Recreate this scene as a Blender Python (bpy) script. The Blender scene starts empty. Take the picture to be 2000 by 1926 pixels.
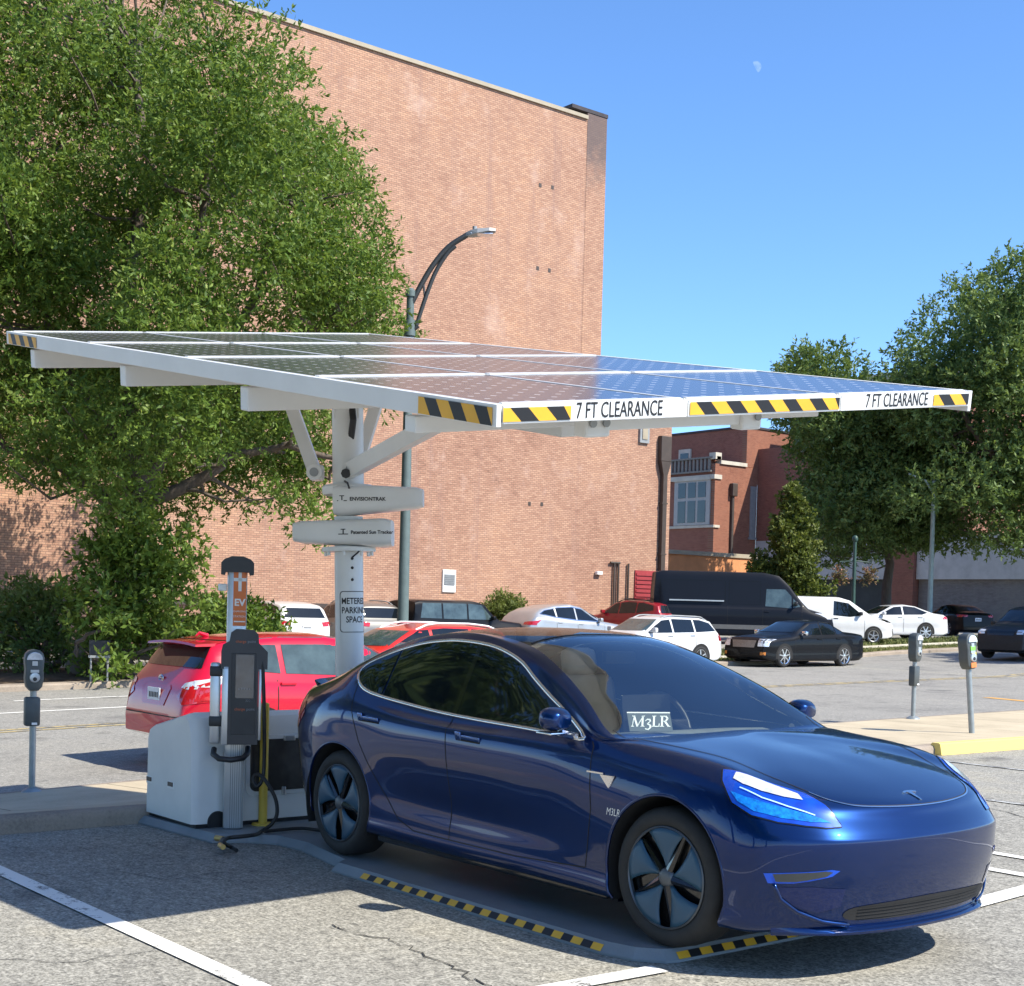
import bpy, bmesh, math, random
import numpy as np
from mathutils import Vector, Matrix
from mathutils.bvhtree import BVHTree
random.seed(7); RNG = np.random.default_rng(7)
SC = bpy.context.scene
COL = SC.collection
R = math.radians

# ---------------------------------------------------------------- materials
def _nt(name):
    m = bpy.data.materials.new(name); m.use_nodes = True
    nt = m.node_tree; b = nt.nodes['Principled BSDF']
    return m, nt, b
def N(nt, t, **kw):
    n = nt.nodes.new(t)
    for k, v in kw.items(): setattr(n, k, v)
    return n
def math_node(nt, op, a, b=None, c=None):
    n = N(nt, 'ShaderNodeMath', operation=op)
    for i, v in enumerate((a, b, c)):
        if v is None: continue
        if isinstance(v, (int, float)): n.inputs[i].default_value = v
        else: nt.links.new(v, n.inputs[i])
    return n.outputs[0]
def mixc(nt, fac, a, b):
    n = N(nt, 'ShaderNodeMix', data_type='RGBA')
    for s, v in ((0, fac), (6, a), (7, b)):
        if isinstance(v, (int, float)): n.inputs[s].default_value = v
        elif isinstance(v, tuple): n.inputs[s].default_value = v if len(v) == 4 else (*v, 1)
        else: nt.links.new(v, n.inputs[s])
    return n.outputs[2]
def noise(nt, co, scale, detail=4, rough=.55):
    n = N(nt, 'ShaderNodeTexNoise'); n.inputs['Scale'].default_value = scale
    n.inputs['Detail'].default_value = detail; n.inputs['Roughness'].default_value = rough
    nt.links.new(co, n.inputs['Vector']); return n.outputs['Fac']
def ramp(nt, fac, stops):
    n = N(nt, 'ShaderNodeValToRGB'); cr = n.color_ramp
    while len(cr.elements) < len(stops): cr.elements.new(.5)
    for e, (p, c) in zip(cr.elements, stops):
        e.position = p; e.color = (*c, 1) if len(c) == 3 else c
    nt.links.new(fac, n.inputs[0]); return n.outputs[0]
def objco(nt): return N(nt, 'ShaderNodeTexCoord').outputs['Object']
def bump(nt, b, h, strength, dist=.01):
    n = N(nt, 'ShaderNodeBump'); n.inputs['Strength'].default_value = strength; n.inputs['Distance'].default_value = dist
    nt.links.new(h, n.inputs['Height']); nt.links.new(n.outputs[0], b.inputs['Normal'])
def pmat(name, col, rough=.5, metal=0., coat=0., var=.12, vs=6., bmp=0., bs=60., spec=.5, coatr=.03, rvar=0.):
    m, nt, b = _nt(name); co = objco(nt)
    if var > 0:
        f = noise(nt, co, vs, 5, .6)
        lo = tuple(c * (1 - var) for c in col); hi = tuple(min(1, c * (1 + var)) for c in col)
        nt.links.new(ramp(nt, f, [(.3, lo), (.7, hi)]), b.inputs['Base Color'])
    else: b.inputs['Base Color'].default_value = (*col, 1)
    b.inputs['Roughness'].default_value = rough; b.inputs['Metallic'].default_value = metal
    if rvar > 0:
        f2 = noise(nt, co, vs * 1.7, 4)
        nt.links.new(math_node(nt, 'MULTIPLY_ADD', f2, rvar * 2, rough - rvar), b.inputs['Roughness'])
    b.inputs['Coat Weight'].default_value = coat; b.inputs['Coat Roughness'].default_value = coatr
    b.inputs['Specular IOR Level'].default_value = spec
    if bmp > 0: bump(nt, b, noise(nt, co, bs, 3), bmp)
    return m

# ---------------------------------------------------------------- mesh building
class MB:
    def __init__(s): s.v = []; s.f = []; s.m = []
    def add(s, V, F, mi=0):
        o = len(s.v); s.v += [tuple(p) for p in V]
        for f in F: s.f.append(tuple(i + o for i in f)); s.m.append(mi)
        return s
    def box(s, c, size, rz=0., bev=0., mi=0, rot=None):
        bm = bmesh.new(); bmesh.ops.create_cube(bm, size=1.)
        for v in bm.verts: v.co = Vector((v.co.x * size[0], v.co.y * size[1], v.co.z * size[2]))
        if bev > 0: bmesh.ops.bevel(bm, geom=bm.edges[:] , offset=bev, segments=2, affect='EDGES', profile=.5)
        M = rot if rot is not None else Matrix.Rotation(rz, 3, 'Z')
        bm.verts.index_update()
        s.add([M @ v.co + Vector(c) for v in bm.verts], [[v.index for v in f.verts] for f in bm.faces], mi); bm.free(); return s
    def tube(s, path, r, n=8, caps=True, mi=0, ry=None):
        P = [Vector(p) for p in path]; rs = r if isinstance(r, (list, tuple)) else [r] * len(P)
        V = []; F = []; up = Vector((0, 0, 1)); prev = None
        for i, p in enumerate(P):
            t = (P[min(i + 1, len(P) - 1)] - P[max(i - 1, 0)]).normalized()
            if prev is None:
                a = t.cross(up)
                if a.length < .05: a = t.cross(Vector((1, 0, 0)))
            else: a = prev - t * prev.dot(t)
            a.normalize(); prev = a.copy(); b = t.cross(a)
            for k in range(n):
                th = 2 * math.pi * k / n
                V.append(p + a * math.cos(th) * rs[i] + b * math.sin(th) * rs[i])
        for i in range(len(P) - 1):
            for k in range(n):
                k2 = (k + 1) % n
                F.append((i * n + k, i * n + k2, (i + 1) * n + k2, (i + 1) * n + k))
        if caps: F.append(tuple(range(n))[::-1]); F.append(tuple((len(P) - 1) * n + k for k in range(n)))
        return s.add(V, F, mi)
    def cyl(s, p0, p1, r0, r1=None, n=16, caps=True, mi=0):
        return s.tube([p0, p1], [r0, r0 if r1 is None else r1], n, caps, mi)
    def loft(s, rings, caps=True, closed=True, mi=0):
        n = len(rings[0]); V = [p for r in rings for p in r]; F = []
        for i in range(len(rings) - 1):
            for k in range(n if closed else n - 1):
                k2 = (k + 1) % n
                F.append((i * n + k, i * n + k2, (i + 1) * n + k2, (i + 1) * n + k))
        if caps: F.append(tuple(range(n))[::-1]); F.append(tuple((len(rings) - 1) * n + k for k in range(n)))
        return s.add(V, F, mi)
    def prism(s, poly, origin, ex, ey, depth, mi=0):
        """poly: 2-D outline, extruded by vector ex x ey * depth"""
        ex = Vector(ex); ey = Vector(ey); ez = ex.cross(ey).normalized(); o = Vector(origin)
        A = [o + ex * p[0] + ey * p[1] for p in poly]; B = [p + ez * depth for p in A]
        return s.loft([A, B], True, True, mi)
    def lathe(s, prof, c, axis='y', n=32, mi=0, a0=0., a1=2 * math.pi, closed=True):
        """prof: (radius, offset along the axis)"""
        rings = []
        for r, t in prof:
            ring = []
            for k in range(n if closed else n + 1):
                th = a0 + (a1 - a0) * k / n
                u, w = r * math.cos(th), r * math.sin(th)
                ring.append((c[0] + u, c[1] + t, c[2] + w) if axis == 'y' else ((c[0] + u, c[1] + w, c[2] + t) if axis == 'z' else (c[0] + t, c[1] + u, c[2] + w)))
            rings.append(ring)
        return s.loft(rings, False, closed, mi)
    def sphere(s, c, r, n=10, mi=0):
        rr = r if isinstance(r, (tuple, list)) else (r, r, r); V = []; F = []
        for i in range(n + 1):
            ph = math.pi * i / n
            for k in range(2 * n):
                th = math.pi * k / n
                V.append((c[0] + rr[0] * math.sin(ph) * math.cos(th), c[1] + rr[1] * math.sin(ph) * math.sin(th), c[2] + rr[2] * math.cos(ph)))
        for i in range(n):
            for k in range(2 * n):
                k2 = (k + 1) % (2 * n)
                F.append((i * 2 * n + k, (i + 1) * 2 * n + k, (i + 1) * 2 * n + k2, i * 2 * n + k2))
        return s.add(V, F, mi)
    def xf(s, M):
        s.v = [tuple(M @ Vector(p)) for p in s.v]; return s
    def build(s, name, mats, parent=None, smooth=None, loc=None):
        me = bpy.data.meshes.new(name); me.from_pydata(s.v, [], s.f); 
        for m in (mats if isinstance(mats, (list, tuple)) else [mats]): me.materials.append(m)
        me.polygons.foreach_set('material_index', s.m)
        bm = bmesh.new(); bm.from_mesh(me); bmesh.ops.remove_doubles(bm, verts=bm.verts, dist=1e-5)
        bmesh.ops.recalc_face_normals(bm, faces=bm.faces); bm.to_mesh(me); bm.free()
        if smooth is not None: auto_smooth(me, smooth)
        o = bpy.data.objects.new(name, me); COL.objects.link(o)
        if parent is not None: o.parent = parent
        if loc is not None: o.location = loc
        return o
def auto_smooth(me, deg=35):
    me.polygons.foreach_set('use_smooth', [True] * len(me.polygons))
    bm = bmesh.new(); bm.from_mesh(me); lim = R(deg)
    for e in bm.edges:
        e.smooth = not (len(e.link_faces) == 2 and e.calc_face_angle(0) > lim)
    bm.to_mesh(me); bm.free()
def raw_mesh(name, V, Fq, mats, parent=None, smooth=False, attr=None):
    """fast mesh of same-size faces from numpy arrays"""
    me = bpy.data.meshes.new(name); V = np.asarray(V, np.float32); Fq = np.asarray(Fq, np.int32); k = Fq.shape[1]
    me.vertices.add(len(V)); me.vertices.foreach_set('co', V.ravel())
    me.loops.add(Fq.size); me.loops.foreach_set('vertex_index', Fq.ravel())
    me.polygons.add(len(Fq)); me.polygons.foreach_set('loop_start', np.arange(0, Fq.size, k, dtype=np.int32))
    me.polygons.foreach_set('loop_total', np.full(len(Fq), k, np.int32))
    if smooth: me.polygons.foreach_set('use_smooth', np.ones(len(Fq), bool))
    for m in (mats if isinstance(mats, (list, tuple)) else [mats]): me.materials.append(m)
    if attr is not None:
        a = me.attributes.new('tone', 'FLOAT', 'POINT'); a.data.foreach_set('value', np.asarray(attr, np.float32))
    me.update(); me.validate()
    o = bpy.data.objects.new(name, me); COL.objects.link(o)
    if parent is not None: o.parent = parent
    return o
def tag(o, label=None, cat=None, group=None, kind=None):
    if label: o['label'] = label
    if cat: o['category'] = cat
    if group: o['group'] = group
    if kind: o['kind'] = kind
    return o
def thing(name, label, cat, loc=(0, 0, 0), rz=0., group=None, M=None):
    o = bpy.data.objects.new(name, None); COL.objects.link(o); o.empty_display_size = .2
    if M is not None: o.matrix_world = M
    else: o.location = loc; o.rotation_euler = (0, 0, rz)
    return tag(o, label, cat, group)
def copy_tree(root, loc, rz=None, label=None, group=None):
    r = root.copy(); COL.objects.link(r); r.location = loc
    if rz is not None: r.rotation_euler = (0, 0, rz)
    if label: r['label'] = label
    if group: r['group'] = group
    for ch in list(root.children):
        c = ch.copy(); COL.objects.link(c); c.parent = r
        for g in list(ch.children):
            d = g.copy(); COL.objects.link(d); d.parent = c
    return r
def text_mesh(txt, size, depth=.002, shear=0., xs=1., align='CENTER', bold=0.):
    """triangulated lettering in the xy plane, as (V, F)"""
    cu = bpy.data.curves.new('t', 'FONT'); cu.body = txt; cu.size = size; cu.extrude = depth; cu.shear = shear
    cu.align_x = align; cu.align_y = 'CENTER'; cu.offset = bold; cu.resolution_u = 3
    ob = bpy.data.objects.new('t', cu); COL.objects.link(ob)
    dg = bpy.context.evaluated_depsgraph_get(); me = bpy.data.meshes.new_from_object(ob.evaluated_get(dg))
    V = [(v.co.x * xs, v.co.y, v.co.z) for v in me.vertices]; F = [tuple(p.vertices) for p in me.polygons]
    bpy.data.objects.remove(ob); bpy.data.meshes.remove(me); bpy.data.curves.remove(cu)
    return V, F
def put_text(mb, txt, size, origin, ex, ey, mi=0, **kw):
    V, F = text_mesh(txt, size, **kw); ex = Vector(ex); ey = Vector(ey); ez = ex.cross(ey); o = Vector(origin)
    mb.add([o + ex * p[0] + ey * p[1] + ez * p[2] for p in V], F, mi); return mb

# ---------------------------------------------------------------- camera: site frame = x along the parked sedan, y along the street, z up
ALPHA = 0.8889067675788322
FPX, CXP, CYP, PITCH, ROLL, CAMH = 2754.2568, 1000., 1264.1162, -0.0267138, 0.0256385, 1.637068
_F = np.array([math.cos(ALPHA), -math.sin(ALPHA), 0]); _L = np.array([math.sin(ALPHA), math.cos(ALPHA), 0])
_q = np.array([-1.4397638, -7.1780435, 0])
CAM = np.array([_q @ _F, _q @ _L, CAMH])
def _s(v): v = np.asarray(v, float); return np.array([v @ _F, v @ _L, v[2]])
_fw = np.array([0, math.cos(PITCH), math.sin(PITCH)]); _r = np.array([1., 0, 0]); _d = np.cross(_fw, _r)
_r2 = _r * math.cos(ROLL) - _d * math.sin(ROLL); _d2 = _d * math.cos(ROLL) + _r * math.sin(ROLL)
FW, RT, DN = _s(_fw), _s(_r2), _s(_d2)
def ray(px, py): return FW + RT * (px - CXP) / FPX + DN * (py - CYP) / FPX
def on(px, py, ax, val):
    D = ray(px, py); k = (val - CAM[ax]) / D[ax]; return CAM + k * D
def at_d(px, py, dist): return CAM + ray(px, py) * dist
def sst(t): t = min(1., max(0., t)); return t * t * (3 - 2 * t)
def XK(y):  # far kerb line of the street
    return -22.3 if y < 14 else max(-26.4, -22.3 - .175 * (y - 14))
def H(x, y):
    hs = max(-.5, -.3 + .45 * (1 - math.exp(-max(y, -12) / 14)))
    hs += .03 * min(18., max(0., y - 30))
    return hs * sst((-5 - x) / 3) + .25 * sst((XK(y) - .3 - x) / 5) * (.12 + .88 * sst((y - 23) / 9))
def at(px, py, dz=0.):
    D = ray(px, py); k = 3.
    while k < 300:
        P = CAM + k * D
        if P[2] < H(P[0], P[1]) + dz: break
        k += .01 if k < 40 else .03
    return P
cam = bpy.data.cameras.new('Camera'); co = bpy.data.objects.new('Camera', cam); COL.objects.link(co)
M3 = Matrix((RT, -DN, -FW)).transposed()
co.matrix_world = Matrix.Translation(Vector(CAM)) @ M3.to_4x4()
cam.sensor_fit = 'HORIZONTAL'; cam.sensor_width = 36; cam.lens = FPX / 2000 * 36
cam.shift_x = 0; cam.shift_y = (CYP - 963) / 2000.
cam.clip_end = 6000; cam.clip_start = .05
SC.camera = co
# ---------------------------------------------------------------- materials of the setting
def asphalt(name, lo, hi, tint, scale, bs=.35):
    m, nt, b = _nt(name); co = objco(nt)
    g = noise(nt, co, scale, 3, .75); g2 = noise(nt, co, scale * .31, 2, .6); big = noise(nt, co, .35, 5, .6); mid = noise(nt, co, 2.2, 5, .6)
    gg = math_node(nt, 'ADD', math_node(nt, 'MULTIPLY', g, .72), math_node(nt, 'MULTIPLY', g2, .28))
    c = ramp(nt, gg, [(.34, lo), (.5, tuple((a + d) / 2 * .92 for a, d in zip(lo, hi))), (.66, hi)])
    pat = ramp(nt, math_node(nt, 'ADD', math_node(nt, 'MULTIPLY', big, .6), math_node(nt, 'MULTIPLY', mid, .4)), [(.34, (.62, .62, .64)), (.45, (.92, .92, .92)), (.53, (1, 1, 1)), (.66, tint)])
    mx = N(nt, 'ShaderNodeMix', data_type='RGBA', blend_type='MULTIPLY'); mx.inputs[0].default_value = 1
    nt.links.new(c, mx.inputs[6]); nt.links.new(pat, mx.inputs[7])
    oil = math_node(nt, 'MULTIPLY', ramp(nt, noise(nt, co, .9, 3, .5), [(.63, (0, 0, 0)), (.72, (1, 1, 1))]), .5)
    gum = math_node(nt, 'MULTIPLY', ramp(nt, noise(nt, co, 7.5, 2, .4), [(.70, (0, 0, 0)), (.74, (1, 1, 1))]), .45)
    nt.links.new(mixc(nt, math_node(nt, 'MAXIMUM', oil, gum), mx.outputs[2], (.05, .05, .05)), b.inputs['Base Color'])
    b.inputs['Roughness'].default_value = .88; b.inputs['Specular IOR Level'].default_value = .25
    bump(nt, b, g, bs, .006); return m
M_LOT = asphalt('lot asphalt', (.07, .068, .06), (.55, .525, .455), (1.12, 1.09, 1.02), 54)
M_STREET = asphalt('street asphalt', (.14, .136, .125), (.44, .42, .375), (1.06, 1.05, 1.02), 55, .25)
def concrete(name, col, joint=0., var=.16):
    m, nt, b = _nt(name); co = objco(nt)
    f = noise(nt, co, 1.3, 6, .65); g = noise(nt, co, 45, 3, .6)
    k = math_node(nt, 'ADD', math_node(nt, 'MULTIPLY', f, .7), math_node(nt, 'MULTIPLY', g, .3))
    c = ramp(nt, k, [(.3, tuple(v * (1 - var * 1.6) for v in col)), (.5, col), (.7, tuple(v * (1 + var) for v in col))])
    if joint:
        sp = N(nt, 'ShaderNodeSeparateXYZ'); nt.links.new(co, sp.inputs[0])
        fr = math_node(nt, 'FRACT', math_node(nt, 'DIVIDE', sp.outputs[1], joint))
        c = mixc(nt, math_node(nt, 'LESS_THAN', fr, .012), c, tuple(v * .35 for v in col))
    nt.links.new(c, b.inputs['Base Color']); b.inputs['Roughness'].default_value = .9; b.inputs['Specular IOR Level'].default_value = .2
    bump(nt, b, g, .25, .006); return m
M_WALK = concrete('sidewalk concrete', (.48, .405, .285), 1.55)
M_KERB = concrete('kerb concrete', (.30, .25, .20), 0, .3)
M_STONE = concrete('pale stone', (.50, .46, .38))
M_GREYC = concrete('grey concrete facade', (.42, .42, .42))
def paint_marks(name, col, wear=.5):
    m, nt, b = _nt(name); co = objco(nt); g = noise(nt, co, 60, 3, .7); f = noise(nt, co, 3.2, 6, .75)
    k = math_node(nt, 'ADD', math_node(nt, 'MULTIPLY', f, .75), math_node(nt, 'MULTIPLY', g, .25))
    nt.links.new(ramp(nt, k, [(wear - .04, (.16, .155, .145)), (wear + .015, col)]), b.inputs['Base Color'])
    b.inputs['Roughness'].default_value = .8; bump(nt, b, g, .3, .005); return m
M_WHITE_LINE = paint_marks('white road paint', (.80, .78, .72), .435)
M_FAINT = paint_marks('worn white road paint', (.5, .5, .47), .55)
M_YELLOW_LINE = paint_marks('yellow road paint', (.50, .38, .16), .50)
M_ORANGE = paint_marks('orange road paint', (.62, .33, .08), .4)
def brick(name, c1, c2, mortar, axis='y', bw=.215, rh=.075, stain=None, streak=False):
    m, nt, b = _nt(name); co = objco(nt); sp = N(nt, 'ShaderNodeSeparateXYZ'); nt.links.new(co, sp.inputs[0])
    cb = N(nt, 'ShaderNodeCombineXYZ'); nt.links.new(sp.outputs[1 if axis == 'y' else 0], cb.inputs[0]); nt.links.new(sp.outputs[2], cb.inputs[1])
    t = N(nt, 'ShaderNodeTexBrick'); nt.links.new(cb.outputs[0], t.inputs['Vector'])
    t.inputs['Color1'].default_value = (*c1, 1); t.inputs['Color2'].default_value = (*c2, 1); t.inputs['Mortar'].default_value = (*mortar, 1)
    t.inputs['Scale'].default_value = 1; t.inputs['Brick Width'].default_value = bw; t.inputs['Row Height'].default_value = rh
    t.inputs['Mortar Size'].default_value = .013; t.inputs['Mortar Smooth'].default_value = .3; t.inputs['Bias'].default_value = 0
    f = noise(nt, co, .22, 6, .6); f2 = noise(nt, co, 1.6, 5, .65); f3 = noise(nt, co, 7., 4, .7)
    v = math_node(nt, 'ADD', math_node(nt, 'ADD', math_node(nt, 'MULTIPLY', f, .5), math_node(nt, 'MULTIPLY', f2, .3)), math_node(nt, 'MULTIPLY', f3, .2))
    ms = N(nt, 'ShaderNodeMapping'); ms.inputs['Scale'].default_value = (2.1, 12.5, 1); nt.links.new(cb.outputs[0], ms.inputs[0]); f4 = noise(nt, ms.outputs[0], 1., 2, .5); f5 = noise(nt, co, .09, 3, .5)
    v = math_node(nt, 'ADD', math_node(nt, 'MULTIPLY', v, .62), math_node(nt, 'ADD', math_node(nt, 'MULTIPLY', f4, .2), math_node(nt, 'MULTIPLY', f5, .18)))
    k = ramp(nt, v, [(.36, (.55, .50, .52)), (.44, (.86, .83, .84)), (.51, (1, 1, 1)), (.62, (1.16, 1.13, 1.04))])
    mx = N(nt, 'ShaderNodeMix', data_type='RGBA', blend_type='MULTIPLY'); mx.inputs[0].default_value = 1
    nt.links.new(t.outputs['Color'], mx.inputs[6]); nt.links.new(k, mx.inputs[7]); out = mx.outputs[2]
    # scattered dark headers / spalls
    vo = N(nt, 'ShaderNodeTexVoronoi'); vo.inputs['Scale'].default_value = 2.6; nt.links.new(cb.outputs[0], vo.inputs['Vector'])
    sp2 = math_node(nt, 'MULTIPLY', math_node(nt, 'LESS_THAN', vo.outputs['Distance'], .09), math_node(nt, 'GREATER_THAN', f3, .56))
    out = mixc(nt, math_node(nt, 'MULTIPLY', sp2, .55), out, (.16, .10, .08))
    if streak:
        ms2 = N(nt, 'ShaderNodeMapping'); ms2.inputs['Scale'].default_value = (.9, .045, 1); nt.links.new(cb.outputs[0], ms2.inputs[0]); f6 = noise(nt, ms2.outputs[0], 1.6, 5, .7)
        out = mixc(nt, math_node(nt, 'MULTIPLY', ramp(nt, f6, [(.55, (0, 0, 0)), (.68, (1, 1, 1))]), .38), out, (.24, .15, .13))
        out = mixc(nt, math_node(nt, 'MULTIPLY', ramp(nt, noise(nt, co, .5, 6, .7), [(.55, (0, 0, 0)), (.7, (1, 1, 1))]), .30), out, (.62, .46, .38))
    if stain:
        g = math_node(nt, 'MULTIPLY_ADD', sp.outputs[2], 1 / stain[1], -stain[0] / stain[1])
        s_ = math_node(nt, 'ADD', g, math_node(nt, 'MULTIPLY_ADD', f2, 2.4, -1.2))
        s_ = N(nt, 'ShaderNodeClamp'); 
        nt.links.new(math_node(nt, 'ADD', g, math_node(nt, 'MULTIPLY_ADD', f2, 1.8, -.9)), s_.inputs[0])
        out = mixc(nt, math_node(nt, 'MULTIPLY', s_.outputs[0], .8), out, (.09, .08, .085))
    nt.links.new(out, b.inputs['Base Color']); b.inputs['Roughness'].default_value = .9; b.inputs['Specular IOR Level'].default_value = .2
    bump(nt, b, t.outputs['Fac'], -.25, .01); return m
M_BRICK = brick('tan pink brick', (.485, .29, .198), (.375, .205, .14), (.25, .16, .115), streak=True)
M_BRICK_DARK = brick('sooty brick', (.485, .29, .198), (.375, .205, .14), (.25, .16, .115), stain=(18.6, 2.2))
M_RED_Y = brick('red brick front', (.30, .115, .068), (.24, .085, .052), (.24, .14, .10))
M_RED_X = brick('red brick side', (.27, .10, .07), (.22, .08, .055), (.26, .15, .11), axis='x')
M_DRED_X = brick('dark red brick', (.26, .10, .075), (.21, .08, .06), (.2, .12, .09), axis='x')
M_GREYB = brick('grey painted brick', (.22, .21, .21), (.18, .17, .17), (.13, .13, .13), axis='x')
M_STUCCO = pmat('orange stucco', (.58, .25, .11), .9, var=.14, vs=1.2, bmp=.2, bs=30, spec=.2)
M_COPING = pmat('tan metal coping', (.34, .29, .21), .7, var=.15, vs=1)
M_TAR = pmat('dark roofing', (.05, .045, .05), .9, var=.3, vs=2)
M_DKMETAL = pmat('dark brown metal', (.055, .04, .032), .55, var=.2, vs=3)
M_REDPAINT = pmat('red louvre paint', (.30, .035, .04), .5, var=.12, vs=3)
M_WHITEP = pmat('white painted metal', (.78, .78, .76), .45, var=.04, vs=3)
M_GREYM = pmat('grey metal', (.30, .31, .31), .5, metal=.3, var=.1, vs=4)
M_GLASSD = pmat('dark window glass', (.02, .025, .03), .06, var=.3, vs=.8, spec=.6)
M_FRAME = pmat('grey window frame', (.36, .35, .33), .6, var=.08, vs=4)

# ---------------------------------------------------------------- ground
def strip_mesh(name, xs, ys, zf, mat, kind='structure', up=0.):
    V = [(x, y, zf(x, y) + up) for x in xs for y in ys]; n = len(ys)
    F = [(i * n + j, (i + 1) * n + j, (i + 1) * n + j + 1, i * n + j + 1) for i in range(len(xs) - 1) for j in range(n - 1)]
    o = raw_mesh(name, V, F, mat, smooth=True); return tag(o, kind=kind)
gx = [-1500, -400, -150, -100, -80, -65] + list(np.arange(-55, -21.9, 1.)) + list(np.arange(-21, -9, 1.5)) + list(np.arange(-9, -4.4, .25)) + [-3, -1, 2, 6, 12, 30, 80, 300, 1500]
gy = [-1500, -300, -80, -40, -25] + list(np.arange(-20, 70, 1.5)) + [80, 100, 140, 300, 1500]
strip_mesh('ground', gx, gy, H, M_LOT)
# street sheet between the sidewalk and the far kerb
sv, sf = [], []
ys = list(np.arange(-60, 121, 1.5)); nu = 16
for y in ys:
    for i in range(nu + 1):
        x = -8.6 + (XK(y) + 8.6) * i / nu; sv.append((x, y, H(x, y) + .006))
for j in range(len(ys) - 1):
    for i in range(nu): sf.append((j * (nu + 1) + i, j * (nu + 1) + i + 1, (j + 1) * (nu + 1) + i + 1, (j + 1) * (nu + 1) + i))
tag(raw_mesh('street', sv, sf, M_STREET, smooth=True), kind='structure')
# sidewalk slab with rounded kerb edges, in profile along the street
def XF(y): return -5.02 - .035 * max(0, min(y + 1.3, 13))
def slab(name, prof, ys, mat, mi=None):
    rings = []
    mb = MB()
    for y in ys: rings.append([(x, y, z) for x, z in prof(y)])
    n = len(rings[0])
    mb.loft(rings, False, False)
    o = mb.build(name, mat, smooth=40); 
    if mi:
        for p in o.data.polygons:
            p.material_index = mi(p.center)
    return tag(o, kind='structure')
def walk_prof(y):
    a, b = XF(y), -8.7
    za, zb = H(a, y), H(b, y)
    t = .12
    return [(a, za - .05), (a + .0, za + t - .05), (a - .02, za + t - .015), (a - .06, za + t), (a - .14, za + t), ((a + b) / 2, (H((a + b) / 2, y)) + t), (b + .14, zb + t), (b + .06, zb + t), (b + .015, zb + t - .02), (b, zb + t - .05), (b, zb - .05)]
slab('sidewalk', walk_prof, list(np.arange(-60, -8, 2.)) + list(np.arange(-8, 30, .5)) + list(np.arange(30, 121, 3.)), [M_WALK, M_KERB],
     lambda c: 1 if (c.x > XF(c.y) - .13 or c.x < -8.58) else 0)
def far_kerb(y):
    a = XK(y); b = a - .32; z = H(a, y)
    return [(a, z - .05), (a, z + .1), (a - .03, z + .13), (b, z + .14), (b, z - .05)]
slab('far_kerb', far_kerb, list(np.arange(-60, 121, 1.5)), M_KERB)
def sheet(name, poly, mat, up=.008, step=.6):
    """painted marking: strip between two polylines given as ((x,y,halfwidth)...)"""
    V = []; F = []; pts = []
    for (a, b) in zip(poly[:-1], poly[1:]):
        L = math.hypot(b[0] - a[0], b[1] - a[1]); n = max(1, int(L / step))
        for i in range(n): t = i / n; pts.append([a[k] + (b[k] - a[k]) * t for k in range(3)])
    pts.append(list(poly[-1]))
    for i, p in enumerate(pts):
        q0 = pts[max(0, i - 1)]; q1 = pts[min(len(pts) - 1, i + 1)]; dx, dy = q1[0] - q0[0], q1[1] - q0[1]; l = math.hypot(dx, dy)
        nx, ny = -dy / l, dx / l
        for s in (-1, 1):
            x, y = p[0] + nx * p[2] * s, p[1] + ny * p[2] * s; V.append((x, y, H(x, y) + up))
    for i in range(len(pts) - 1): F.append((2 * i, 2 * i + 2, 2 * i + 3, 2 * i + 1))
    return tag(raw_mesh(name, V, F, mat), kind='structure')
sheet('stall_line', [(-5., -2.72, .055), (5, -2.68, .055)], M_WHITE_LINE)
sheet('stall_line', [(-4.9, 2.68, .055), (.03, 2.68, .055)], M_WHITE_LINE)
sheet('stall_line', [(-4.9, 3.28, .05), (4.5, 3.28, .05)], M_WHITE_LINE)
sheet('stall_line', [(-4.9, 5.9, .05), (4.5, 5.9, .05)], M_FAINT)
sheet('stall_line', [(-4.9, 8.6, .05), (4.5, 8.6, .05)], M_FAINT)
sheet('stop_line', [(.10, -1.86, .06), (.13, -1.04, .06)], M_WHITE_LINE, .011)
sheet('stop_line', [(.13, 1.06, .075), (-.02, 2.6, .075)], M_WHITE_LINE, .012)
for dx in (0, -.28):
    sheet('centre_line', [(-14.9 + dx, -40, .055), (-15.0 + dx, 4, .055), (-16.6 + dx, 23, .055), (-18.6 + dx, 45, .055), (-24 + dx, 100, .055)], M_YELLOW_LINE, .012)
sheet('lane_line', [(-17.9, -30, .06), (-17.85, 6, .06)], M_WHITE_LINE, .012)
sheet('lane_line', [(-20.1, 3.2, .06), (-20.0, 7.4, .06)], M_WHITE_LINE, .012)
sheet('lane_line', [(-10.6, 9.2, .05), (-9.6, 9.9, .05)], M_WHITE_LINE, .012)
sheet('utility_mark', [(-11.9, 20.6, .13), (-10.3, 20.2, .13)], M_ORANGE, .012)
sheet('utility_mark', [(-13.0, 26, .05), (-12.2, 34, .05)], M_YELLOW_LINE, .012)
M_CRACK = pmat('crack filler', (.035, .034, .032), .9, var=.3, vs=20)
def crack(pts, w=.006):
    P = []; rr = random.Random(len(pts) * 7 + int(pts[0][0]))
    for a, b in zip(pts[:-1], pts[1:]):
        for i in range(6):
            t = i / 6; P.append((a[0] + (b[0] - a[0]) * t + rr.gauss(0, .018), a[1] + (b[1] - a[1]) * t + rr.gauss(0, .018), w * rr.uniform(.35, 1.3)))
    P.append((pts[-1][0], pts[-1][1], w * .3)); sheet('asphalt_crack', P, M_CRACK, .0045, 5)
def gp(px, py): p = at(px, py); return (p[0], p[1])
crack([gp(648, 1808), gp(700, 1826), gp(770, 1838), gp(850, 1875), gp(925, 1912), gp(960, 1940)], .005)
crack([gp(-20, 1700), gp(90, 1712), gp(200, 1702), gp(330, 1720), gp(470, 1700), gp(600, 1712)], .003)
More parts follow.
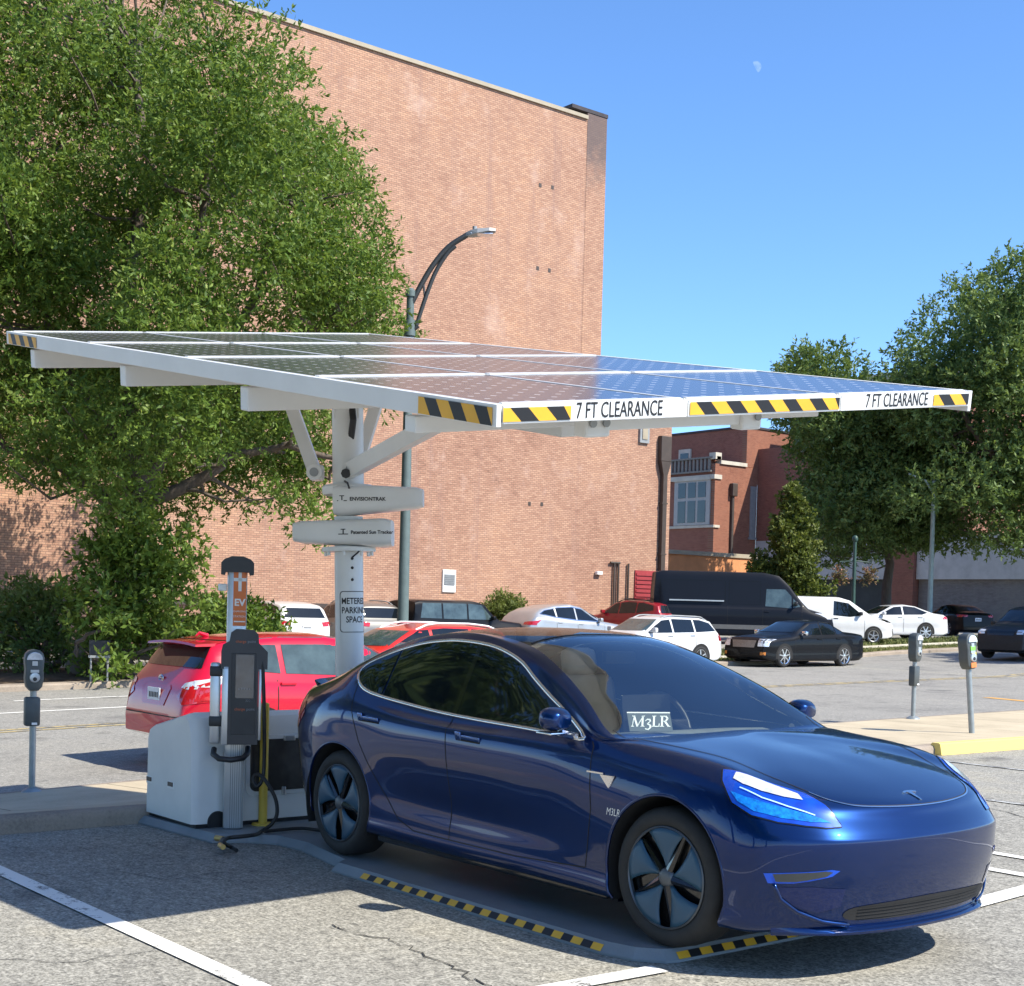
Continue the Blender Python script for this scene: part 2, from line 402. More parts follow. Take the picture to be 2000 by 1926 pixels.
crack([gp(250, 1668), gp(300, 1672), gp(380, 1680)], .003)
crack([gp(1760, 1520), gp(1860, 1560), gp(2010, 1600)], .006)
crack([gp(-20, 1875), gp(120, 1880), gp(300, 1860), gp(420, 1875)], .003)
crack([gp(0, 1462), gp(160, 1440), gp(230, 1432)], .01)
# planting beds beyond the far kerb
M_DIRT = pmat('bare soil and leaf litter', (.13, .095, .065), .95, var=.45, vs=5, bmp=.4, bs=20, spec=.1)
bed_v = []; bed_f = []
yb = list(np.arange(-12, 12.1, 1.5))
for y in yb:
    for x in (-22.62, -24, -25.6, -27.2): bed_v.append((x, y, H(x, y) + .02 + .1 * (x < -22.7)))
for j in range(len(yb) - 1):
    for i in range(3): bed_f.append((j * 4 + i, j * 4 + i + 1, j * 4 + i + 5, j * 4 + i + 4))
tag(raw_mesh('soil_bed', bed_v, bed_f, M_DIRT), kind='structure')
M_PATH = concrete('verge path concrete', (.5, .46, .36))
def verge(name, d0, d1, y0, y1, mat, up):
    V = []; F = []; yy = list(np.arange(y0, y1 + .1, 1.5))
    for y in yy:
        for d in (d0, (d0 + d1) / 2, d1): x = XK(y) - d; V.append((x, y, H(x, y) + up))
    for j in range(len(yy) - 1):
        for i in range(2): F.append((j * 3 + i, j * 3 + i + 1, j * 3 + i + 4, j * 3 + i + 3))
    return tag(raw_mesh(name, V, F, mat), kind='structure')
M_TURF = pmat('turf soil', (.13, .12, .04), .95, var=.4, vs=3, spec=.1)
verge('turf', .33, 1.5, 24, 62, M_TURF, .14); verge('verge_path', 1.5, 2.3, 24, 62, M_PATH, .12); verge('turf', 2.3, 3.7, 24, 62, M_TURF, .1)
m, nt, b = _nt('grass blades'); at_ = N(nt, 'ShaderNodeAttribute', attribute_name='tone')
nt.links.new(ramp(nt, at_.outputs['Fac'], [(0, (.05, .085, .015)), (.6, (.12, .15, .035)), (1, (.26, .24, .09))]), b.inputs['Base Color']); b.inputs['Roughness'].default_value = .8
M_GRASS = m
gv, gf, gt = [], [], []
for k in range(26000):
    y = RNG.uniform(24, 62); d = RNG.uniform(.4, 1.47) if k % 2 else RNG.uniform(2.33, 3.7); x = XK(y) - d; z = H(x, y) + .1
    a = RNG.uniform(0, 6.28); h = RNG.uniform(.05, .13); w_ = RNG.uniform(.012, .03); lx, ly = RNG.normal(0, .05, 2)
    o = len(gv); gv += [(x - math.cos(a) * w_, y - math.sin(a) * w_, z), (x + math.cos(a) * w_, y + math.sin(a) * w_, z), (x + lx, y + ly, z + h)]
    gf.append((o, o + 1, o + 2)); gt += [RNG.random()] * 3
tag(raw_mesh('grass', gv, gf, M_GRASS, attr=gt), 'dry green verge grass between the street and the far car park', 'grass', kind='stuff')

# ---------------------------------------------------------------- tall brick building with its lower wing
WX = -39.
bl = thing('brick_building', 'tall windowless tan brick building filling the sky behind the tree', 'building', (WX, 0, 0))
def bx(name, x0, x1, y0, y1, z0, z1, mat, parent, off=(WX, 0, 0), bev=0):
    return MB().box(((x0 + x1) / 2 - off[0], (y0 + y1) / 2 - off[1], (z0 + z1) / 2 - off[2]), (abs(x1 - x0), abs(y1 - y0), abs(z1 - z0)), bev=bev).build(name, mat, parent)
bx('wall', WX - 25, WX, -6, 33.07, -.6, 21.75, M_BRICK, bl)
bx('corner_pier', WX - 25, WX + .012, 33.073, 34.15, 11.0, 22.05, M_BRICK_DARK, bl)
bx('coping', WX - 25, WX + .09, -6.1, 33.05, 21.753, 21.9, M_COPING, bl)
bx('pier_cap', WX - 1.6, WX + .04, 32.2, 34.18, 22.053, 22.2, M_TAR, bl)
bx('lower_wing', WX - 20, WX - .001, 33.073, 38.47, -.6, 10.997, M_BRICK, bl)
bx('wing_coping', WX - 20, WX + .06, 34.16, 38.52, 11.006, 11.15, M_COPING, bl)
bx('base_ledge', WX + .003, WX + .12, -6, 31, 1.52, 1.68, M_DKMETAL, bl)
p = on(876, 1135, 0, WX); mb = MB(); y_, z_ = p[1], p[2]
mb.box((.03, y_, z_), (.06, .62, .86), bev=.01).box((.06, y_, z_ + .05), (.03, .5, .42), mi=1)
for k in range(6): mb.box((.085, y_, z_ - .12 + k * .068), (.025, .48, .03), mi=1)
mb.build('wall_vent', [M_WHITEP, M_GREYM], bl)
p0 = on(1295, 860, 0, WX); yd = p0[1]
ds = MB().box((.13, yd, 8.75), (.24, .62, 1.1), bev=.03)
ds.loft([[(.02, yd - .3, 8.2), (.25, yd - .3, 8.2), (.25, yd + .3, 8.2), (.02, yd + .3, 8.2)], [(.03, yd - .12, 7.6), (.22, yd - .12, 7.6), (.22, yd + .12, 7.6), (.03, yd + .12, 7.6)]])
ds.box((.12, yd, 3.5), (.2, .24, 8.3)); 
for z in (2, 4.2, 6.4): ds.box((.12, yd, z), (.23, .34, .06))
ds.build('downspout', M_DKMETAL, bl)
lv = MB().box((.03, 37.12, 1.4), (.06, 1.34, 4.1))
for k in range(22): lv.box((.075, 37.12, -.5 + k * .18), (.05, 1.25, .1), mi=0)
lv.build('louvre_panel', M_REDPAINT, bl)
pm = MB()
for y in (35.18, 35.42, 36.0): pm.cyl((.09, y, -.3), (.09, y, 3.75 - (y - 35.18) * .05), .045, n=8)
pm.cyl((.09, 34.95, 3.72), (.09, 35.5, 3.72), .05, n=8); pm.build('conduit', M_DKMETAL, bl)
for q in ((1055, 362), (1079, 366), (1050, 524), (1073, 528), (1046, 688), (1062, 690), (1034, 984), (1058, 985)):
    p_ = on(*q, 0, WX); MB().box((.004, p_[1], p_[2]), (.02, .13, .15)).build('wall_hole', M_DKMETAL, bl)
MB().box((.1, 34.3, 3.25), (.16, .3, .14), bev=.02).build('wall_light', M_WHITEP, bl)
MB().box((.05, 36.75, 9.3), (.1, .55, .8)).box((.11, 36.75, 9.3), (.04, .3, .5), mi=1).build('wall_hatch', [M_GREYM, M_COPING], bl)

# ---------------------------------------------------------------- red brick buildings beyond
YB, YU, YC, BX = 66.01, 69.15, 70.35, -62.
rb = thing('red_brick_house', 'red brick building with pale balustrade parapet and mullioned window', 'building', (BX, YB, 0)); o_ = (BX, YB, 0)
bx('wall', BX - 14, BX - .5, YB + .003, YC - .01, -.4, 12.3, M_RED_X, rb, o_)
bx('front_wall', BX - .5, BX, YB, YC - .01, -.4, 12.0, M_RED_Y, rb, o_)
bx('parapet_cap', BX - 14, BX + .1, YB + .05, YB + .45, 12.303, 12.5, M_STONE, rb, o_)
bx('parapet_cap', BX - .45, BX + .12, YB + .453, YU - .02, 12.003, 12.25, M_STONE, rb, o_)
bx('corner_block', BX - .5, BX + .1, YB - .1, YB + .5, 12.303, 12.75, M_STONE, rb, o_)
bx('string_course', BX - 14, BX + .1, YB - .16, YB - .003, 10.95, 11.25, M_STONE, rb, o_)
bx('string_course', BX + .003, BX + .1, YB - .003, YB + .6, 10.95, 11.25, M_STONE, rb, o_)
bx('sill_course', BX - 14, BX + .08, YB - .1, YB - .003, 7.62, 7.8, M_STONE, rb, o_)
bx('sill_course', BX + .003, BX + .1, YB - .003, YB + .5, 7.62, 7.8, M_STONE, rb, o_)
mb = MB(); 
mb.box((-3., -.06, 12.43), (5.5, .26, .12)).box((-3., -.06, 11.5), (5.5, .26, .12))
for k in range(15): mb.box((-5.55 + k * .36, -.05, 11.96), (.2, .16, .82), bev=.03)
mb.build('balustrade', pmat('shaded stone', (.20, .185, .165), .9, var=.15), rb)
wf = MB().box((-2.05, -.05, 9.45), (3.4, .1, 3.25), mi=0); wd = MB()
wn = MB().box((-2.05, -.09, 11.02), (3.5, .2, .22))
for i in range(3):
    for j, (zc, hz) in enumerate(((8.75, 1.5), (10.25, 1.05))): wd.box((-3.0 + i * .95, -.11, zc), (.72, .03, hz))
wo = wf.build('window', M_FRAME, rb); wd.build('pane', M_GLASSD, wo); wn.build('lintel', M_STONE, wo)
pm = MB().cyl((.1, 1.72, -.4), (.1, 1.72, 10.1), .13, n=8).box((.18, 1.72, 10.3), (.35, .5, .9), bev=.05); pm.build('drainpipe', M_DKMETAL, rb)
bw = MB().box((.03, 3.9, 8.9), (.06, .55, 3.6)).box((.06, 3.9, 7.05), (.2, .75, .16)); bw.build('narrow_window', M_GREYM, rb)
ub = thing('rooftop_block', 'plain red brick upper block rising behind the balustraded parapet', 'building', (BX, YU, 0)); o_ = (BX, YU, 0)
bx('wall', BX - 11, BX - .4, YU, YU + 18, 12.35, 14.75, M_RED_X, ub, o_)
bx('front_wall', BX - .4, BX + .002, YU, YU + 18, 12.02, 14.75, M_RED_Y, ub, o_)
bx('coping', BX - 11, BX + .08, YU - .08, YU + 18, 14.753, 14.9, M_TAR, ub, o_)
MB().box((-5.9, -.06, 12.9), (1.2, .12, 1.5)).box((-5.9, -.1, 12.8), (.8, .1, 1.1), mi=1).build('roof_door', [M_STONE, M_GLASSD], ub)
cb_ = thing('arcade_building', 'long shaded building with dark brick above a grey concrete band', 'building', (-50, YC, 0)); o_ = (-50, YC, 0)
bx('brick_storey', BX, -49.5, YC, YC + 14, 6.9, 13.35, M_DRED_X, cb_, o_)
bx('upper_wing', -58, -47, YC + 3, YC + 16, 6.9, 17.5, M_RED_X, cb_, o_)
bx('coping', -58.2, -46.8, YC + 2.85, YC + 16, 17.503, 18.1, M_STONE, cb_, o_)
mb = MB()
for x0, x1 in ((BX, -50.6), (-48.6, -18)): mb.box(((x0 + x1) / 2 + 50, 7, 5.55), (x1 - x0, 14, 2.69))
mb.build('concrete_band', M_GREYC, cb_)
for x in (-50.55, -39.5): bx('brick_pier', x, x + 1.9, YC - .25, YC + 1, -.4, 6.9, M_DRED_X, cb_, o_)
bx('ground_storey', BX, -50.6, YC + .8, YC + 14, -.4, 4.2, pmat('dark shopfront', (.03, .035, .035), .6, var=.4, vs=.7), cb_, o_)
bx('grey_brick_wall', -48.6, -18, YC + .3, YC + 14, -.4, 4.2, M_GREYB, cb_, o_)
ow = thing('orange_wall', 'sunlit orange stucco yard wall below the red brick building', 'wall', (-50, 45, 0)); o_ = (-50, 45, 0)
a, b_ = on(1300, 1072, 0, -50), on(1474, 1088, 0, -50)
bx('stucco', -50.4, -50, a[1] - 6, b_[1], -.4, a[2] - .25, M_STUCCO, ow, o_)
bx('cap', -50.5, -49.9, a[1] - 6, b_[1] + .1, a[2] - .247, a[2] - .02, M_COPING, ow, o_)
print('orange wall', a, b_)
# ---------------------------------------------------------------- trees
def leaf_mat(name, dark, mid, light, gloss=.45, trans=.35):
    m, nt, b = _nt(name); a = N(nt, 'ShaderNodeAttribute', attribute_name='tone')
    c = ramp(nt, a.outputs['Fac'], [(0, dark), (.5, mid), (1, light)])
    nt.links.new(c, b.inputs['Base Color']); b.inputs['Roughness'].default_value = gloss; b.inputs['Specular IOR Level'].default_value = .3
    tr = N(nt, 'ShaderNodeBsdfTranslucent'); nt.links.new(mixc(nt, .5, c, (.22, .30, .03)), tr.inputs[0])
    mx = N(nt, 'ShaderNodeMixShader'); mx.inputs[0].default_value = trans
    nt.links.new(b.outputs[0], mx.inputs[1]); nt.links.new(tr.outputs[0], mx.inputs[2])
    nt.links.new(mx.outputs[0], nt.nodes['Material Output'].inputs[0]); return m
M_LEAF = leaf_mat('willow oak leaves', (.045, .088, .016), (.125, .205, .032), (.29, .36, .075), .5, .38)
M_LEAF2 = leaf_mat('street tree leaves', (.055, .10, .03), (.125, .195, .055), (.25, .32, .10), .5, .34)
M_LEAF3 = leaf_mat('cypress sprays', (.04, .062, .014), (.10, .125, .024), (.2, .21, .045), .6, .25)
M_LEAF4 = leaf_mat('weed leaves', (.06, .09, .02), (.14, .17, .04), (.24, .24, .07), .6, .3)
def bark(name, col):
    m, nt, b = _nt(name); co = objco(nt); mp = N(nt, 'ShaderNodeMapping'); mp.inputs['Scale'].default_value = (9, 9, 1.6); nt.links.new(co, mp.inputs[0])
    f = noise(nt, mp.outputs[0], 2.2, 6, .65)
    nt.links.new(ramp(nt, f, [(.3, tuple(c * .5 for c in col)), (.7, col)]), b.inputs['Base Color']); b.inputs['Roughness'].default_value = .92; bump(nt, b, f, .6, .03); return m
M_BARK = bark('grey brown bark', (.16, .125, .095))
def leaves(centres, radii, n, size, asp, up=.35, spray=11, twig=.45, tone_c=None, droop=.0):
    """n sprays of narrow leaves spread through the volume of the clumps; returns V, F, tone"""
    C = np.asarray(centres, float); r = np.asarray(radii, float)
    w = r ** 2; w = w / w.sum(); idx = RNG.choice(len(C), n, p=w)
    d = RNG.normal(size=(n, 3)); d /= np.linalg.norm(d, axis=1)[:, None]
    rad = r[idx] * (RNG.random(n) ** .42)
    S = C[idx] + d * rad[:, None] * np.array([1, 1, .85])
    T = d * .8 + RNG.normal(size=(n, 3)) * .55; T[:, 2] += up - droop * (rad / r[idx]); T /= np.linalg.norm(T, axis=1)[:, None]
    t0 = RNG.random(n) * .55 + .2 + .12 * (RNG.random(len(C))[idx] - .5)
    k = spray; m = n * k
    pos = np.repeat(S, k, 0) + np.repeat(T, k, 0) * (RNG.random(m) * twig)[:, None]
    ld = np.repeat(T, k, 0) * .7 + RNG.normal(size=(m, 3)) * .75; ld /= np.linalg.norm(ld, axis=1)[:, None]
    sd = np.cross(ld, RNG.normal(size=(m, 3))); sd /= np.linalg.norm(sd, axis=1)[:, None]
    L = size * (.6 + .8 * RNG.random(m)); W = L * asp
    a = pos; bq = pos + ld * (L * .5)[:, None] + sd * W[:, None]; c = pos + ld * L[:, None]; e = pos + ld * (L * .5)[:, None] - sd * W[:, None]
    V = np.stack([a, bq, c, e], 1).reshape(-1, 3); F = np.arange(4 * m).reshape(-1, 4)
    tone = np.repeat(np.clip(np.repeat(t0, k) + RNG.normal(0, .13, m), 0, 1), 4)
    return V, F, tone
def limb(mb, path, r0, r1, n=8, jit=.08):
    P = [Vector(p) for p in path]; out = []
    for a, b in zip(P[:-1], P[1:]):
        for i in range(3): out.append(a.lerp(b, i / 3) + Vector((random.gauss(0, jit), random.gauss(0, jit), random.gauss(0, jit * .4))) * (0 if not out else 1))
    out.append(P[-1]); k = len(out)
    mb.tube(out, [r0 + (r1 - r0) * (i / (k - 1)) ** .8 for i in range(k)], n); return out
def in_poly(x, y, poly):
    c = False; j = len(poly) - 1
    for i in range(len(poly)):
        if (poly[i][1] > y) != (poly[j][1] > y) and x < (poly[j][0] - poly[i][0]) * (y - poly[i][1]) / (poly[j][1] - poly[i][1]) + poly[i][0]: c = not c
        j = i
    return c
def crown_clumps(poly, D, thick, rr, n, mid=None, seed=1):
    """clump centres filling a crown of real depth: outline as seen from the camera, thickness by distance from the axis"""
    rg = random.Random(seed); xs = [p[0] for p in poly]; ys = [p[1] for p in poly]; cx = (min(xs) + max(xs)) / 2; hw = (max(xs) - min(xs)) / 2
    C = []; Rr = []
    tries = 0
    while len(C) < n and tries < n * 60:
        tries += 1
        x = rg.uniform(min(xs), max(xs)); y = rg.uniform(min(ys), max(ys))
        r = rg.uniform(*rr); rp = r / D * FPX * .8
        if not in_poly(x, y, poly): continue
        if not all(in_poly(x + dx * rp, y + dy * rp, poly) for dx, dy in ((1, 0), (-1, 0), (0, 1), (0, -1))):
            r *= .55
            rp = r / D * FPX * .8
            if not all(in_poly(x + dx * rp, y + dy * rp, poly) for dx, dy in ((1, 0), (-1, 0), (0, 1), (0, -1))): continue
        u = min(1, abs((x - cx) / hw)); t = thick * math.sqrt(max(.1, 1 - u * u))
        d = D + rg.uniform(-t, t); P = at_d(CXP + (x - CXP), y, D)
        P = CAM + (P - CAM) * 1.0; P = P + FW * (d - D) * np.array([1, 1, 0])
        C.append(P); Rr.append(r)
    return C, Rr
def tree(name, label, base, trunk_paths, clumps, nspray, size, asp, leaf, cat='tree', group=None, spray=11, twig=.45, up=.35, ntwig=60, droop=0.):
    t = thing(name, label, cat, tuple(base), 0, group); B = Vector(base)
    mb = MB(); ends = []
    for path, r0, r1 in trunk_paths: ends += limb(mb, [Vector(p) - B for p in path], r0, r1)[2:]
    C, Rr = clumps
    for i in random.sample(range(len(C)), min(ntwig, len(C))):
        c = Vector(C[i]) - B; e = min(ends, key=lambda q: (q - c).length + max(0, q.z - c.z) * 2)
        m_ = e.lerp(c, .5) + Vector((0, 0, -.12 * (c - e).length + random.gauss(0, .1))); limb(mb, [e, m_, c], .055, .012, 5, .05)
    mb.build('trunk', M_BARK, t, smooth=60)
    V, F, tone = leaves([Vector(c) - B for c in C], Rr, nspray, size, asp, up, spray, twig, droop=droop)
    raw_mesh('crown', V, F, leaf, t, attr=tone); return t
# big willow oak beyond the street, left
base = np.array([-24.6, 6.2, .05])
D0 = 30.2
poly = [(-260, -330), (300, -330), (430, -60), (450, 5), (505, 25), (520, 70), (575, 130), (640, 175), (668, 250), (722, 285), (735, 360), (768, 430), (782, 500), (790, 570), (806, 650), (785, 700), (806, 770), (820, 880), (790, 945), (715, 965), (690, 1060), (640, 1085), (560, 1010), (480, 1000), (420, 1030), (345, 985), (330, 1060), (240, 1010), (170, 990), (110, 960), (30, 1010), (-60, 980), (-260, 1000)]
C, Rr = crown_clumps(poly, D0, 4.6, (.6, 1.35), 225, seed=5)
def pt(x, y, d=0): return at_d(x, y, D0 + d)
tb = tuple(base)
tr = [([tb, pt(250, 1180), pt(258, 1060), pt(270, 960), pt(262, 800), pt(255, 600), pt(290, 350), pt(260, 100)], .36, .07),
      ([pt(262, 1060), pt(300, 990), pt(370, 940), pt(450, 895), pt(560, 870), pt(660, 900), pt(700, 930)], .2, .03),
      ([pt(270, 980), pt(330, 850), pt(430, 700), pt(520, 500), pt(560, 350)], .2, .04),
      ([pt(266, 960), pt(230, 860), pt(130, 720), pt(60, 520), pt(20, 300)], .2, .04),
      ([pt(262, 860), pt(380, 650), pt(400, 400), pt(430, 150)], .15, .03),
      ([pt(330, 860), pt(480, 740), pt(620, 640), pt(740, 560)], .13, .03),
      ([pt(258, 1000), pt(150, 930), pt(20, 880), pt(-120, 800)], .16, .04)]
tree('willow_oak', 'big leafy oak on the street edge in front of the tall brick wall', base, tr, (C, Rr), 36000, .115, .19, M_LEAF, ntwig=200, droop=.35, twig=.38)
# suckers and shrubs round its foot
def shrub(name, label, cx, cy_px, w, h, D, n, leaf, r=(.3, .55), size=.15, asp=.2, cat='shrub', group=None, seed=2, up=.5):
    poly = [(cx - w / 2, cy_px), (cx - w * .45, cy_px - h * .5), (cx - w * .25, cy_px - h * .9), (cx, cy_px - h), (cx + w * .3, cy_px - h * .85), (cx + w * .45, cy_px - h * .45), (cx + w / 2, cy_px)]
    C, Rr = crown_clumps(poly, D, max(.4, w / FPX * D * .35), r, 46, seed=seed)
    b = at_d(cx, cy_px, D); b[2] = H(b[0], b[1])
    pth = [([tuple(b), tuple(Vector(b).lerp(Vector(C[0]), .5)), tuple(C[0])], .05, .015), ([tuple(b), tuple(C[-1])], .04, .01)]
    return tree(name, label, b, pth, (C, Rr), n, size, asp, leaf, cat, group, ntwig=22, up=up)
shrub('shrub', 'leafy sucker growth round the foot of the big oak', 275, 1335, 300, 360, 29.2, 1300, M_LEAF, seed=3)
shrub('shrub', 'low bushy green shrub behind the red hatchback', 450, 1300, 270, 130, 33.5, 900, M_LEAF, seed=4)
shrub('shrub', 'dark straggly shrub behind the parking meter by the soil bed', 60, 1320, 240, 190, 31.5, 650, M_LEAF2, seed=6)
shrub('shrub', 'yellow green weedy bush against the brick wall by the silver crossover', 985, 1232, 80, 66, 51.5, 900, M_LEAF4, size=.12, seed=8)
# trees on the right
D1 = 72.
poly = [(1590, 1075), (1560, 1030), (1540, 960), (1575, 900), (1540, 850), (1512, 790), (1500, 715), (1530, 690), (1600, 672), (1690, 715), (1740, 780), (1800, 880), (1860, 980), (1870, 1060), (1830, 1095), (1780, 1070), (1720, 1115), (1640, 1110)]
C, Rr = crown_clumps(poly, D1, 5, (.8, 2.), 150, seed=12)
def pt1(x, y, d=0): return at_d(x, y, D1 + d)
b1 = pt1(1737, 1175); b1[2] = H(b1[0], b1[1])
tree('street_tree', 'dark spreading tree with bare twigs showing at its crown edge before the arcade', b1,
     [([tuple(b1), pt1(1738, 1100), pt1(1720, 1010), pt1(1700, 900), pt1(1640, 780)], .30, .07), ([pt1(1720, 1010), pt1(1670, 930), pt1(1600, 840), pt1(1560, 720)], .2, .04), ([pt1(1715, 980), pt1(1780, 900), pt1(1800, 830)], .2, .05)],
     (C, Rr), 11500, .22, .2, M_LEAF2, ntwig=80)
D2 = 66.
poly = [(1690, 1000), (1740, 880), (1700, 800), (1720, 690), (1745, 640), (1800, 620), (1835, 600), (1870, 520), (1910, 535), (1960, 500), (2060, 480), (2200, 560), (2300, 760), (2280, 1000), (2060, 1105), (1960, 1080), (1900, 1120), (1870, 1060), (1800, 1010), (1740, 1030)]
C, Rr = crown_clumps(poly, D2, 6, (.8, 2.1), 210, seed=22)
b2 = at_d(2060, 1220, D2); b2[2] = H(b2[0], b2[1])
def pt2(x, y, d=0): return at_d(x, y, D2 + d)
tree('street_tree', 'tall broad bright green tree crown at the right edge above the far car park', b2,
     [([tuple(b2), pt2(2050, 1050), pt2(2030, 850), pt2(2000, 650)], .33, .08), ([pt2(2045, 1000), pt2(1930, 880), pt2(1850, 750), pt2(1800, 690)], .22, .04), ([pt2(2040, 950), pt2(2150, 800), pt2(2180, 650)], .22, .05)],
     (C, Rr), 19000, .21, .2, M_LEAF2, ntwig=90)
# conical evergreen
D3 = 58.; poly = [(1478, 1165), (1474, 1090), (1486, 1030), (1500, 1005), (1528, 990), (1545, 950), (1552, 948), (1562, 990), (1580, 1025), (1596, 1070), (1607, 1110), (1604, 1165)]
C, Rr = crown_clumps(poly, D3, 1.2, (.22, .55), 190, seed=31)
C, Rr = [], []; ax0 = at_d(1541, 1175, D3); rg3 = random.Random(4)
for k in range(230):
    t = rg3.random() ** 1.15; th = rg3.uniform(0, 6.283); rr_ = 1.5 * (1 - t) ** .58 * (rg3.random() ** .45) * (.8 + .3 * math.sin(3 * th + t * 9)); C.append(np.array([ax0[0] + rr_ * math.cos(th), ax0[1] + rr_ * math.sin(th), ax0[2] + .1 + 4.55 * t])); Rr.append(.14 + .3 * (1 - t))
b3 = at_d(1540, 1185, D3); b3[2] = H(b3[0], b3[1])
tree('evergreen_tree', 'small cone shaped yellow green evergreen standing behind the black van', b3, [([tuple(b3), at_d(1540, 1100, D3), at_d(1545, 975, D3)], .14, .03)], (C, Rr), 3600, .16, .28, M_LEAF3, ntwig=20, spray=12, twig=.22, up=.9)

# trees standing out of view: seen mirrored in the sedan's side, and casting the shade on the far street
def ball(c, r, n, seed):
    rg = random.Random(seed); C = []; Rr = []
    for k in range(n):
        d = Vector((rg.gauss(0, 1), rg.gauss(0, 1), rg.gauss(0, 1))).normalized() * (rg.random() ** .4); C.append(np.array([c[0] + d.x * r[0], c[1] + d.y * r[1], c[2] + d.z * r[2]])); Rr.append(rg.uniform(.8, 1.4))
    return C, Rr
bt = (-16.5, -21., -.4)
side_tree = tree('street_tree', 'leafy street tree farther along the street beyond the left edge', bt, [([bt, (-16.5, -21, 3), (-16.3, -20.8, 7)], .3, .08)], ball((-16.5, -21, 6.2), (4.2, 4.2, 4.2), 46, 3), 2600, .3, .2, M_LEAF2, ntwig=20, group='street trees along the near pavement')
for x, y, rz in ((-7.5, -24, 1.2), (2., -23., 2.6), (11., -24, 4.), (-27., -17., 5.)):
    copy_tree(side_tree, (x, y, -.1), rz).scale = (1.8, 1.8, 1.9)
b5 = (-14.5, 42.5, .1)
tree('street_tree', 'street tree beyond the right edge whose shade falls across the far lane', b5, [([b5, (-14.5, 42.5, 4), (-14.4, 42.6, 8)], .3, .08)], ball((-14.5, 42.5, 7.2), (3.9, 3.9, 3.2), 40, 9), 3200, .26, .2, M_LEAF2, ntwig=20)

b6 = (-34., 11.8, .1)
tree('wall_tree', 'smaller tree growing behind the big oak close to the brick wall', b6, [([b6, (-34., 11.8, 3), (-34., 11.6, 6.5)], .2, .06), ([(-34., 11.8, 3.5), (-34.2, 9.5, 6.)], .1, .03)], ball((-34., 11.0, 6.9), (2.6, 4.2, 2.3), 40, 14), 3600, .13, .2, M_LEAF, ntwig=24)
# ---------------------------------------------------------------- solar canopy, sun-tracking column, cabinet, charger
M_ALU = pmat('brushed aluminium', (.62, .63, .63), .38, metal=.85, var=.06, vs=6)
M_WHITEM = pmat('white powder coat', (.74, .74, .715), .42, var=.05, vs=2.5, rvar=.06)
M_YEL = pmat('safety yellow', (.80, .42, .03), .5, var=.08, vs=5)
M_BLK = pmat('black plastic', (.022, .022, .024), .45, var=.2, vs=8)
M_BLKT = pmat('black lettering', (.012, .012, .014), .5, var=0)
M_RUB = pmat('black rubber cable', (.018, .018, .018), .55, var=.2, vs=12)
def solar_mat():
    m, nt, b = _nt('solar cells'); tc = objco(nt); sp = N(nt, 'ShaderNodeSeparateXYZ'); nt.links.new(tc, sp.inputs[0])
    fx = math_node(nt, 'FRACT', math_node(nt, 'DIVIDE', sp.outputs[0], .1225)); fy = math_node(nt, 'FRACT', math_node(nt, 'DIVIDE', sp.outputs[1], .1255))
    dx = math_node(nt, 'SUBTRACT', .5, math_node(nt, 'ABSOLUTE', math_node(nt, 'SUBTRACT', fx, .5)))
    dy = math_node(nt, 'SUBTRACT', .5, math_node(nt, 'ABSOLUTE', math_node(nt, 'SUBTRACT', fy, .5)))
    dia = math_node(nt, 'LESS_THAN', math_node(nt, 'ADD', dx, dy), .15)
    ln = math_node(nt, 'LESS_THAN', math_node(nt, 'MINIMUM', dx, dy), .012)
    c = mixc(nt, ln, (.062, .062, .066), (.10, .10, .105)); c = mixc(nt, dia, c, (.48, .48, .48))
    nt.links.new(c, b.inputs['Base Color']); b.inputs['Roughness'].default_value = .17; b.inputs['Specular IOR Level'].default_value = .5
    return m
M_SOLAR = solar_mat()
def site(v): return np.array([np.dot(v, _F), np.dot(v, _L), v[2]])
PA = np.array([-.08 - 1.4397638, 5.848 - 7.1780435, 2.484])
def _rot(a, b, c):
    ca, sa, cb, sb, cc, sc_ = math.cos(a), math.sin(a), math.cos(b), math.sin(b), math.cos(c), math.sin(c)
    return np.array([[cc, -sc_, 0], [sc_, cc, 0], [0, 0, 1]]) @ np.array([[cb, 0, sb], [0, 1, 0], [-sb, 0, cb]]) @ np.array([[1, 0, 0], [0, ca, -sa], [0, sa, ca]])
RC = _rot(.1875, -.1293, .6347)
A_ = site(PA); EX = Vector(site(RC[:, 0])); EY = Vector(site(RC[:, 1])); EZ = Vector(site(RC[:, 2]))
MC = Matrix((EX, EY, EZ)).transposed().to_4x4(); MC.translation = Vector(A_)
PW, PL = 1.046, 1.562; CW, CL = 3 * PW, 4 * PL
can = thing('solar_canopy', 'flat tilted solar panel canopy reading 7 FT CLEARANCE above the parked blue sedan', 'solar canopy', M=MC)
M_FRAMEW = pmat('pale panel frame', (.74, .74, .73), .35, metal=.2, var=.04)
for i in range(3):
    for j in range(4):
        x, y = i * PW, j * PL
        fr = MB()
        for c, s in (((x + .009, y + PL / 2, -.02), (.012, PL - .006, .04)), ((x + PW - .009, y + PL / 2, -.02), (.012, PL - .006, .04)), ((x + PW / 2, y + .012, -.018), (PW - .034, .022, .046)), ((x + PW / 2, y + PL - .012, -.018), (PW - .034, .022, .046))): fr.box(c, s)
        f = fr.build('panel_frame', M_FRAMEW, can)
        MB().box((PW / 2, PL / 2, -.008), (PW - .037, PL - .037, .012)).build('solar_panel', M_SOLAR, f).location = (x, y, 0)
        MB().box((x + PW / 2, y + PL / 2, -.018), (PW - .038, PL - .038, .005)).build('backsheet', M_WHITEM, f)
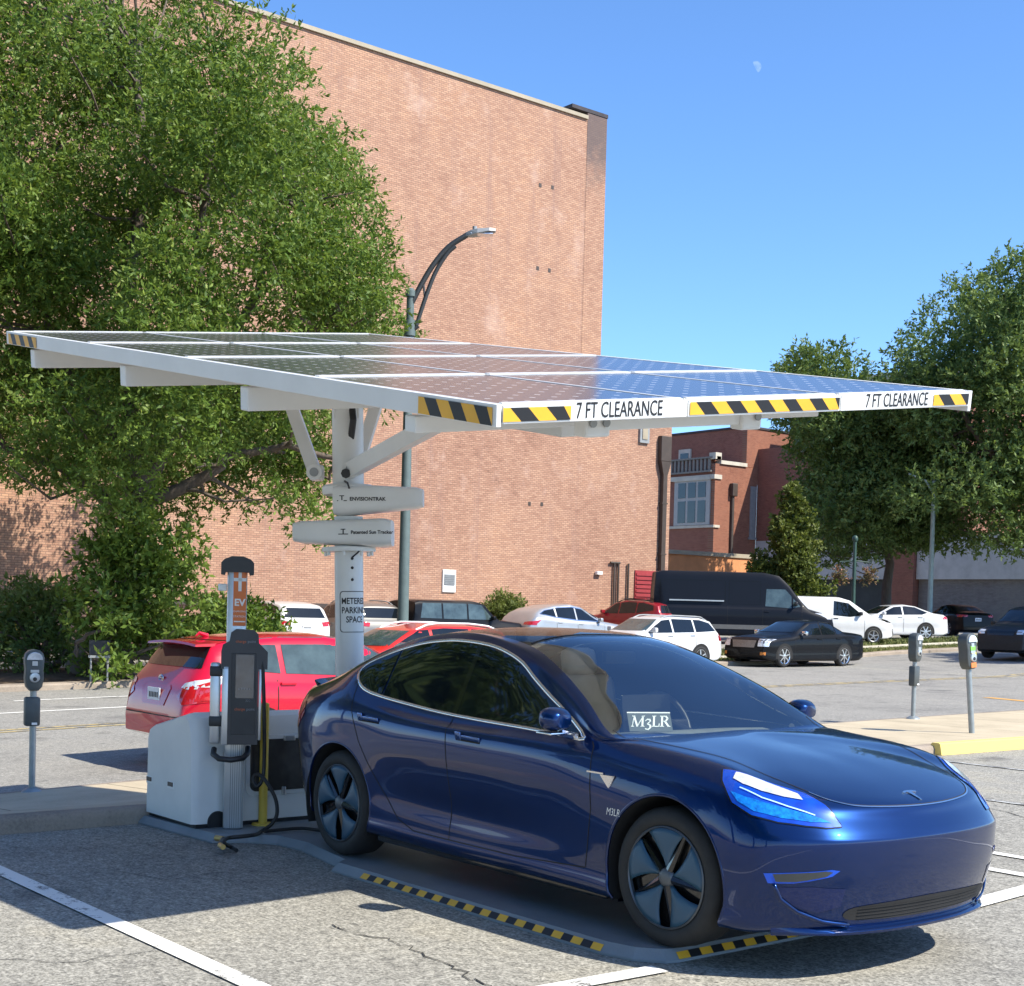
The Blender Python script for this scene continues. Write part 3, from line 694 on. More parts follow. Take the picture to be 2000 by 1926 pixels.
# fascia boards with hazard tape
def hazard(mb, o, ex, ey, x0, x1, h, pitch=.125, slant=.06, mi=(1, 2)):
    o = Vector(o); ex = Vector(ex); ey = Vector(ey); ez = ex.cross(ey)
    x = x0 - slant; k = 0
    while x < x1:
        a, b = x, x + pitch / 2
        lo = (max(x0, min(x1, a + slant)), max(x0, min(x1, b + slant))); hi = (max(x0, min(x1, a)), max(x0, min(x1, b)))
        if lo[1] - lo[0] + hi[1] - hi[0] > 1e-4:
            mb.add([o + ex * lo[0] + ez * .003, o + ex * lo[1] + ez * .003, o + ex * hi[1] + ey * h + ez * .003, o + ex * hi[0] + ey * h + ez * .003], [(0, 1, 2, 3)], mi[k % 2])
        x += pitch / 2; k += 1
fm = MB()
HB = .072
for i in range(3): fm.box((i * PW + PW / 2, -.016, -.043), (PW - .006, .026, HB + .004), bev=.003)
# near edge faces -y of the canopy frame
o0, ex0, ey0 = (0, -.0295, -HB), (1, 0, 0), (0, 0, 1); hh = HB - .014
hazard(fm, o0, ex0, ey0, .0, .36, hh, .19, .06); hazard(fm, o0, ex0, ey0, PW + .012, 2 * PW - .012, hh, .19, .06); hazard(fm, o0, ex0, ey0, 3 * PW - .31, 3 * PW - .01, hh, .19, .06)
for xc in (.64, 2 * PW + .44): put_text(fm, '7 FT CLEARANCE', .098, (xc, -.0305, -HB / 2 - .002), (1, 0, 0), (0, 0, 1), mi=2, xs=.66, depth=.0008, bold=.0002)
fm.build('near_fascia', [M_WHITEM, M_YEL, M_BLKT], can)
sm = MB()
sm.box((-.016, CL / 2, -.047), (.026, CL + .05, .094), bev=.003)
exs, eys = (0, -1, 0), (0, 0, 1)
hazard(sm, (-.0295, .56, -.089), (0, -1, 0), eys, .0, .56, .075, .19, .05); hazard(sm, (-.0295, CL - .03, -.089), (0, -1, 0), eys, .0, .62, .075, .19, .05)
sm.build('side_fascia', [M_WHITEM, M_YEL, M_BLKT], can)
MB().box((CW + .016, CL / 2, -.055), (.026, CL + .05, .11), bev=.003).build('side_fascia', M_WHITEM, can)
MB().box((CW / 2, CL + .016, -.043), (CW, .026, .086), bev=.003).build('back_fascia', M_WHITEM, can)
# purlins across, main beam along
for v, xs_, xe in ((.67, -.003, CW - .45), (2.34, -.003, CW - .3), (4.06, -.003, CW - .3), (5.78, -.003, CW - .3)):
    b = MB().box(((xs_ + xe) / 2, v, -.175 if v > 1 else -.148), (xe - xs_, .09, .13 if v > 1 else .076), bev=.006)
    b.build('purlin', [M_WHITEM, M_BLK], can)
BU0, BU1, BVV, BZ = .73, 1.80, .30, -.138
b = MB().box(((BU0 + BU1) / 2, BVV, BZ), (BU1 - BU0, .05, .055), bev=.004)
for u, w_ in ((BU0 + .03, .15), (BU1 - .03, .14)):
    b.box((u, BVV, BZ - .005), (w_, .09, .10), bev=.012)
    for q in ((-.04, .012), (.04, .012)) if u < 1 else ((.03, .012),): b.cyl((u + q[0], BVV - .05, BZ + q[1]), (u + q[0], BVV - .06, BZ + q[1]), .02, n=12, mi=1)
b.build('front_bar', [M_WHITEM, M_GREYM], can)
# column
ci = MC.inverted()
colx = at_d(682, 1290, 10.15); CX0, CY0 = colx[0], colx[1]
def plane_z(x, y):
    d = (Vector((x, y, 0)) - Vector(A_)); return A_[2] - (d.x * EZ.x + d.y * EZ.y) / EZ.z
ct = plane_z(CX0, CY0); lc = ci @ Vector((CX0, CY0, ct)); print('column', CX0, CY0, ct, lc)
MB().box((lc.x, CL / 2 + .3, -.31), (.16, CL - 2.8, .14), bev=.008).build('main_beam', M_WHITEM, can)
lean = .031
CX0 += RT[0] * lean * 1.3; CY0 += RT[1] * lean * 1.3
col = thing('tracker_column', 'white steel canopy column with METERED PARKING SPACE notice and two drive pods', 'column', (CX0, CY0, .06))
zt = ct - .42 - .06
def zpx(py, D=10.15): return CAMH + (-(py - (CYP + PITCH * FPX + ROLL * (690 - 1000)))) * D / FPX - .06
r0 = .102
MB().cyl((0, 0, 0), (0, 0, zpx(1010)), r0, n=40).build('column', M_WHITEM, col, smooth=40)
MB().cyl((0, 0, zpx(990)), (0, 0, zpx(800)), r0 + .01, n=40).build('sleeve', M_WHITEM, col, smooth=40)
RTv = Vector((RT[0], RT[1], 0)).normalized(); TC = -Vector((FW[0], FW[1], 0)).normalized()     # directions along the picture and toward the street corner
hd = MB(); hz = zpx(800)
for s in (-1, 1): hd.box((RTv * (s * .065)) + Vector((0, 0, hz + (zt - hz) / 2)), (.05, .16, zt - hz + .16), rot=Matrix.Rotation(math.atan2(RTv.y, RTv.x), 3, 'Z'), bev=.006)
hd.build('hinge_bracket', M_WHITEM, col)
cb = MB(); 
for k in range(3): cb.tube([RTv * (.03 + .012 * k) + TC * (.09) + Vector((0, 0, zt - .02)), RTv * (.045 + .012 * k) + TC * .15 + Vector((0, 0, zt - .12)), RTv * (.02 + .012 * k) + TC * .09 + Vector((0, 0, zt - .25))], .012, 8)
cb.build('cable', M_BLK, col)
# struts from collar to canopy beams
def lp(px, py, d=10.15): return Vector(at_d(px, py, d)) - Vector((CX0, CY0, .06))
def strut(a, b, w, lug=True):
    m = MB(); d = (b - a).normalized(); sx = d.cross(TC).normalized(); sy = sx.cross(d)
    ring = lambda p: [p + sx * w * q[0] + sy * w * q[1] for q in ((-1, -1), (1, -1), (1, 1), (-1, 1))]
    m.loft([ring(a), ring(b)])
    if lug: m.cyl(a - TC * .0 + TC * (w + .012), a - TC * (w + .012), w * 1.25, n=18); m.cyl(a + TC * (w + .02), a + TC * (w + .012), .032, n=14, mi=1)
    return m.build('strut', [M_WHITEM, M_GREYM], col)
strut(lp(637, 922, 10.05), lp(584, 758, 10.6), .045)
strut(lp(715, 925, 10.1), lp(764, 780, 10.7), .042, False)
strut(lp(708, 918, 10.0), lp(918, 815, 8.4), .05)
lg = MB()
for px in (640, 700): lg.box(lp(px, 922, 10.07), (.1, .12, .11), rz=math.atan2(RTv.y, RTv.x), bev=.02)
lg.cyl(lp(697, 925, 9.97), lp(697, 925, 9.9), .035, n=8, mi=1); lg.build('strut_lug', [M_WHITEM, M_BLK], col)
def pod(name, px0, px1, py0, py1, taper, txt, tx, sz, Dd):
    zc = zpx((py0 + py1) / 2); h = (py1 - py0) * 10.15 / FPX / 2 * 1.12; x0 = (px0 - 679) * 10.15 / FPX; x1 = (px1 - 679) * 10.15 / FPX
    m = MB(); rings = []
    for i in range(13):
        t = i / 12; x = x0 + (x1 - x0) * t
        k = 1 - taper * (t if taper > 0 else t - 1) * (1 if taper > 0 else 1)
        if taper < 0: k = 1 + taper * (1 - t)
        e = 1 if 0 < i < 12 else .86
        hh = h * k * e; dd = .17 * k * e; zz = zc - (h - h * k) * (-.35)
        rings.append([RTv * x + TC * (.05 + dd * q[0]) + Vector((0, 0, zz + hh * q[1])) for q in [(math.copysign(abs(math.cos(a)) ** .45, math.cos(a)), math.copysign(abs(math.sin(a)) ** .45, math.sin(a))) for a in [2 * math.pi * n / 28 for n in range(28)]]])
    m.loft(rings)
    o = m.build('drive_pod', M_WHITEM, col, smooth=50)
    tm = MB(); xc = (tx - 679) * 10.15 / FPX; kk = 1 - abs(taper) * .5
    bv = BVHTree.FromPolygons([v.co for v in o.data.vertices], [p.vertices for p in o.data.polygons])
    V, F = text_mesh(txt, sz, depth=0, bold=.001)
    pts = []
    V = [(v[0], v[1]) for v in V]; L0 = min(v[0] for v in V) - .055
    nV = len(V); V += [(L0 - .035, -.014), (L0 + .035, -.014), (L0 + .035, -.008), (L0 - .035, -.008), (L0 - .004, -.008), (L0 + .004, -.008), (L0 + .004, .02), (L0 - .004, .02), (L0 - .018, .02), (L0 + .016, .02), (L0 + .016, .026), (L0 - .018, .026)]
    F = list(F) + [(nV, nV + 1, nV + 2, nV + 3), (nV + 4, nV + 5, nV + 6, nV + 7), (nV + 8, nV + 9, nV + 10, nV + 11)]
    for v in V:
        q = RTv * (xc + v[0]) + Vector((0, 0, zc + v[1])); hit = bv.ray_cast(q + TC * 1, -TC)[0]
        pts.append((hit if hit else q + TC * .2) + TC * .003)
    tm.add(pts, F).build('pod_lettering', M_BLKT, o)
pod('upper', 655, 826, 952, 1008, .38, 'ENVISIONTRAK', 722, .036, 1)
pod('lower', 576, 766, 1018, 1069, -.28, 'Patented Sun Tracker', 730, .034, 1)
rg = MB(); rg.lathe([(r0 + .075, 0), (r0 + .085, .02), (r0 + .085, .055), (r0 + .07, .07), (r0, .07)], (0, 0, zpx(968)), 'z', 32)
rg.lathe([(r0, 0), (r0 + .09, 0), (r0 + .09, .03), (r0, .03)], (0, 0, zpx(1078)), 'z', 32)
for a in range(8): rg.cyl((math.cos(a * .785) * (r0 + .065), math.sin(a * .785) * (r0 + .065), zpx(1078) - .03), (math.cos(a * .785) * (r0 + .065), math.sin(a * .785) * (r0 + .065), zpx(1078)), .014, n=6)
rg.build('slew_ring', M_WHITEM, col, smooth=40)
rot_ = math.atan2(TC.y, TC.x)
def wrap(V2, zc, ang0, rr=r0 + .0015):
    out = []
    for x, y in V2:
        a = ang0 + x / rr; out.append((math.cos(rot_ + a) * rr, math.sin(rot_ + a) * rr, zc + y))
    return out
sg = MB(); zs = zpx(1195)
for k, t in enumerate(('METERED', 'PARKING', 'SPACE')):
    V, F = text_mesh(t, .062, depth=0, xs=.78, bold=.0012); sg.add(wrap([(v[0], v[1]) for v in V], zs + .075 - k * .066, .55), F)
def rrect(w, h, r, n=6):
    P = []
    for cx, cy, a0 in ((w - r, h - r, 0), (-w + r, h - r, 90), (-w + r, -h + r, 180), (w - r, -h + r, 270)):
        for i in range(n + 1): a = R(a0 + 90 * i / n); P.append((cx + r * math.cos(a), cy + r * math.sin(a)))
    return P
def dense(P, st=.01):
    o = []
    for a, b in zip(P, P[1:] + P[:1]):
        n = max(1, int(math.hypot(b[0] - a[0], b[1] - a[1]) / st))
        for i in range(n): o.append((a[0] + (b[0] - a[0]) * i / n, a[1] + (b[1] - a[1]) * i / n))
    return o
oi = dense(rrect(.112, .142, .025)); oo = [(x * 1.045, y * 1.036) for x, y in oi]; nn = len(oi)
sg.add(wrap(oi + oo, zs, .55), [(i, (i + 1) % nn, nn + (i + 1) % nn, nn + i) for i in range(nn)])
sg.build('parking_notice', M_BLKT, col)
hl = MB()
for py in (1092, 1110, 1133): 
    a = .35; c = Vector((math.cos(rot_ + a) * r0, math.sin(rot_ + a) * r0, zpx(py))); hl.sphere(c, .011, 6)
hl.tube([Vector((math.cos(rot_ + .35) * r0, math.sin(rot_ + .35) * r0, zpx(1090))), Vector((math.cos(rot_ + .5) * .16, math.sin(rot_ + .5) * .16, zpx(1082))), Vector((math.cos(rot_ + .7) * .17, math.sin(rot_ + .7) * .17, zpx(1072)))], .006, 6)
hl.tube([lp(694, 940, 10.0), lp(700, 944, 9.9), lp(703, 955, 9.9)], .007, 6); hl.build('sensor_lead', M_BLK, col)

ax_ = Vector((0, 0, 1)).cross(-RTv); col.rotation_mode = 'QUATERNION'; col.rotation_quaternion = Matrix.Rotation(lean, 3, ax_).to_quaternion()
# base plate with hazard edging
M_PLATE = pmat('grey traction plate', (.20, .225, .24), .55, var=.12, vs=2.5, bmp=.25, bs=160, rvar=.08)
PZ = .06
outline = [(-5.02, -1.26), (-3.98, -1.2), (-3.86, -.99), (-3.7, -.86), (-3.4, -.84), (-2.76, -.96), (-2.69, -1.05), (-.24, -1.07), (-.06, -1.03), (.06, -.93), (.08, -.86), (.08, .86), (.06, .95), (-.2, 1.07), (-2.7, 1.07), (-5.02, 1.12)]
plate = thing('base_plate', 'low grey steel base plate with yellow and black edging under the blue sedan', 'base plate', (0, 0, 0))
cx_, cy_ = -2.3, 0.
def off(P, d):
    o = []; n = len(P)
    for i in range(n):
        a, b, c = Vector(P[i - 1]), Vector(P[i]), Vector(P[(i + 1) % n]); n1 = Vector(((b - a).y, -(b - a).x)).normalized(); n2 = Vector(((c - b).y, -(c - b).x)).normalized()
        o.append(tuple(b + (n1 + n2).normalized() * d))
    return o
inn = off(outline, -.042); mp = MB()
mp.loft([[(x, y, .002) for x, y in outline], [(x, y, .014) for x, y in outline], [(x, y, PZ) for x, y in inn]], True)
mp.build('plate', M_PLATE, plate)
hz_ = MB()
def dashes(a, b, ai, bi, n):
    a, b, ai, bi = Vector((*a, .0155)), Vector((*b, .0155)), Vector((*ai, PZ + .0015)), Vector((*bi, PZ + .0015)); up = Vector((0, 0, .002))
    for k in range(n):
        t0, t1 = k / n, (k + 1) / n
        p = [a.lerp(b, t0), a.lerp(b, t1), ai.lerp(bi, t1), ai.lerp(bi, t0)]
        p[2] = p[1].lerp(p[2], .62); p[3] = p[0].lerp(p[3], .62); hz_.add([q + up for q in p], [(0, 1, 2, 3)], k % 2)
i7, i8 = 6, 7
A0, A1, I0, I1 = [Vector(q) for q in (outline[6], outline[7], inn[6], inn[7])]
dashes(A0.lerp(A1, .13), A1, I0.lerp(I1, .13), I1, 29); dashes(outline[10], outline[11], inn[10], inn[11], 22)
hz_.build('hazard_edging', [M_YEL, M_BLKT], plate)

# battery cabinet
M_CAB = pmat('off white cabinet paint', (.68, .67, .63), .55, var=.07, vs=2.2, bmp=.1, bs=120, rvar=.08)
cab = thing('equipment_cabinet', 'white chest high equipment cabinet with a dark hatch behind the sedan', 'cabinet', (-4.62, 0, .05))
def csec(y, t=1.):
    x0, x1 = -.40, .37; b = .035
    return [(x0, y, .04), (x1, y, .04), (x1 - .03, y, .69 * t), (x1 - .07, y, .775 * t), (x1 - .13, y, .81 * t), (x0 + .1, y, .69 * t), (x0 + .04, y, .665 * t), (x0 + .01, y, .6 * t)]
cm = MB(); rings = []
for y, t, s in ((-1.21, .97, .93), (-1.185, .99, .98), (-1.15, 1, 1), (.95, 1, 1), (1.0, .97, .95)):
    rings.append([((p[0]) * s, p[1], p[2] if i > 1 else .04) for i, p in enumerate(csec(y, t))])
cm.loft(rings); cm.build('shell', M_CAB, cab, smooth=30)
sk = MB().box((-.015, -.1, .02), (.74, 2.16, .04)); sk.build('plinth', M_BLK, cab)
ht = MB(); hy, hz1 = -.53, .43
def rr3(w, h, r, x, y0, z0): return [(x, y0 + q[0], z0 + q[1]) for q in rrect(w, h, r)]
ht.loft([rr3(.275, .215, .06, .35, hy, hz1), rr3(.275, .215, .06, .372, hy, hz1), rr3(.255, .195, .05, .376, hy, hz1)], True)
h_ = ht.build('hatch_frame', M_WHITEM, cab, smooth=40)
hp = MB(); hp.loft([rr3(.245, .185, .05, .37, hy, hz1), rr3(.245, .185, .05, .384, hy, hz1), rr3(.235, .175, .045, .388, hy, hz1)], True); hp.build('hatch', pmat('smoked hatch', (.06, .055, .05), .12, var=.3, vs=6), cab, smooth=40)
hg = MB().box((.392, hy + .06, hz1 + .19), (.02, .09, .04), bev=.005).box((.392, hy + .02, hz1 - .19), (.025, .03, .06), bev=.006); hg.build('hatch_latch', M_ALU, cab)
rc = MB()
for x in (-.33, .02): rc.box((x, -1.206, .28), (.1, .012, .055), bev=.003, mi=0).box((x, -1.213, .285), (.075, .008, .03), mi=1)
rc.build('lifting_slot', [M_WHITEM, M_BLK], cab)
MB().lathe([(0, .008), (.075, .008), (.08, 0)], (.366, -1.02, .045), 'x', 24).build('cable_port', M_BLK, cab)

# EV charging post
cp = np.array([-4.17, -.945, .06]); yaw = math.atan2(-.63, .776) + math.pi / 2     # screen faces the camera
fx = Vector((-FW[0], -FW[1], 0)).normalized(); face = math.atan2(fx.y, fx.x) + .2
ch = thing('charging_post', 'slim silver car charging post with dark screen head and orange EV sign', 'charger', tuple(cp), face + math.pi / 2)
# local: -y toward the viewer, x to the right
M_SIL = pmat('anodised post', (.60, .61, .61), .35, metal=.7, var=.05, vs=6)
pp = MB(); pp.box((0, 0, .93), (.135, .12, 1.86), bev=.02)
for k in range(7): pp.box((-.02 + k * .0145, -.0605, .43), (.006, .004, .84), mi=1)
pp.build('post', [M_SIL, M_GREYM], ch, smooth=40)
cpm = MB(); 
prof = [(-.112, 1.77), (-.112, 1.85), (-.09, 1.875), (-.04, 1.895), (.04, 1.895), (.09, 1.875), (.112, 1.85), (.112, 1.77), (.085, 1.765), (.08, 1.785), (-.08, 1.785), (-.085, 1.765)]
cpm.prism([(x, z) for x, z in prof], (0, .085, 0), (1, 0, 0), (0, 0, 1), .17); cpm.build('cap', M_BLK, ch, smooth=30)
M_ORG = pmat('orange sign face', (.62, .15, .025), .45, var=.04)
M_WT = pmat('white sign print', (.72, .72, .70), .5, var=0)
sgm = MB().box((.018, -.0615, 1.60), (.088, .004, .37), mi=0)
for c, s in (((.018, 1.72), (.022, .13)), ((.018, 1.735), (.086, .022)), ((.018, 1.445), (.075, .008))): sgm.box((c[0], -.0645, c[1]), (s[0], .003, s[1]), mi=1)
put_text(sgm, 'EV', .066, (.018, -.0645, 1.575), (1, 0, 0), (0, 0, 1), mi=1, bold=.0022, depth=.001); put_text(sgm, 'CHARGING', .017, (.018, -.0645, 1.515), (1, 0, 0), (0, 0, 1), mi=1, depth=.001); put_text(sgm, 'STATION', .02, (.018, -.0645, 1.48), (1, 0, 0), (0, 0, 1), mi=1, depth=.001)
sgm.build('ev_sign', [M_ORG, M_WT], ch)
hm = MB()
hpoly = [(-.05, .60), (.155, .60), (.155, 1.12), (.215, 1.12), (.215, 1.24), (.17, 1.285), (.155, 1.3), (.15, 1.36), (.12, 1.39), (.0, 1.395), (-.035, 1.37), (-.045, 1.31), (-.09, 1.285), (-.10, 1.24), (-.10, 1.12), (-.05, 1.12)]
hm.prism([(x, z) for x, z in hpoly], (0, -.06, 0), (1, 0, 0), (0, 0, 1), .10); hd_ = hm.build('head', pmat('charcoal head casing', (.03, .03, .034), .4, var=.15, vs=5), ch, smooth=25)
MB().box((.055, -.1625, .95), (.165, .006, .56), bev=.002).build('front_panel', M_BLK, hd_)
M_SCR = pmat('display glass', (.05, .065, .08), .03, var=.5, vs=7, spec=1., coat=1)
MB().box((.062, -.167, 1.07), (.125, .004, .30), bev=.001).build('screen', M_SCR, hd_)
M_LOGO = pmat('orange logo print', (.55, .12, .03), .5, var=0); M_LOGOG = pmat('grey logo print', (.25, .25, .26), .5, var=0)
lm = MB(); 
for z, y in ((1.31, -.1605), (.845, -.1662)):
    put_text(lm, 'charge', .027, (.032, y - .0012, z), (1, 0, 0), (0, 0, 1), mi=0, depth=.0006); put_text(lm, 'point', .027, (.105, y - .0012, z), (1, 0, 0), (0, 0, 1), mi=1, depth=.0006)
for k in range(5): lm.box((.025 + k * .018, -.1695, .985), (.007, .002, .012), mi=1)
for k in range(3): lm.tube([(.075 + k * .012 - .004, -.1695, .895), (.075 + k * .012 + .003, -.1695, .905), (.075 + k * .012 - .004, -.1695, .915)], .002, 4, mi=1)
lm.build('logo', [M_LOGO, M_LOGOG], hd_)
em = MB().box((-.065, -.11, .87), (.05, .10, .55), bev=.01).box((.168, -.11, .88), (.02, .09, .5), bev=.006); em.build('side_trim', M_SIL, ch, smooth=30)
hs_ = MB().box((-.135, -.06, .88), (.07, .08, .56), bev=.015).box((-.115, -.06, 1.1), (.12, .1, .07), bev=.01, mi=1).box((-.115, -.06, .755), (.12, .1, .07), bev=.01, mi=1); hs_.build('connector_holster', [M_SIL, M_BLK], ch, smooth=30)
hk = MB().tube([(-.135, -.06, .56), (-.14, -.12, .53), (-.10, -.18, .505), (-.02, -.21, .50), (.06, -.18, .51), (.09, -.12, .535), (.095, -.06, .57)], .02, 10); hk.build('cable_hook', M_BLK, ch, smooth=50)
MB().box((-.1, .02, 1.68), (.06, .08, .05), bev=.008).build('side_lamp', M_WHITEP, ch)
# charging cable, hanging and lying on the plate
def lw(px, py, d): return Vector(at_d(px, py, d))
cab1 = [lw(511, 1276, 9.72), lw(514, 1320, 9.72), lw(516, 1400, 9.75), lw(516, 1480, 9.8), lw(513, 1520, 9.8), lw(503, 1536, 9.8), lw(495, 1528, 9.8), lw(497, 1515, 9.8), lw(508, 1514, 9.78), lw(522, 1530, 9.75), lw(538, 1560, 9.75), lw(541, 1590, 9.75), lw(530, 1610, 9.75), lw(512, 1623, 9.75)]
def flat(px, py, z): return Vector(on(px, py, 2, z))
cab1 += [flat(500, 1630, .085), flat(470, 1634, .085), flat(445, 1637, .08), flat(437, 1646, .07), flat(452, 1655, .03), flat(462, 1661, .02)]
def smooth_path(P, n=5):
    P = [Vector(p) for p in P]; Q = [P[0] * 2 - P[1]] + P + [P[-1] * 2 - P[-2]]; o = []
    for i in range(1, len(Q) - 2):
        for k in range(n):
            t = k / n; a, b, c, d = Q[i - 1:i + 3]
            o.append(.5 * ((2 * b) + (c - a) * t + (2 * a - 5 * b + 4 * c - d) * t * t + (3 * b - a - 3 * c + d) * t ** 3))
    return o + [P[-1]]
tag(MB().tube(smooth_path(cab1), .0135, 8).build('charging_cable', M_RUB, smooth=60), 'black charging cable looping down from the charging post to the ground', 'cable')
cab2 = [flat(516, 1624, .08), flat(545, 1621, .08), flat(590, 1618, .08), flat(640, 1622, .08), Vector((-3.6, -.1, .08))]
tag(MB().tube(smooth_path(cab2), .012, 8).build('ground_cable', M_RUB, smooth=60), 'black cable lying along the foot of the white cabinet', 'cable')
pg = thing('plug_fitting', 'brass cable fitting with black boot lying by the charging post', 'cable fitting', tuple(flat(440, 1640, .07)))
MB().cyl((-.09, -.02, 0), (-.02, -.005, 0), .02, n=10).build('sleeve', pmat('brass', (.55, .36, .12), .4, metal=.6), pg)
MB().cyl((.12, -.1, -.01), (.2, -.12, -.01), .018, n=10).build('collar', bpy.data.materials['brass'], pg); MB().cyl((-.02, -.005, 0), (.12, -.1, -.01), .018, n=10).build('boot', M_BLK, pg)
bo = thing('bollard', 'thin yellow steel bollard beside the charging post', 'bollard', (-4.2, -.69, .06))
MB().cyl((0, 0, 0), (0, 0, .86), .031, n=20).sphere((0, 0, .86), (.031, .031, .012), 8).build('post', pmat('faded yellow paint', (.72, .50, .07), .5, var=.12, vs=8), bo, smooth=40)
MB().lathe([(0, .012), (.075, .012), (.08, 0)], (0, 0, 0), 'z', 20).build('foot_flange', bpy.data.materials['faded yellow paint'], bo)
# ---------------------------------------------------------------- car tools
def car_paint(name, col, metal=.0, rough=.35, coat=1., flake=True):
    m, nt, b = _nt(name); co = objco(nt)
    f = noise(nt, co, 900, 2, .5) if flake else None
    d = noise(nt, co, 1.6, 5, .6)
    c = ramp(nt, d, [(.35, tuple(v * .93 for v in col)), (.65, tuple(min(1, v * 1.05) for v in col))])
    nt.links.new(c, b.inputs['Base Color']); b.inputs['Metallic'].default_value = metal; b.inputs['Roughness'].default_value = rough
    b.inputs['Coat Weight'].default_value = coat; b.inputs['Coat Roughness'].default_value = .02; b.inputs['Coat IOR'].default_value = 1.45; b.inputs['Specular IOR Level'].default_value = .15
    return m
M_GLASSC = pmat('tinted car glass', (.006, .009, .012), .025, var=.2, vs=2, spec=.55)
M_TYRE = pmat('tyre rubber', (.018, .018, .018), .75, var=.25, vs=20)
M_CHROME = pmat('bright trim', (.72, .73, .75), .16, metal=1., var=.03)
M_ALLOY = pmat('alloy wheel', (.55, .56, .57), .3, metal=.8, var=.06)
M_BLKG = pmat('gloss black trim', (.01, .01, .011), .12, var=.2, coat=.5)
M_UNDER = pmat('wheel well liner', (.012, .012, .012), .9, var=.2)
M_SEAM = pmat('panel gap', (.004, .004, .005), .7, var=0)
M_RED_L = pmat('red tail lamp lens', (.42, .01, .015), .08, var=.2, vs=14, coat=1)
M_CLEAR = pmat('clear lamp lens', (.72, .74, .76), .12, metal=.35, var=.25, vs=18, coat=1)
M_PLATEW = pmat('licence plate', (.66, .68, .72), .4, var=.05)
M_GREYPL = pmat('grey bumper plastic', (.09, .09, .09), .6, var=.1)
def cr(P0, P1, P2, P3, t):
    return .5 * ((2 * P1) + (P2 - P0) * t + (2 * P0 - 5 * P1 + 4 * P2 - P3) * t * t + (3 * P1 - P0 - 3 * P2 + P3) * t ** 3)
def dense_grid(net, ni, nj, mirror_ends=True):
    """Catmull-Rom surface through a net [station][line] of half a car (right side, y<0)"""
    A = np.array(net, float); m = np.array([1, -1, 1.])
    g0 = A[1] * m if mirror_ends else 2 * A[0] - A[1]; g1 = A[-2] * m if mirror_ends else 2 * A[-1] - A[-2]
    B = np.concatenate([g0[None], A, g1[None]]); rows = []
    for i in range(1, len(B) - 2):
        for k in range(ni): rows.append(cr(B[i - 1], B[i], B[i + 1], B[i + 2], k / ni))
    rows.append(B[-2]); Rw = np.array(rows)
    h0 = 2 * Rw[:, 0] - Rw[:, 1]; h1 = Rw[:, -2] * m
    Cc = np.concatenate([h0[:, None], Rw, h1[:, None]], 1); cols = []
    for j in range(1, Cc.shape[1] - 2):
        for k in range(nj): cols.append(cr(Cc[:, j - 1], Cc[:, j], Cc[:, j + 1], Cc[:, j + 2], k / nj))
    cols.append(Cc[:, -2]); G = np.array(cols).transpose(1, 0, 2)
    return G                                                            # [row][col][xyz]
def snap_patch(bv, poly, off_, cell=.03, flip=None, eps=.4):
    """fill a 3-D outline with small faces laid on a surface (nearest point), lifted by off_"""
    P = [Vector(p) for p in poly]; c = sum(P, Vector()) / len(P); nrm = Vector()
    for a, b in zip(P, P[1:] + P[:1]): nrm += (a - c).cross(b - c)
    nrm.normalize(); u = (P[1] - P[0]).normalized(); u = (u - nrm * u.dot(nrm)).normalized(); v = nrm.cross(u)
    bm = bmesh.new(); q = [((p - c).dot(u), (p - c).dot(v)) for p in P]
    bm.faces.new([bm.verts.new((a, b, 0)) for a, b in q])
    for ax in (0, 1):
        lo = min(p[ax] for p in q); hi = max(p[ax] for p in q); k = int((hi - lo) / cell)
        for i in range(1, k + 1):
            s = lo + (hi - lo) * i / (k + 1); no = (1, 0, 0) if ax == 0 else (0, 1, 0)
            bmesh.ops.bisect_plane(bm, geom=bm.verts[:] + bm.edges[:] + bm.faces[:], plane_co=(s, 0, 0) if ax == 0 else (0, s, 0), plane_no=no)
    h = np.array([[p.dot(nrm) for p in [pp - c]][0] for pp in P])
    V = []
    for vt in bm.verts:
        p = c + u * vt.co.x + v * vt.co.y
        w_ = [1 / ((vt.co.x - a) ** 2 + (vt.co.y - b) ** 2 + 1e-6) for a, b in q]; hh = sum(wi * hi_ for wi, hi_ in zip(w_, h)) / sum(w_)
        loc, n_, _, _ = bv.find_nearest(p + nrm * hh); V.append(loc + n_ * off_)
    bm.verts.index_update(); F = [[vv.index for vv in f.verts] for f in bm.faces]; bm.free()
    return V, F
def side_cast(bv, x, z, s, ymax=1.6):
    hit = bv.ray_cast(Vector((x, s * ymax, z)), Vector((0, -s, 0)))
    return (hit[0], hit[1]) if hit[0] else (None, None)
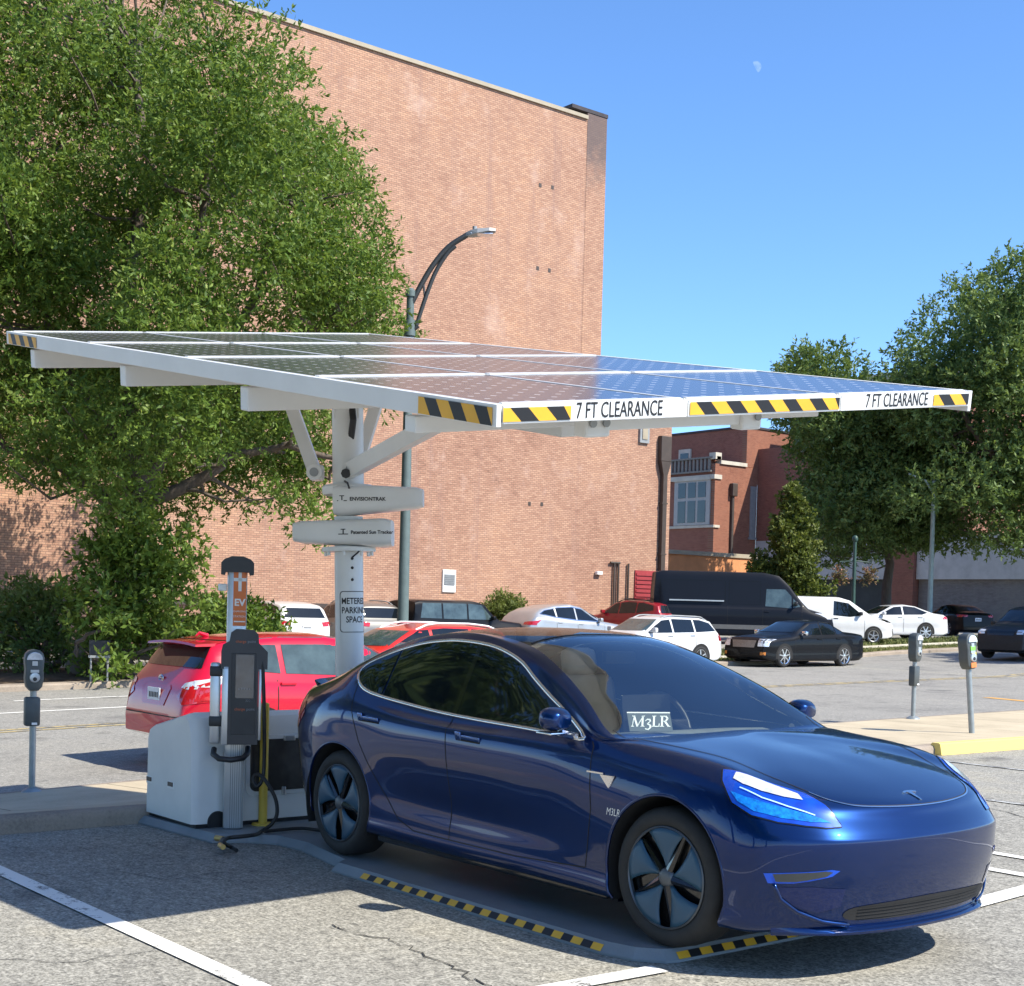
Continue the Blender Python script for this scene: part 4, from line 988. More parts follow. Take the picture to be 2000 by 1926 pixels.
def cast_patch(bv, poly2, axis, sgn, off_, cell=.04, far=6.):
    """outline in the two other axes, thrown on the surface along an axis"""
    oth = [k for k in range(3) if k != axis]; bm = bmesh.new()
    bm.faces.new([bm.verts.new((a, b, 0)) for a, b in poly2])
    for ax in (0, 1):
        lo = min(p[ax] for p in poly2); hi = max(p[ax] for p in poly2); k = int((hi - lo) / cell)
        for i in range(1, k + 1):
            s = lo + (hi - lo) * i / (k + 1)
            bmesh.ops.bisect_plane(bm, geom=bm.verts[:] + bm.edges[:] + bm.faces[:], plane_co=(s, 0, 0) if ax == 0 else (0, s, 0), plane_no=(1, 0, 0) if ax == 0 else (0, 1, 0))
    V = []; bad = set(); bm.verts.index_update()
    for vt in bm.verts:
        o = [0, 0, 0]; o[oth[0]] = vt.co.x; o[oth[1]] = vt.co.y; o[axis] = sgn * far; d = [0, 0, 0]; d[axis] = -sgn
        hit = bv.ray_cast(Vector(o), Vector(d))
        if hit[0] is None or hit[0][axis] * sgn < -1.2 * far: bad.add(vt.index); V.append(Vector(o))
        else: V.append(hit[0] + hit[1] * (off_ if hit[1].dot(Vector(d)) < 0 else -off_))
    F = [[v.index for v in f.verts] for f in bm.faces if not any(v.index in bad for v in f.verts)]; bm.free()
    return V, F
def ribbon(bv, path, w, off_, closed=False, step=.02, nrm=None):
    P = [Vector(p) for p in path]; 
    if closed: P.append(P[0])
    D = [P[0]]
    for a, b in zip(P[:-1], P[1:]):
        n = max(1, int((b - a).length / step))
        for i in range(1, n + 1): D.append(a.lerp(b, i / n))
    S = []
    for p in D:
        l, n_, _, _ = bv.find_nearest(p); S.append((l, n_))
    V = []; F = []
    for i, (l, n_) in enumerate(S):
        t = (S[min(i + 1, len(S) - 1)][0] - S[max(i - 1, 0)][0]); 
        if t.length < 1e-7: t = Vector((1, 0, 0))
        s = n_.cross(t.normalized()).normalized() * (w / 2); V += [l + n_ * off_ - s, l + n_ * off_ + s]
    for i in range(len(S) - 1): F.append((2 * i, 2 * i + 1, 2 * i + 3, 2 * i + 2))
    return V, F
def smooth_obj(o): o.data.polygons.foreach_set('use_smooth', [True] * len(o.data.polygons)); return o
def vf_obj(name, V, F, mat, parent): 
    me = bpy.data.meshes.new(name); me.from_pydata([tuple(v) for v in V], [], F); me.materials.append(mat); me.polygons.foreach_set('use_smooth', [True] * len(F)); me.update()
    o = bpy.data.objects.new(name, me); COL.objects.link(o); o.parent = parent; return o
def wheel(parent, x, y, s, r, w, rim_r, style, name='wheel', matr=None, yaw=0.):
    """wheel > tyre, rim; s=-1 right side, +1 left"""
    e = bpy.data.objects.new(name, None); COL.objects.link(e); e.parent = parent; e.location = (x, y, r); e.rotation_euler = (0, 0, yaw)
    t = MB().lathe([(rim_r * .99, -w / 2 + .012), (rim_r + .012, -w / 2), (r - .045, -w / 2 - .004), (r - .018, -w / 2 + .012), (r - .004, -w / 2 + .035), (r, 0), (r - .004, w / 2 - .035), (r - .018, w / 2 - .012), (r - .045, w / 2 + .004), (rim_r + .012, w / 2), (rim_r * .99, w / 2 - .012)], (0, 0, 0), 'y', 56)
    t.build('tyre', M_TYRE, e, smooth=40)
    f = s * (w / 2)
    if style == 'aero':
        bk = MB().lathe([(0, f - s * .05), (rim_r, f - s * .045)], (0, 0, 0), 'y', 40); bk.build('inner_rim', M_BLKG, e)
        rm = MB().lathe([(rim_r * .99, f - s * .03), (rim_r * 1.0, f - s * .002), (rim_r * .975, f + s * .003), (rim_r * .955, f - s * .004)], (0, 0, 0), 'y', 56)
        ro = rm.build('rim', pmat('rim edge', (.10, .11, .12), .4, metal=.4) if 'rim edge' not in bpy.data.materials else bpy.data.materials['rim edge'], e, smooth=40)
        for k in range(5):
            a0 = 2 * math.pi * k / 5 + .33
            m_ = MB(); rings = []
            for rr in np.linspace(.045, rim_r * .96, 9):
                t_ = (rr - .045) / (rim_r * .96 - .045); lo = a0 - (.16 + .32 * t_ ** .8) ; hi = a0 + (.10 + .40 * t_ ** .75)
                dep = f + s * (.012 - .028 * (1 - t_) ** 1.5 - .012 * t_ ** 2)
                ring = []
                for q in range(9):
                    th = (lo + (hi - lo) * q / 8) * -s; dd = dep - s * .012 * ((q - 4) / 4) ** 2
                    ring.append((rr * math.cos(th), dd, rr * math.sin(th)))
                rings.append(ring)
            m_.loft(rings, False, False); o = m_.build('wheel_blade', matr, ro, smooth=60)
            so = o.modifiers.new('t', 'SOLIDIFY'); so.thickness = .008; so.offset = 0
            sp = MB(); a1 = a0 + .63 + .12
            th = a1 * -s
            c0 = Vector((.04 * math.cos(th), f - s * .02, .04 * math.sin(th))); c1 = Vector((rim_r * .95 * math.cos(th + .05), f - s * .028, rim_r * .95 * math.sin(th + .05)))
            sp.tube([c0, c1], [.022, .012], 6); sp.build('spoke', M_BLKG, ro, smooth=50)
        MB().lathe([(0, f + s * .006), (.03, f + s * .004), (.042, f - s * .004), (.048, f - s * .02)], (0, 0, 0), 'y', 24).build('hub_cap', bpy.data.materials['rim edge'], e, smooth=40)
    else:
        mt = matr or M_ALLOY
        bk = MB().lathe([(0, f - s * .045), (rim_r, f - s * .04)], (0, 0, 0), 'y', 32, mi=1)
        bk.lathe([(rim_r * .99, f - s * .03), (rim_r, f), (rim_r * .93, f - s * .006), (rim_r * .9, f - s * .03)], (0, 0, 0), 'y', 40)
        ns = style
        for k in range(ns):
            th = 2 * math.pi * k / ns + .2; u = Vector((math.cos(th), 0, math.sin(th))); v_ = Vector((-math.sin(th), 0, math.cos(th)))
            wq = rim_r * .13; y0, y1 = f - s * .03, f - s * .004
            bk.loft([[u * .03 + v_ * wq + Vector((0, y0, 0)), u * .03 + v_ * wq * .8 + Vector((0, y1 + s * .002, 0)), u * .03 - v_ * wq * .8 + Vector((0, y1 + s * .002, 0)), u * .03 - v_ * wq + Vector((0, y0, 0))],
                     [u * rim_r * .95 + v_ * wq * .8 + Vector((0, y0, 0)), u * rim_r * .95 + v_ * wq * .55 + Vector((0, y1, 0)), u * rim_r * .95 - v_ * wq * .55 + Vector((0, y1, 0)), u * rim_r * .95 - v_ * wq * .8 + Vector((0, y0, 0))]])
        bk.lathe([(0, f + s * .004), (rim_r * .2, f), (rim_r * .24, f - s * .03)], (0, 0, 0), 'y', 20)
        bk.build('rim', [mt, M_BLKG], e, smooth=35)
    return e

# ---------------------------------------------------------------- the blue electric sedan
S = [
 [(.62,0,.15),(.80,0,.175),(.83,0,.27),(.868,0,.42),(.879,0,.565),(.871,0,.605),(.828,0,.668),(.80,0,.722),(.70,0,.768),(.53,0,.825),(.28,0,.885),(.02,0,.925)],
 [(.6,.28,.15),(.78,.30,.175),(.81,.32,.27),(.847,.33,.42),(.857,.33,.565),(.848,.32,.607),(.805,.30,.672),(.77,.28,.727),(.67,.25,.775),(.50,.21,.832),(.25,.13,.892),(-.02,0,.93)],
 [(.55,.50,.15),(.70,.58,.175),(.735,.60,.27),(.772,.62,.42),(.782,.625,.565),(.772,.615,.612),(.728,.585,.682),(.685,.55,.742),(.58,.49,.795),(.40,.40,.852),(.15,.23,.908),(-.08,0,.94)],
 [(.47,.62,.15),(.565,.76,.172),(.60,.79,.27),(.625,.81,.42),(.629,.815,.57),(.613,.80,.632),(.572,.77,.714),(.52,.72,.785),(.41,.63,.835),(.24,.50,.882),(.02,.28,.93),(-.17,0,.955)],
 [(.38,.62,.15),(.45,.86,.165),(.465,.885,.28),(.47,.90,.42),(.465,.90,.56),(.44,.885,.675),(.39,.855,.78),(.32,.79,.862),(.21,.69,.895),(.07,.56,.922),(-.1,.32,.952),(-.25,0,.968)],
 [(.15,.62,.16),(.2,.90,.17),(.2,.915,.29),(.2,.923,.42),(.2,.924,.57),(.18,.915,.70),(.14,.887,.815),(.08,.82,.898),(-.01,.735,.925),(-.12,.615,.945),(-.24,.35,.965),(-.34,0,.972)],
 [(-.2,.62,.16),(-.2,.90,.17),(-.2,.915,.29),(-.2,.92,.42),(-.2,.923,.57),(-.2,.918,.71),(-.22,.895,.835),(-.25,.84,.918),(-.29,.785,.943),(-.33,.71,.956),(-.36,.40,.962),(-.38,0,.964)],
 [(-.5,.62,.16),(-.52,.885,.175),(-.52,.902,.30),(-.52,.908,.42),(-.52,.917,.57),(-.52,.918,.72),(-.52,.90,.85),(-.54,.868,.922),(-.535,.85,.944),(-.475,.81,.966),(-.455,.40,.955),(-.45,0,.948)],
 [(-.8,.62,.16),(-.8,.88,.178),(-.8,.898,.30),(-.8,.896,.42),(-.8,.910,.57),(-.8,.918,.73),(-.8,.903,.865),(-.82,.85,.938),(-.825,.795,1.035),(-.745,.742,1.122),(-.715,.40,1.128),(-.695,0,1.125)],
 [(-1.1,.62,.16),(-1.1,.878,.18),(-1.1,.898,.30),(-1.1,.890,.42),(-1.1,.908,.57),(-1.1,.917,.735),(-1.1,.903,.875),(-1.1,.845,.948),(-1.1,.735,1.165),(-1.05,.66,1.262),(-1.01,.36,1.297),(-.99,0,1.30)],
 [(-1.4,.62,.16),(-1.4,.878,.18),(-1.4,.898,.30),(-1.4,.888,.42),(-1.4,.905,.57),(-1.4,.916,.74),(-1.4,.902,.88),(-1.4,.842,.955),(-1.4,.68,1.30),(-1.39,.592,1.376),(-1.365,.34,1.424),(-1.35,0,1.434)],
 [(-1.85,.62,.16),(-1.85,.878,.182),(-1.85,.898,.30),(-1.85,.889,.43),(-1.85,.905,.58),(-1.85,.915,.745),(-1.85,.902,.885),(-1.85,.838,.97),(-1.85,.645,1.385),(-1.85,.56,1.432),(-1.85,.31,1.464),(-1.85,0,1.472)],
 [(-2.3,.62,.16),(-2.3,.885,.19),(-2.3,.905,.31),(-2.3,.900,.44),(-2.3,.908,.59),(-2.3,.916,.75),(-2.3,.90,.905),(-2.3,.83,1.005),(-2.3,.655,1.365),(-2.3,.56,1.41),(-2.3,.31,1.442),(-2.3,0,1.45)],
 [(-2.65,.62,.17),(-2.65,.895,.195),(-2.65,.915,.31),(-2.65,.918,.44),(-2.65,.920,.60),(-2.65,.918,.76),(-2.65,.905,.93),(-2.65,.825,1.055),(-2.66,.685,1.29),(-2.66,.58,1.338),(-2.66,.32,1.373),(-2.66,0,1.383)],
 [(-2.9,.62,.18),(-2.9,.895,.20),(-2.9,.918,.32),(-2.9,.924,.45),(-2.9,.925,.61),(-2.9,.922,.77),(-2.9,.905,.945),(-2.9,.815,1.09),(-2.93,.735,1.19),(-2.95,.61,1.245),(-2.97,.34,1.285),(-2.98,0,1.295)],
 [(-3.2,.60,.2),(-3.2,.86,.22),(-3.2,.885,.33),(-3.2,.90,.46),(-3.2,.908,.61),(-3.2,.905,.78),(-3.2,.87,.95),(-3.2,.78,1.06),(-3.25,.69,1.10),(-3.3,.59,1.125),(-3.33,.33,1.15),(-3.34,0,1.16)],
 [(-3.35,.55,.22),(-3.42,.76,.25),(-3.45,.80,.35),(-3.48,.81,.47),(-3.51,.815,.62),(-3.54,.81,.78),(-3.56,.77,.91),(-3.57,.70,1.00),(-3.58,.62,1.035),(-3.6,.52,1.045),(-3.62,.3,1.058),(-3.63,0,1.063)],
 [(-3.5,.4,.24),(-3.62,.52,.26),(-3.66,.54,.36),(-3.70,.55,.48),(-3.74,.56,.62),(-3.76,.56,.78),(-3.74,.55,.90),(-3.73,.53,1.00),(-3.71,.48,1.045),(-3.70,.40,1.055),(-3.69,.24,1.062),(-3.69,0,1.067)],
 [(-3.55,0,.24),(-3.70,0,.26),(-3.75,0,.36),(-3.80,0,.48),(-3.84,0,.62),(-3.85,0,.78),(-3.81,0,.90),(-3.80,0,1.01),(-3.77,0,1.055),(-3.75,0,1.062),(-3.73,0,1.066),(-3.71,0,1.07)],
]
NI, NJ = 8, 6
G = dense_grid([[(x, -y, z) for x, y, z in row] for row in S], NI, NJ)
nr, nc = G.shape[:2]
full = np.concatenate([G, (G * np.array([1, -1, 1]))[:, ::-1][:, 1:]], 1); ncf = full.shape[1]
Vs = full.reshape(-1, 3); Fs = []; meta = []
ctr = nc - 1
for i in range(nr - 1):
    for j in range(ncf - 1):
        Fs.append((i * ncf + j, i * ncf + j + 1, (i + 1) * ncf + j + 1, (i + 1) * ncf + j)); meta.append((i / NI, (min(j, 2 * ctr - 1 - j) + .5) / NJ, -1 if j < ctr else 1))
bm0 = bmesh.new(); vv = [bm0.verts.new(p) for p in Vs]; lay = bm0.faces.layers.int.new('k')
for k, f in enumerate(Fs):
    try:
        fc = bm0.faces.new([vv[q] for q in f]); fc[lay] = k
    except ValueError: pass
bmesh.ops.remove_doubles(bm0, verts=bm0.verts, dist=.0004)
bmesh.ops.recalc_face_normals(bm0, faces=bm0.faces)
bm0.normal_update()
cen = bm0.faces[:]
if sum((f.normal.y * (1 if f.calc_center_median().y > 0 else -1)) for f in cen) < 0: bmesh.ops.reverse_faces(bm0, faces=bm0.faces); bm0.normal_update()
bm0.verts.index_update()
SV = [v.co.copy() for v in bm0.verts]; SN = [v.normal.copy() for v in bm0.verts]
SF = [([v.index for v in f.verts], meta[f[lay]]) for f in bm0.faces]
bm0.free()
BV = BVHTree.FromPolygons(SV, [f for f, _ in SF])
AX, RA = (0., -2.875), (.385, .378)
def in_arch(c): return any((c.x - a) ** 2 + (c.z - .334) ** 2 < r * r for a, r in zip(AX, RA)) and abs(c.y) > .58 and c.z < .8
# door outlines in side view
FD = [(-.545, .30), (-.50, .60), (-.53, .90), (-.60, .96), (-1.0, 1.2), (-1.4, 1.4), (-1.76, 1.42), (-1.75, .90), (-1.69, .5), (-1.70, .27)]
RD = [(-1.70, .27), (-1.69, .5), (-1.75, .90), (-1.76, 1.42), (-2.3, 1.4), (-2.75, 1.22), (-2.74, .98), (-2.63, .75), (-2.40, .50), (-2.2, .32), (-2.05, .275)]
HOODL = [(.80, 0), (.785, -.2), (.74, -.40), (.685, -.505), (.61, -.565), (.45, -.615), (.25, -.665), (0, -.715), (-.3, -.755), (-.55, -.78)]
HOODP = HOODL + [(-.62, -.70), (-.50, -.3), (-.46, 0)]; HOODP = HOODP + [(x, -y) for x, y in HOODP[::-1]]
def part_of(idx, mt):
    c = sum((SV[i] for i in idx), Vector()) / len(idx); st, ln, sd = mt
    if in_arch(c): return None
    if 7 <= st < 10 and ln > 9: return 'windshield'
    if 10 <= st < 14.5 and ln > 9: return 'glass_roof'
    if st < 7.2 and c.z > .66 and in_poly(c.x, c.y, HOODP): return 'hood'
    if ln > 1.2 and ln < 9 and in_poly(c.x, c.z, FD): return ('front_door', sd)
    if ln > 1.2 and ln < 9 and in_poly(c.x, c.z, RD): return ('rear_door', sd)
    return 'body'
parts = {}
for idx, mt in SF:
    p = part_of(idx, mt)
    if p: parts.setdefault(p, []).append(idx)
# round the cut of the wheel arches
cnt = {}
for fl in parts.values():
    for f in fl:
        for a, b in zip(f, f[1:] + f[:1]): cnt[frozenset((a, b))] = cnt.get(frozenset((a, b)), 0) + 1
for e, n_ in cnt.items():
    if n_ == 1:
        for i in e:
            v = SV[i]
            for a, r in zip(AX, RA):
                d = math.hypot(v.x - a, v.z - .334)
                if abs(v.y) > .56 and r * .9 < d < r * 1.2 and v.z > .12:
                    k = r / d; SV[i] = Vector((a + (v.x - a) * k, v.y, .334 + (v.z - .334) * k))
M_BLUE = car_paint('deep blue metallic paint', (.0006, .018, .095), .72, .32)
def glass_ws():
    m, nt, b = _nt('windscreen glass'); nt.nodes.remove(b); fr = N(nt, 'ShaderNodeFresnel'); fr.inputs['IOR'].default_value = 1.55
    tr = N(nt, 'ShaderNodeBsdfTransparent'); tr.inputs[0].default_value = (.86, .93, .91, 1); gl = N(nt, 'ShaderNodeBsdfGlossy'); gl.inputs['Roughness'].default_value = .012; gl.inputs[0].default_value = (.95, .97, 1, 1)
    ff = math_node(nt, 'MULTIPLY_ADD', fr.outputs[0], 1.0, .11)
    co_ = objco(nt); mx = N(nt, 'ShaderNodeMixShader'); nt.links.new(ff, mx.inputs[0]); nt.links.new(tr.outputs[0], mx.inputs[1]); nt.links.new(gl.outputs[0], mx.inputs[2])
    nt.links.new(mx.outputs[0], nt.nodes['Material Output'].inputs[0]); return m
M_WS = glass_ws()
M_ROOFG = pmat('black roof glass', (.006, .007, .009), .03, var=.1, spec=.7)
_n = M_ROOFG.node_tree; _t = N(_n, 'ShaderNodeBsdfTransparent'); _t.inputs[0].default_value = (.6, .62, .62, 1); _m = N(_n, 'ShaderNodeMixShader'); _m.inputs[0].default_value = .42
_n.links.new(_n.nodes['Principled BSDF'].outputs[0], _m.inputs[1]); _n.links.new(_t.outputs[0], _m.inputs[2]); _n.links.new(_m.outputs[0], _n.nodes['Material Output'].inputs[0])
car = thing('electric_sedan', 'glossy deep blue electric sedan parked on the plate under the solar canopy', 'car', (0, 0, .06))
objs = {}
for p, fl in parts.items():
    nm = p if isinstance(p, str) else p[0]
    used = sorted({i for f in fl for i in f}); mp_ = {o: n for n, o in enumerate(used)}
    me = bpy.data.meshes.new(nm); me.from_pydata([tuple(SV[i]) for i in used], [], [[mp_[i] for i in f] for f in fl]); me.update()
    me.polygons.foreach_set('use_smooth', [True] * len(fl)); me.normals_split_custom_set_from_vertices([tuple(SN[i]) for i in used])
    me.materials.append(M_WS if p == 'windshield' else (M_ROOFG if p == 'glass_roof' else M_BLUE))
    o = bpy.data.objects.new(nm, me); COL.objects.link(o); o.parent = car; objs[p] = o
body = objs['body']
# wheel wells, arches
for a, r in zip(AX, RA):
    for s in (-1, 1):
        w_ = MB(); w_.lathe([(.02, s * .50), (r - .004, s * .50), (r + .0, s * .905)], (a, 0, .334), 'y', 40, a0=-.45, a1=math.pi + .45, closed=False)
        w_.build('wheel_well', M_UNDER, body, smooth=50)
        lp_ = MB(); pth = []
        for k in range(49):
            th = -.42 + (math.pi + .84) * k / 48; x, z = a + (r + .004) * math.cos(th), .334 + (r + .004) * math.sin(th)
            l, n_ = side_cast(BV, x, z, s)
            if l: pth.append(l + Vector((0, -s * .006, 0)))
        lp_.tube(pth, .009, 8); lp_.build('arch_lip', M_BLUE, body, smooth=60)
MB().box((-1.44, 0, .20), (4.3, 1.1, .09)).build('underbody', M_UNDER, car)
M_BLADE = pmat('slate blue wheel cover', (.025, .075, .125), .42, metal=.0, var=.06, vs=9)
for a in AX:
    for s in (-1, 1): wheel(car, a, s * .782, s, .334, .232, .243, 'aero', matr=M_BLADE, yaw=.035 if a == 0 else 0)
# side glass, trims, doors seams
M_HANDLE = pmat('blue chrome handle', (.10, .17, .38), .15, metal=.9, var=.1)
DLO = [(-.62, .934), (-.86, 1.052), (-1.01, 1.118), (-1.19, 1.205), (-1.335, 1.282), (-1.5, 1.335), (-1.684, 1.370), (-1.95, 1.386), (-2.15, 1.378), (-2.336, 1.355), (-2.52, 1.315), (-2.665, 1.272), (-2.79, 1.222), (-2.845, 1.178), (-2.83, 1.125), (-2.77, 1.083), (-2.68, 1.052), (-2.53, 1.028), (-2.25, 1.0), (-1.87, .972), (-1.5, .957), (-1.16, .948), (-.85, .938)]
def cut_x(poly, x0, x1):
    bm = bmesh.new(); bm.faces.new([bm.verts.new((x, 0, z)) for x, z in poly])
    for x, sgn in ((x0, 1), (x1, -1)):
        bmesh.ops.bisect_plane(bm, geom=bm.verts[:] + bm.edges[:] + bm.faces[:], plane_co=(x, 0, 0), plane_no=(sgn, 0, 0), clear_outer=True)
    bm.faces.ensure_lookup_table(); f = bm.faces[0]; o = [(v.co.x, v.co.z) for v in f.verts]; bm.free(); return o
def refine(poly, n=4):
    P = [Vector((*p, 0)) for p in poly]; o = []
    for i in range(len(P)):
        a, b, c, d = P[i - 1], P[i], P[(i + 1) % len(P)], P[(i + 2) % len(P)]
        for k in range(n): q = cr(a, b, c, d, k / n); o.append((q.x, q.y))
    return o
DLOf = refine(DLO, 3)
def on_side(path, s): 
    o = []
    for x, z in path:
        l, _ = side_cast(BV, x, z, s)
        if l: o.append(l)
    return o
for s in (-1, 1):
    for nm, hi, lo in (('front_window', 0., -1.735), ('rear_window', -1.775, -2.50), ('quarter_window', -2.52, -3.)):
        V, F = cast_patch(BV, cut_x(DLOf, hi, lo), 1, s, .004, .05, 1.6)
        vf_obj(nm, V, F, M_GLASSC, objs[('front_door' if nm[0] == 'f' else 'rear_door', s)])
    pil = [(-1.735, .965), (-1.735, 1.376), (-1.775, 1.378), (-1.775, .967)]
    V, F = cast_patch(BV, pil, 1, s, .005, .05, 1.6); vf_obj('pillar_trim', V, F, M_BLKG, body)
    V, F = ribbon(BV, on_side(DLOf, s), .020, .006, True); 
    m_ = vf_obj('window_trim', V, F, M_CHROME, body); so = m_.modifiers.new('t', 'SOLIDIFY'); so.thickness = .006; so.offset = 1
    sm_ = []
    for path in (FD[:3] + [(-.555, .925)], [(-1.755, .965), (-1.75, .90), (-1.69, .5), (-1.70, .27)], [(-2.80, 1.09), (-2.77, 1.02), (-2.72, .92), (-2.63, .75), (-2.52, .62), (-2.40, .50), (-2.2, .32), (-2.05, .275)], [(-.545, .295), (-1.1, .268), (-1.7, .268), (-2.05, .272)]):
        sm_.append(ribbon(BV, on_side(refine(path, 3)[:-2] if False else path, s), .006, .0012))
    mb = MB()
    for V, F in sm_: mb.add(V, F)
    mb.build('door_seam', M_SEAM, body)
    for nm, hx, hz in (('front_door', -1.53, .858), ('rear_door', -2.53, .89)):
        l, n_ = side_cast(BV, hx, hz, s); mb = MB()
        mb.box((0, 0, 0), (.215, .012, .026), bev=.004).box((-.0, s * .002, -.017), (.215, .008, .008), mi=1).box((-.085, s * .003, .006), (.05, .014, .05), bev=.006, mi=0)
        h_ = mb.build('door_handle', [M_HANDLE, M_SEAM], objs[(nm, s)], smooth=40); h_.location = l + n_ * .003
        h_.rotation_euler = (s * -.18, 0.02, 0)
    # mirror
    mr = MB(); rings = []
    for t in np.linspace(0, 1, 9):
        k = math.sin(math.pi * (.12 + .80 * t)) ** .55 ; x = -.665 - .145 * t
        rings.append([(x, s * (.965 + .085 * k * math.copysign(abs(math.cos(a)) ** .7, math.cos(a))), 1.022 + .060 * k * math.copysign(abs(math.sin(a)) ** .7, math.sin(a)) + .012 * t) for a in [2 * math.pi * q / 20 for q in range(20)]])
    mr.loft(rings); mo = mr.build('mirror', M_BLUE, objs[('front_door', s)], smooth=50)
    mg = MB().box((-.800, s * .965, 1.034), (.006, .07, .045), bev=.004); mg.build('mirror_glass', M_CHROME, mo)
    mt_ = MB().box((-.735, s * .965, .957), (.12, .15, .012), bev=.004, mi=0).tube([(-.69, s * .83, .935), (-.70, s * .90, .947), (-.70, s * .96, .965)], [.02, .018, .02], 8, mi=0); mt_.build('mirror_foot', [M_CHROME], mo, smooth=40)
    # fender camera badge
    l, n_ = side_cast(BV, -.385, .755, s); bd = MB()
    bd.loft([[l + n_ * .002 + Vector((x * 1, 0, z)) for x, z in ((-.055, .022), (.05, .022), (.012, -.042))], [l + n_ * .012 + Vector((x * .9, 0, z * .9)) for x, z in ((-.055, .022), (.05, .022), (.012, -.042))]])
    bd.box(l + n_ * .004 + Vector((-.09, 0, .026)), (.12, .006, .008)); bd.build('side_badge', M_CHROME, body)
# fender lettering (right side)
l, n_ = side_cast(BV, -.335, .60, -1); ltm = MB(); V, F = text_mesh('M3LR', .052, depth=.0008, shear=.2, xs=.8)
for v in V: pass
pts = []
for v in V:
    ll, nn_ = side_cast(BV, -.335 + v[0], .60 + v[1], -1); pts.append(ll + nn_ * .002)
ltm.add(pts, F).build('fender_lettering', M_WHITEP, body)
# hood gap, emblem
hp_ = [(x, y) for x, y in HOODL] ; hp2 = [(x, -y) for x, y in hp_[::-1]] + hp_[1:]
def on_top(x, y): 
    h = BV.ray_cast(Vector((x, y, 3)), Vector((0, 0, -1))); return h[0], h[1]
hpd = [Vector((*p, 0)) for p in hp2]; pathh = []
Q = [hpd[0]] + hpd + [hpd[-1]]
for i in range(1, len(Q) - 2):
    for k in range(4):
        q = cr(Q[i - 1], Q[i], Q[i + 1], Q[i + 2], k / 4); pathh.append(on_top(q.x, q.y)[0])
V, F = ribbon(BV, pathh, .007, .0015); mb = MB().add(V, F)
mb.build('hood_gap', M_SEAM, objs['hood'])
V, F = ribbon(BV, [p + Vector((.006 if p.x > .5 else 0, 0, -.002)) for p in pathh if p.x > .55], .007, .0026); MB().add(V, F).build('hood_edge', M_CHROME, objs['hood'])
T_ = [(-.052, .030), (-.03, .040), (0, .043), (.03, .040), (.052, .030), (.046, .021), (.02, .028), (.014, .024), (.006, -.045), (0, -.056), (-.006, -.045), (-.014, .024), (-.02, .028), (-.046, .021)]
eb = MB(); bot = []; top = []
for a, b in T_:
    p, n_ = on_top(.735 - b * .85, -a); bot.append(p + n_ * .001); top.append(p + n_ * .005)
eb.loft([bot, top]); eb.build('emblem', M_CHROME, objs['hood'])
# headlamps
M_HL = None
def headlamp_mat():
    m, nt, b = _nt('blue tinted headlamp'); co = objco(nt); sp = N(nt, 'ShaderNodeSeparateXYZ'); nt.links.new(co, sp.inputs[0])
    f = noise(nt, co, 18, 2, .5)
    c = ramp(nt, f, [(.3, (.002, .045, .42)), (.7, (.003, .08, .55))]); nt.links.new(c, b.inputs['Base Color'])
    b.inputs['Roughness'].default_value = .22; b.inputs['Metallic'].default_value = .25; b.inputs['Coat Weight'].default_value = 1; b.inputs['Coat Roughness'].default_value = .02
    return m
M_HL = headlamp_mat()
HLP = [(.275, -.81, .868), (.31, -.85, .822), (.40, -.89, .74), (.50, -.87, .695), (.60, -.80, .672), (.69, -.72, .665), (.765, -.655, .674), (.815, -.585, .695), (.785, -.585, .708), (.69, -.585, .752), (.585, -.61, .79), (.47, -.685, .832), (.38, -.745, .857)]
HLI = [(.335, -.79, .86), (.42, -.735, .843), (.50, -.69, .818), (.58, -.65, .788), (.62, -.66, .765), (.56, -.72, .773), (.48, -.78, .79), (.40, -.815, .812), (.35, -.825, .835)]
HLC = [(.37, -.865, .785), (.44, -.845, .765), (.52, -.80, .745), (.62, -.73, .725), (.72, -.655, .708), (.77, -.62, .697), (.70, -.695, .682), (.60, -.785, .688), (.50, -.85, .708), (.42, -.872, .745)]
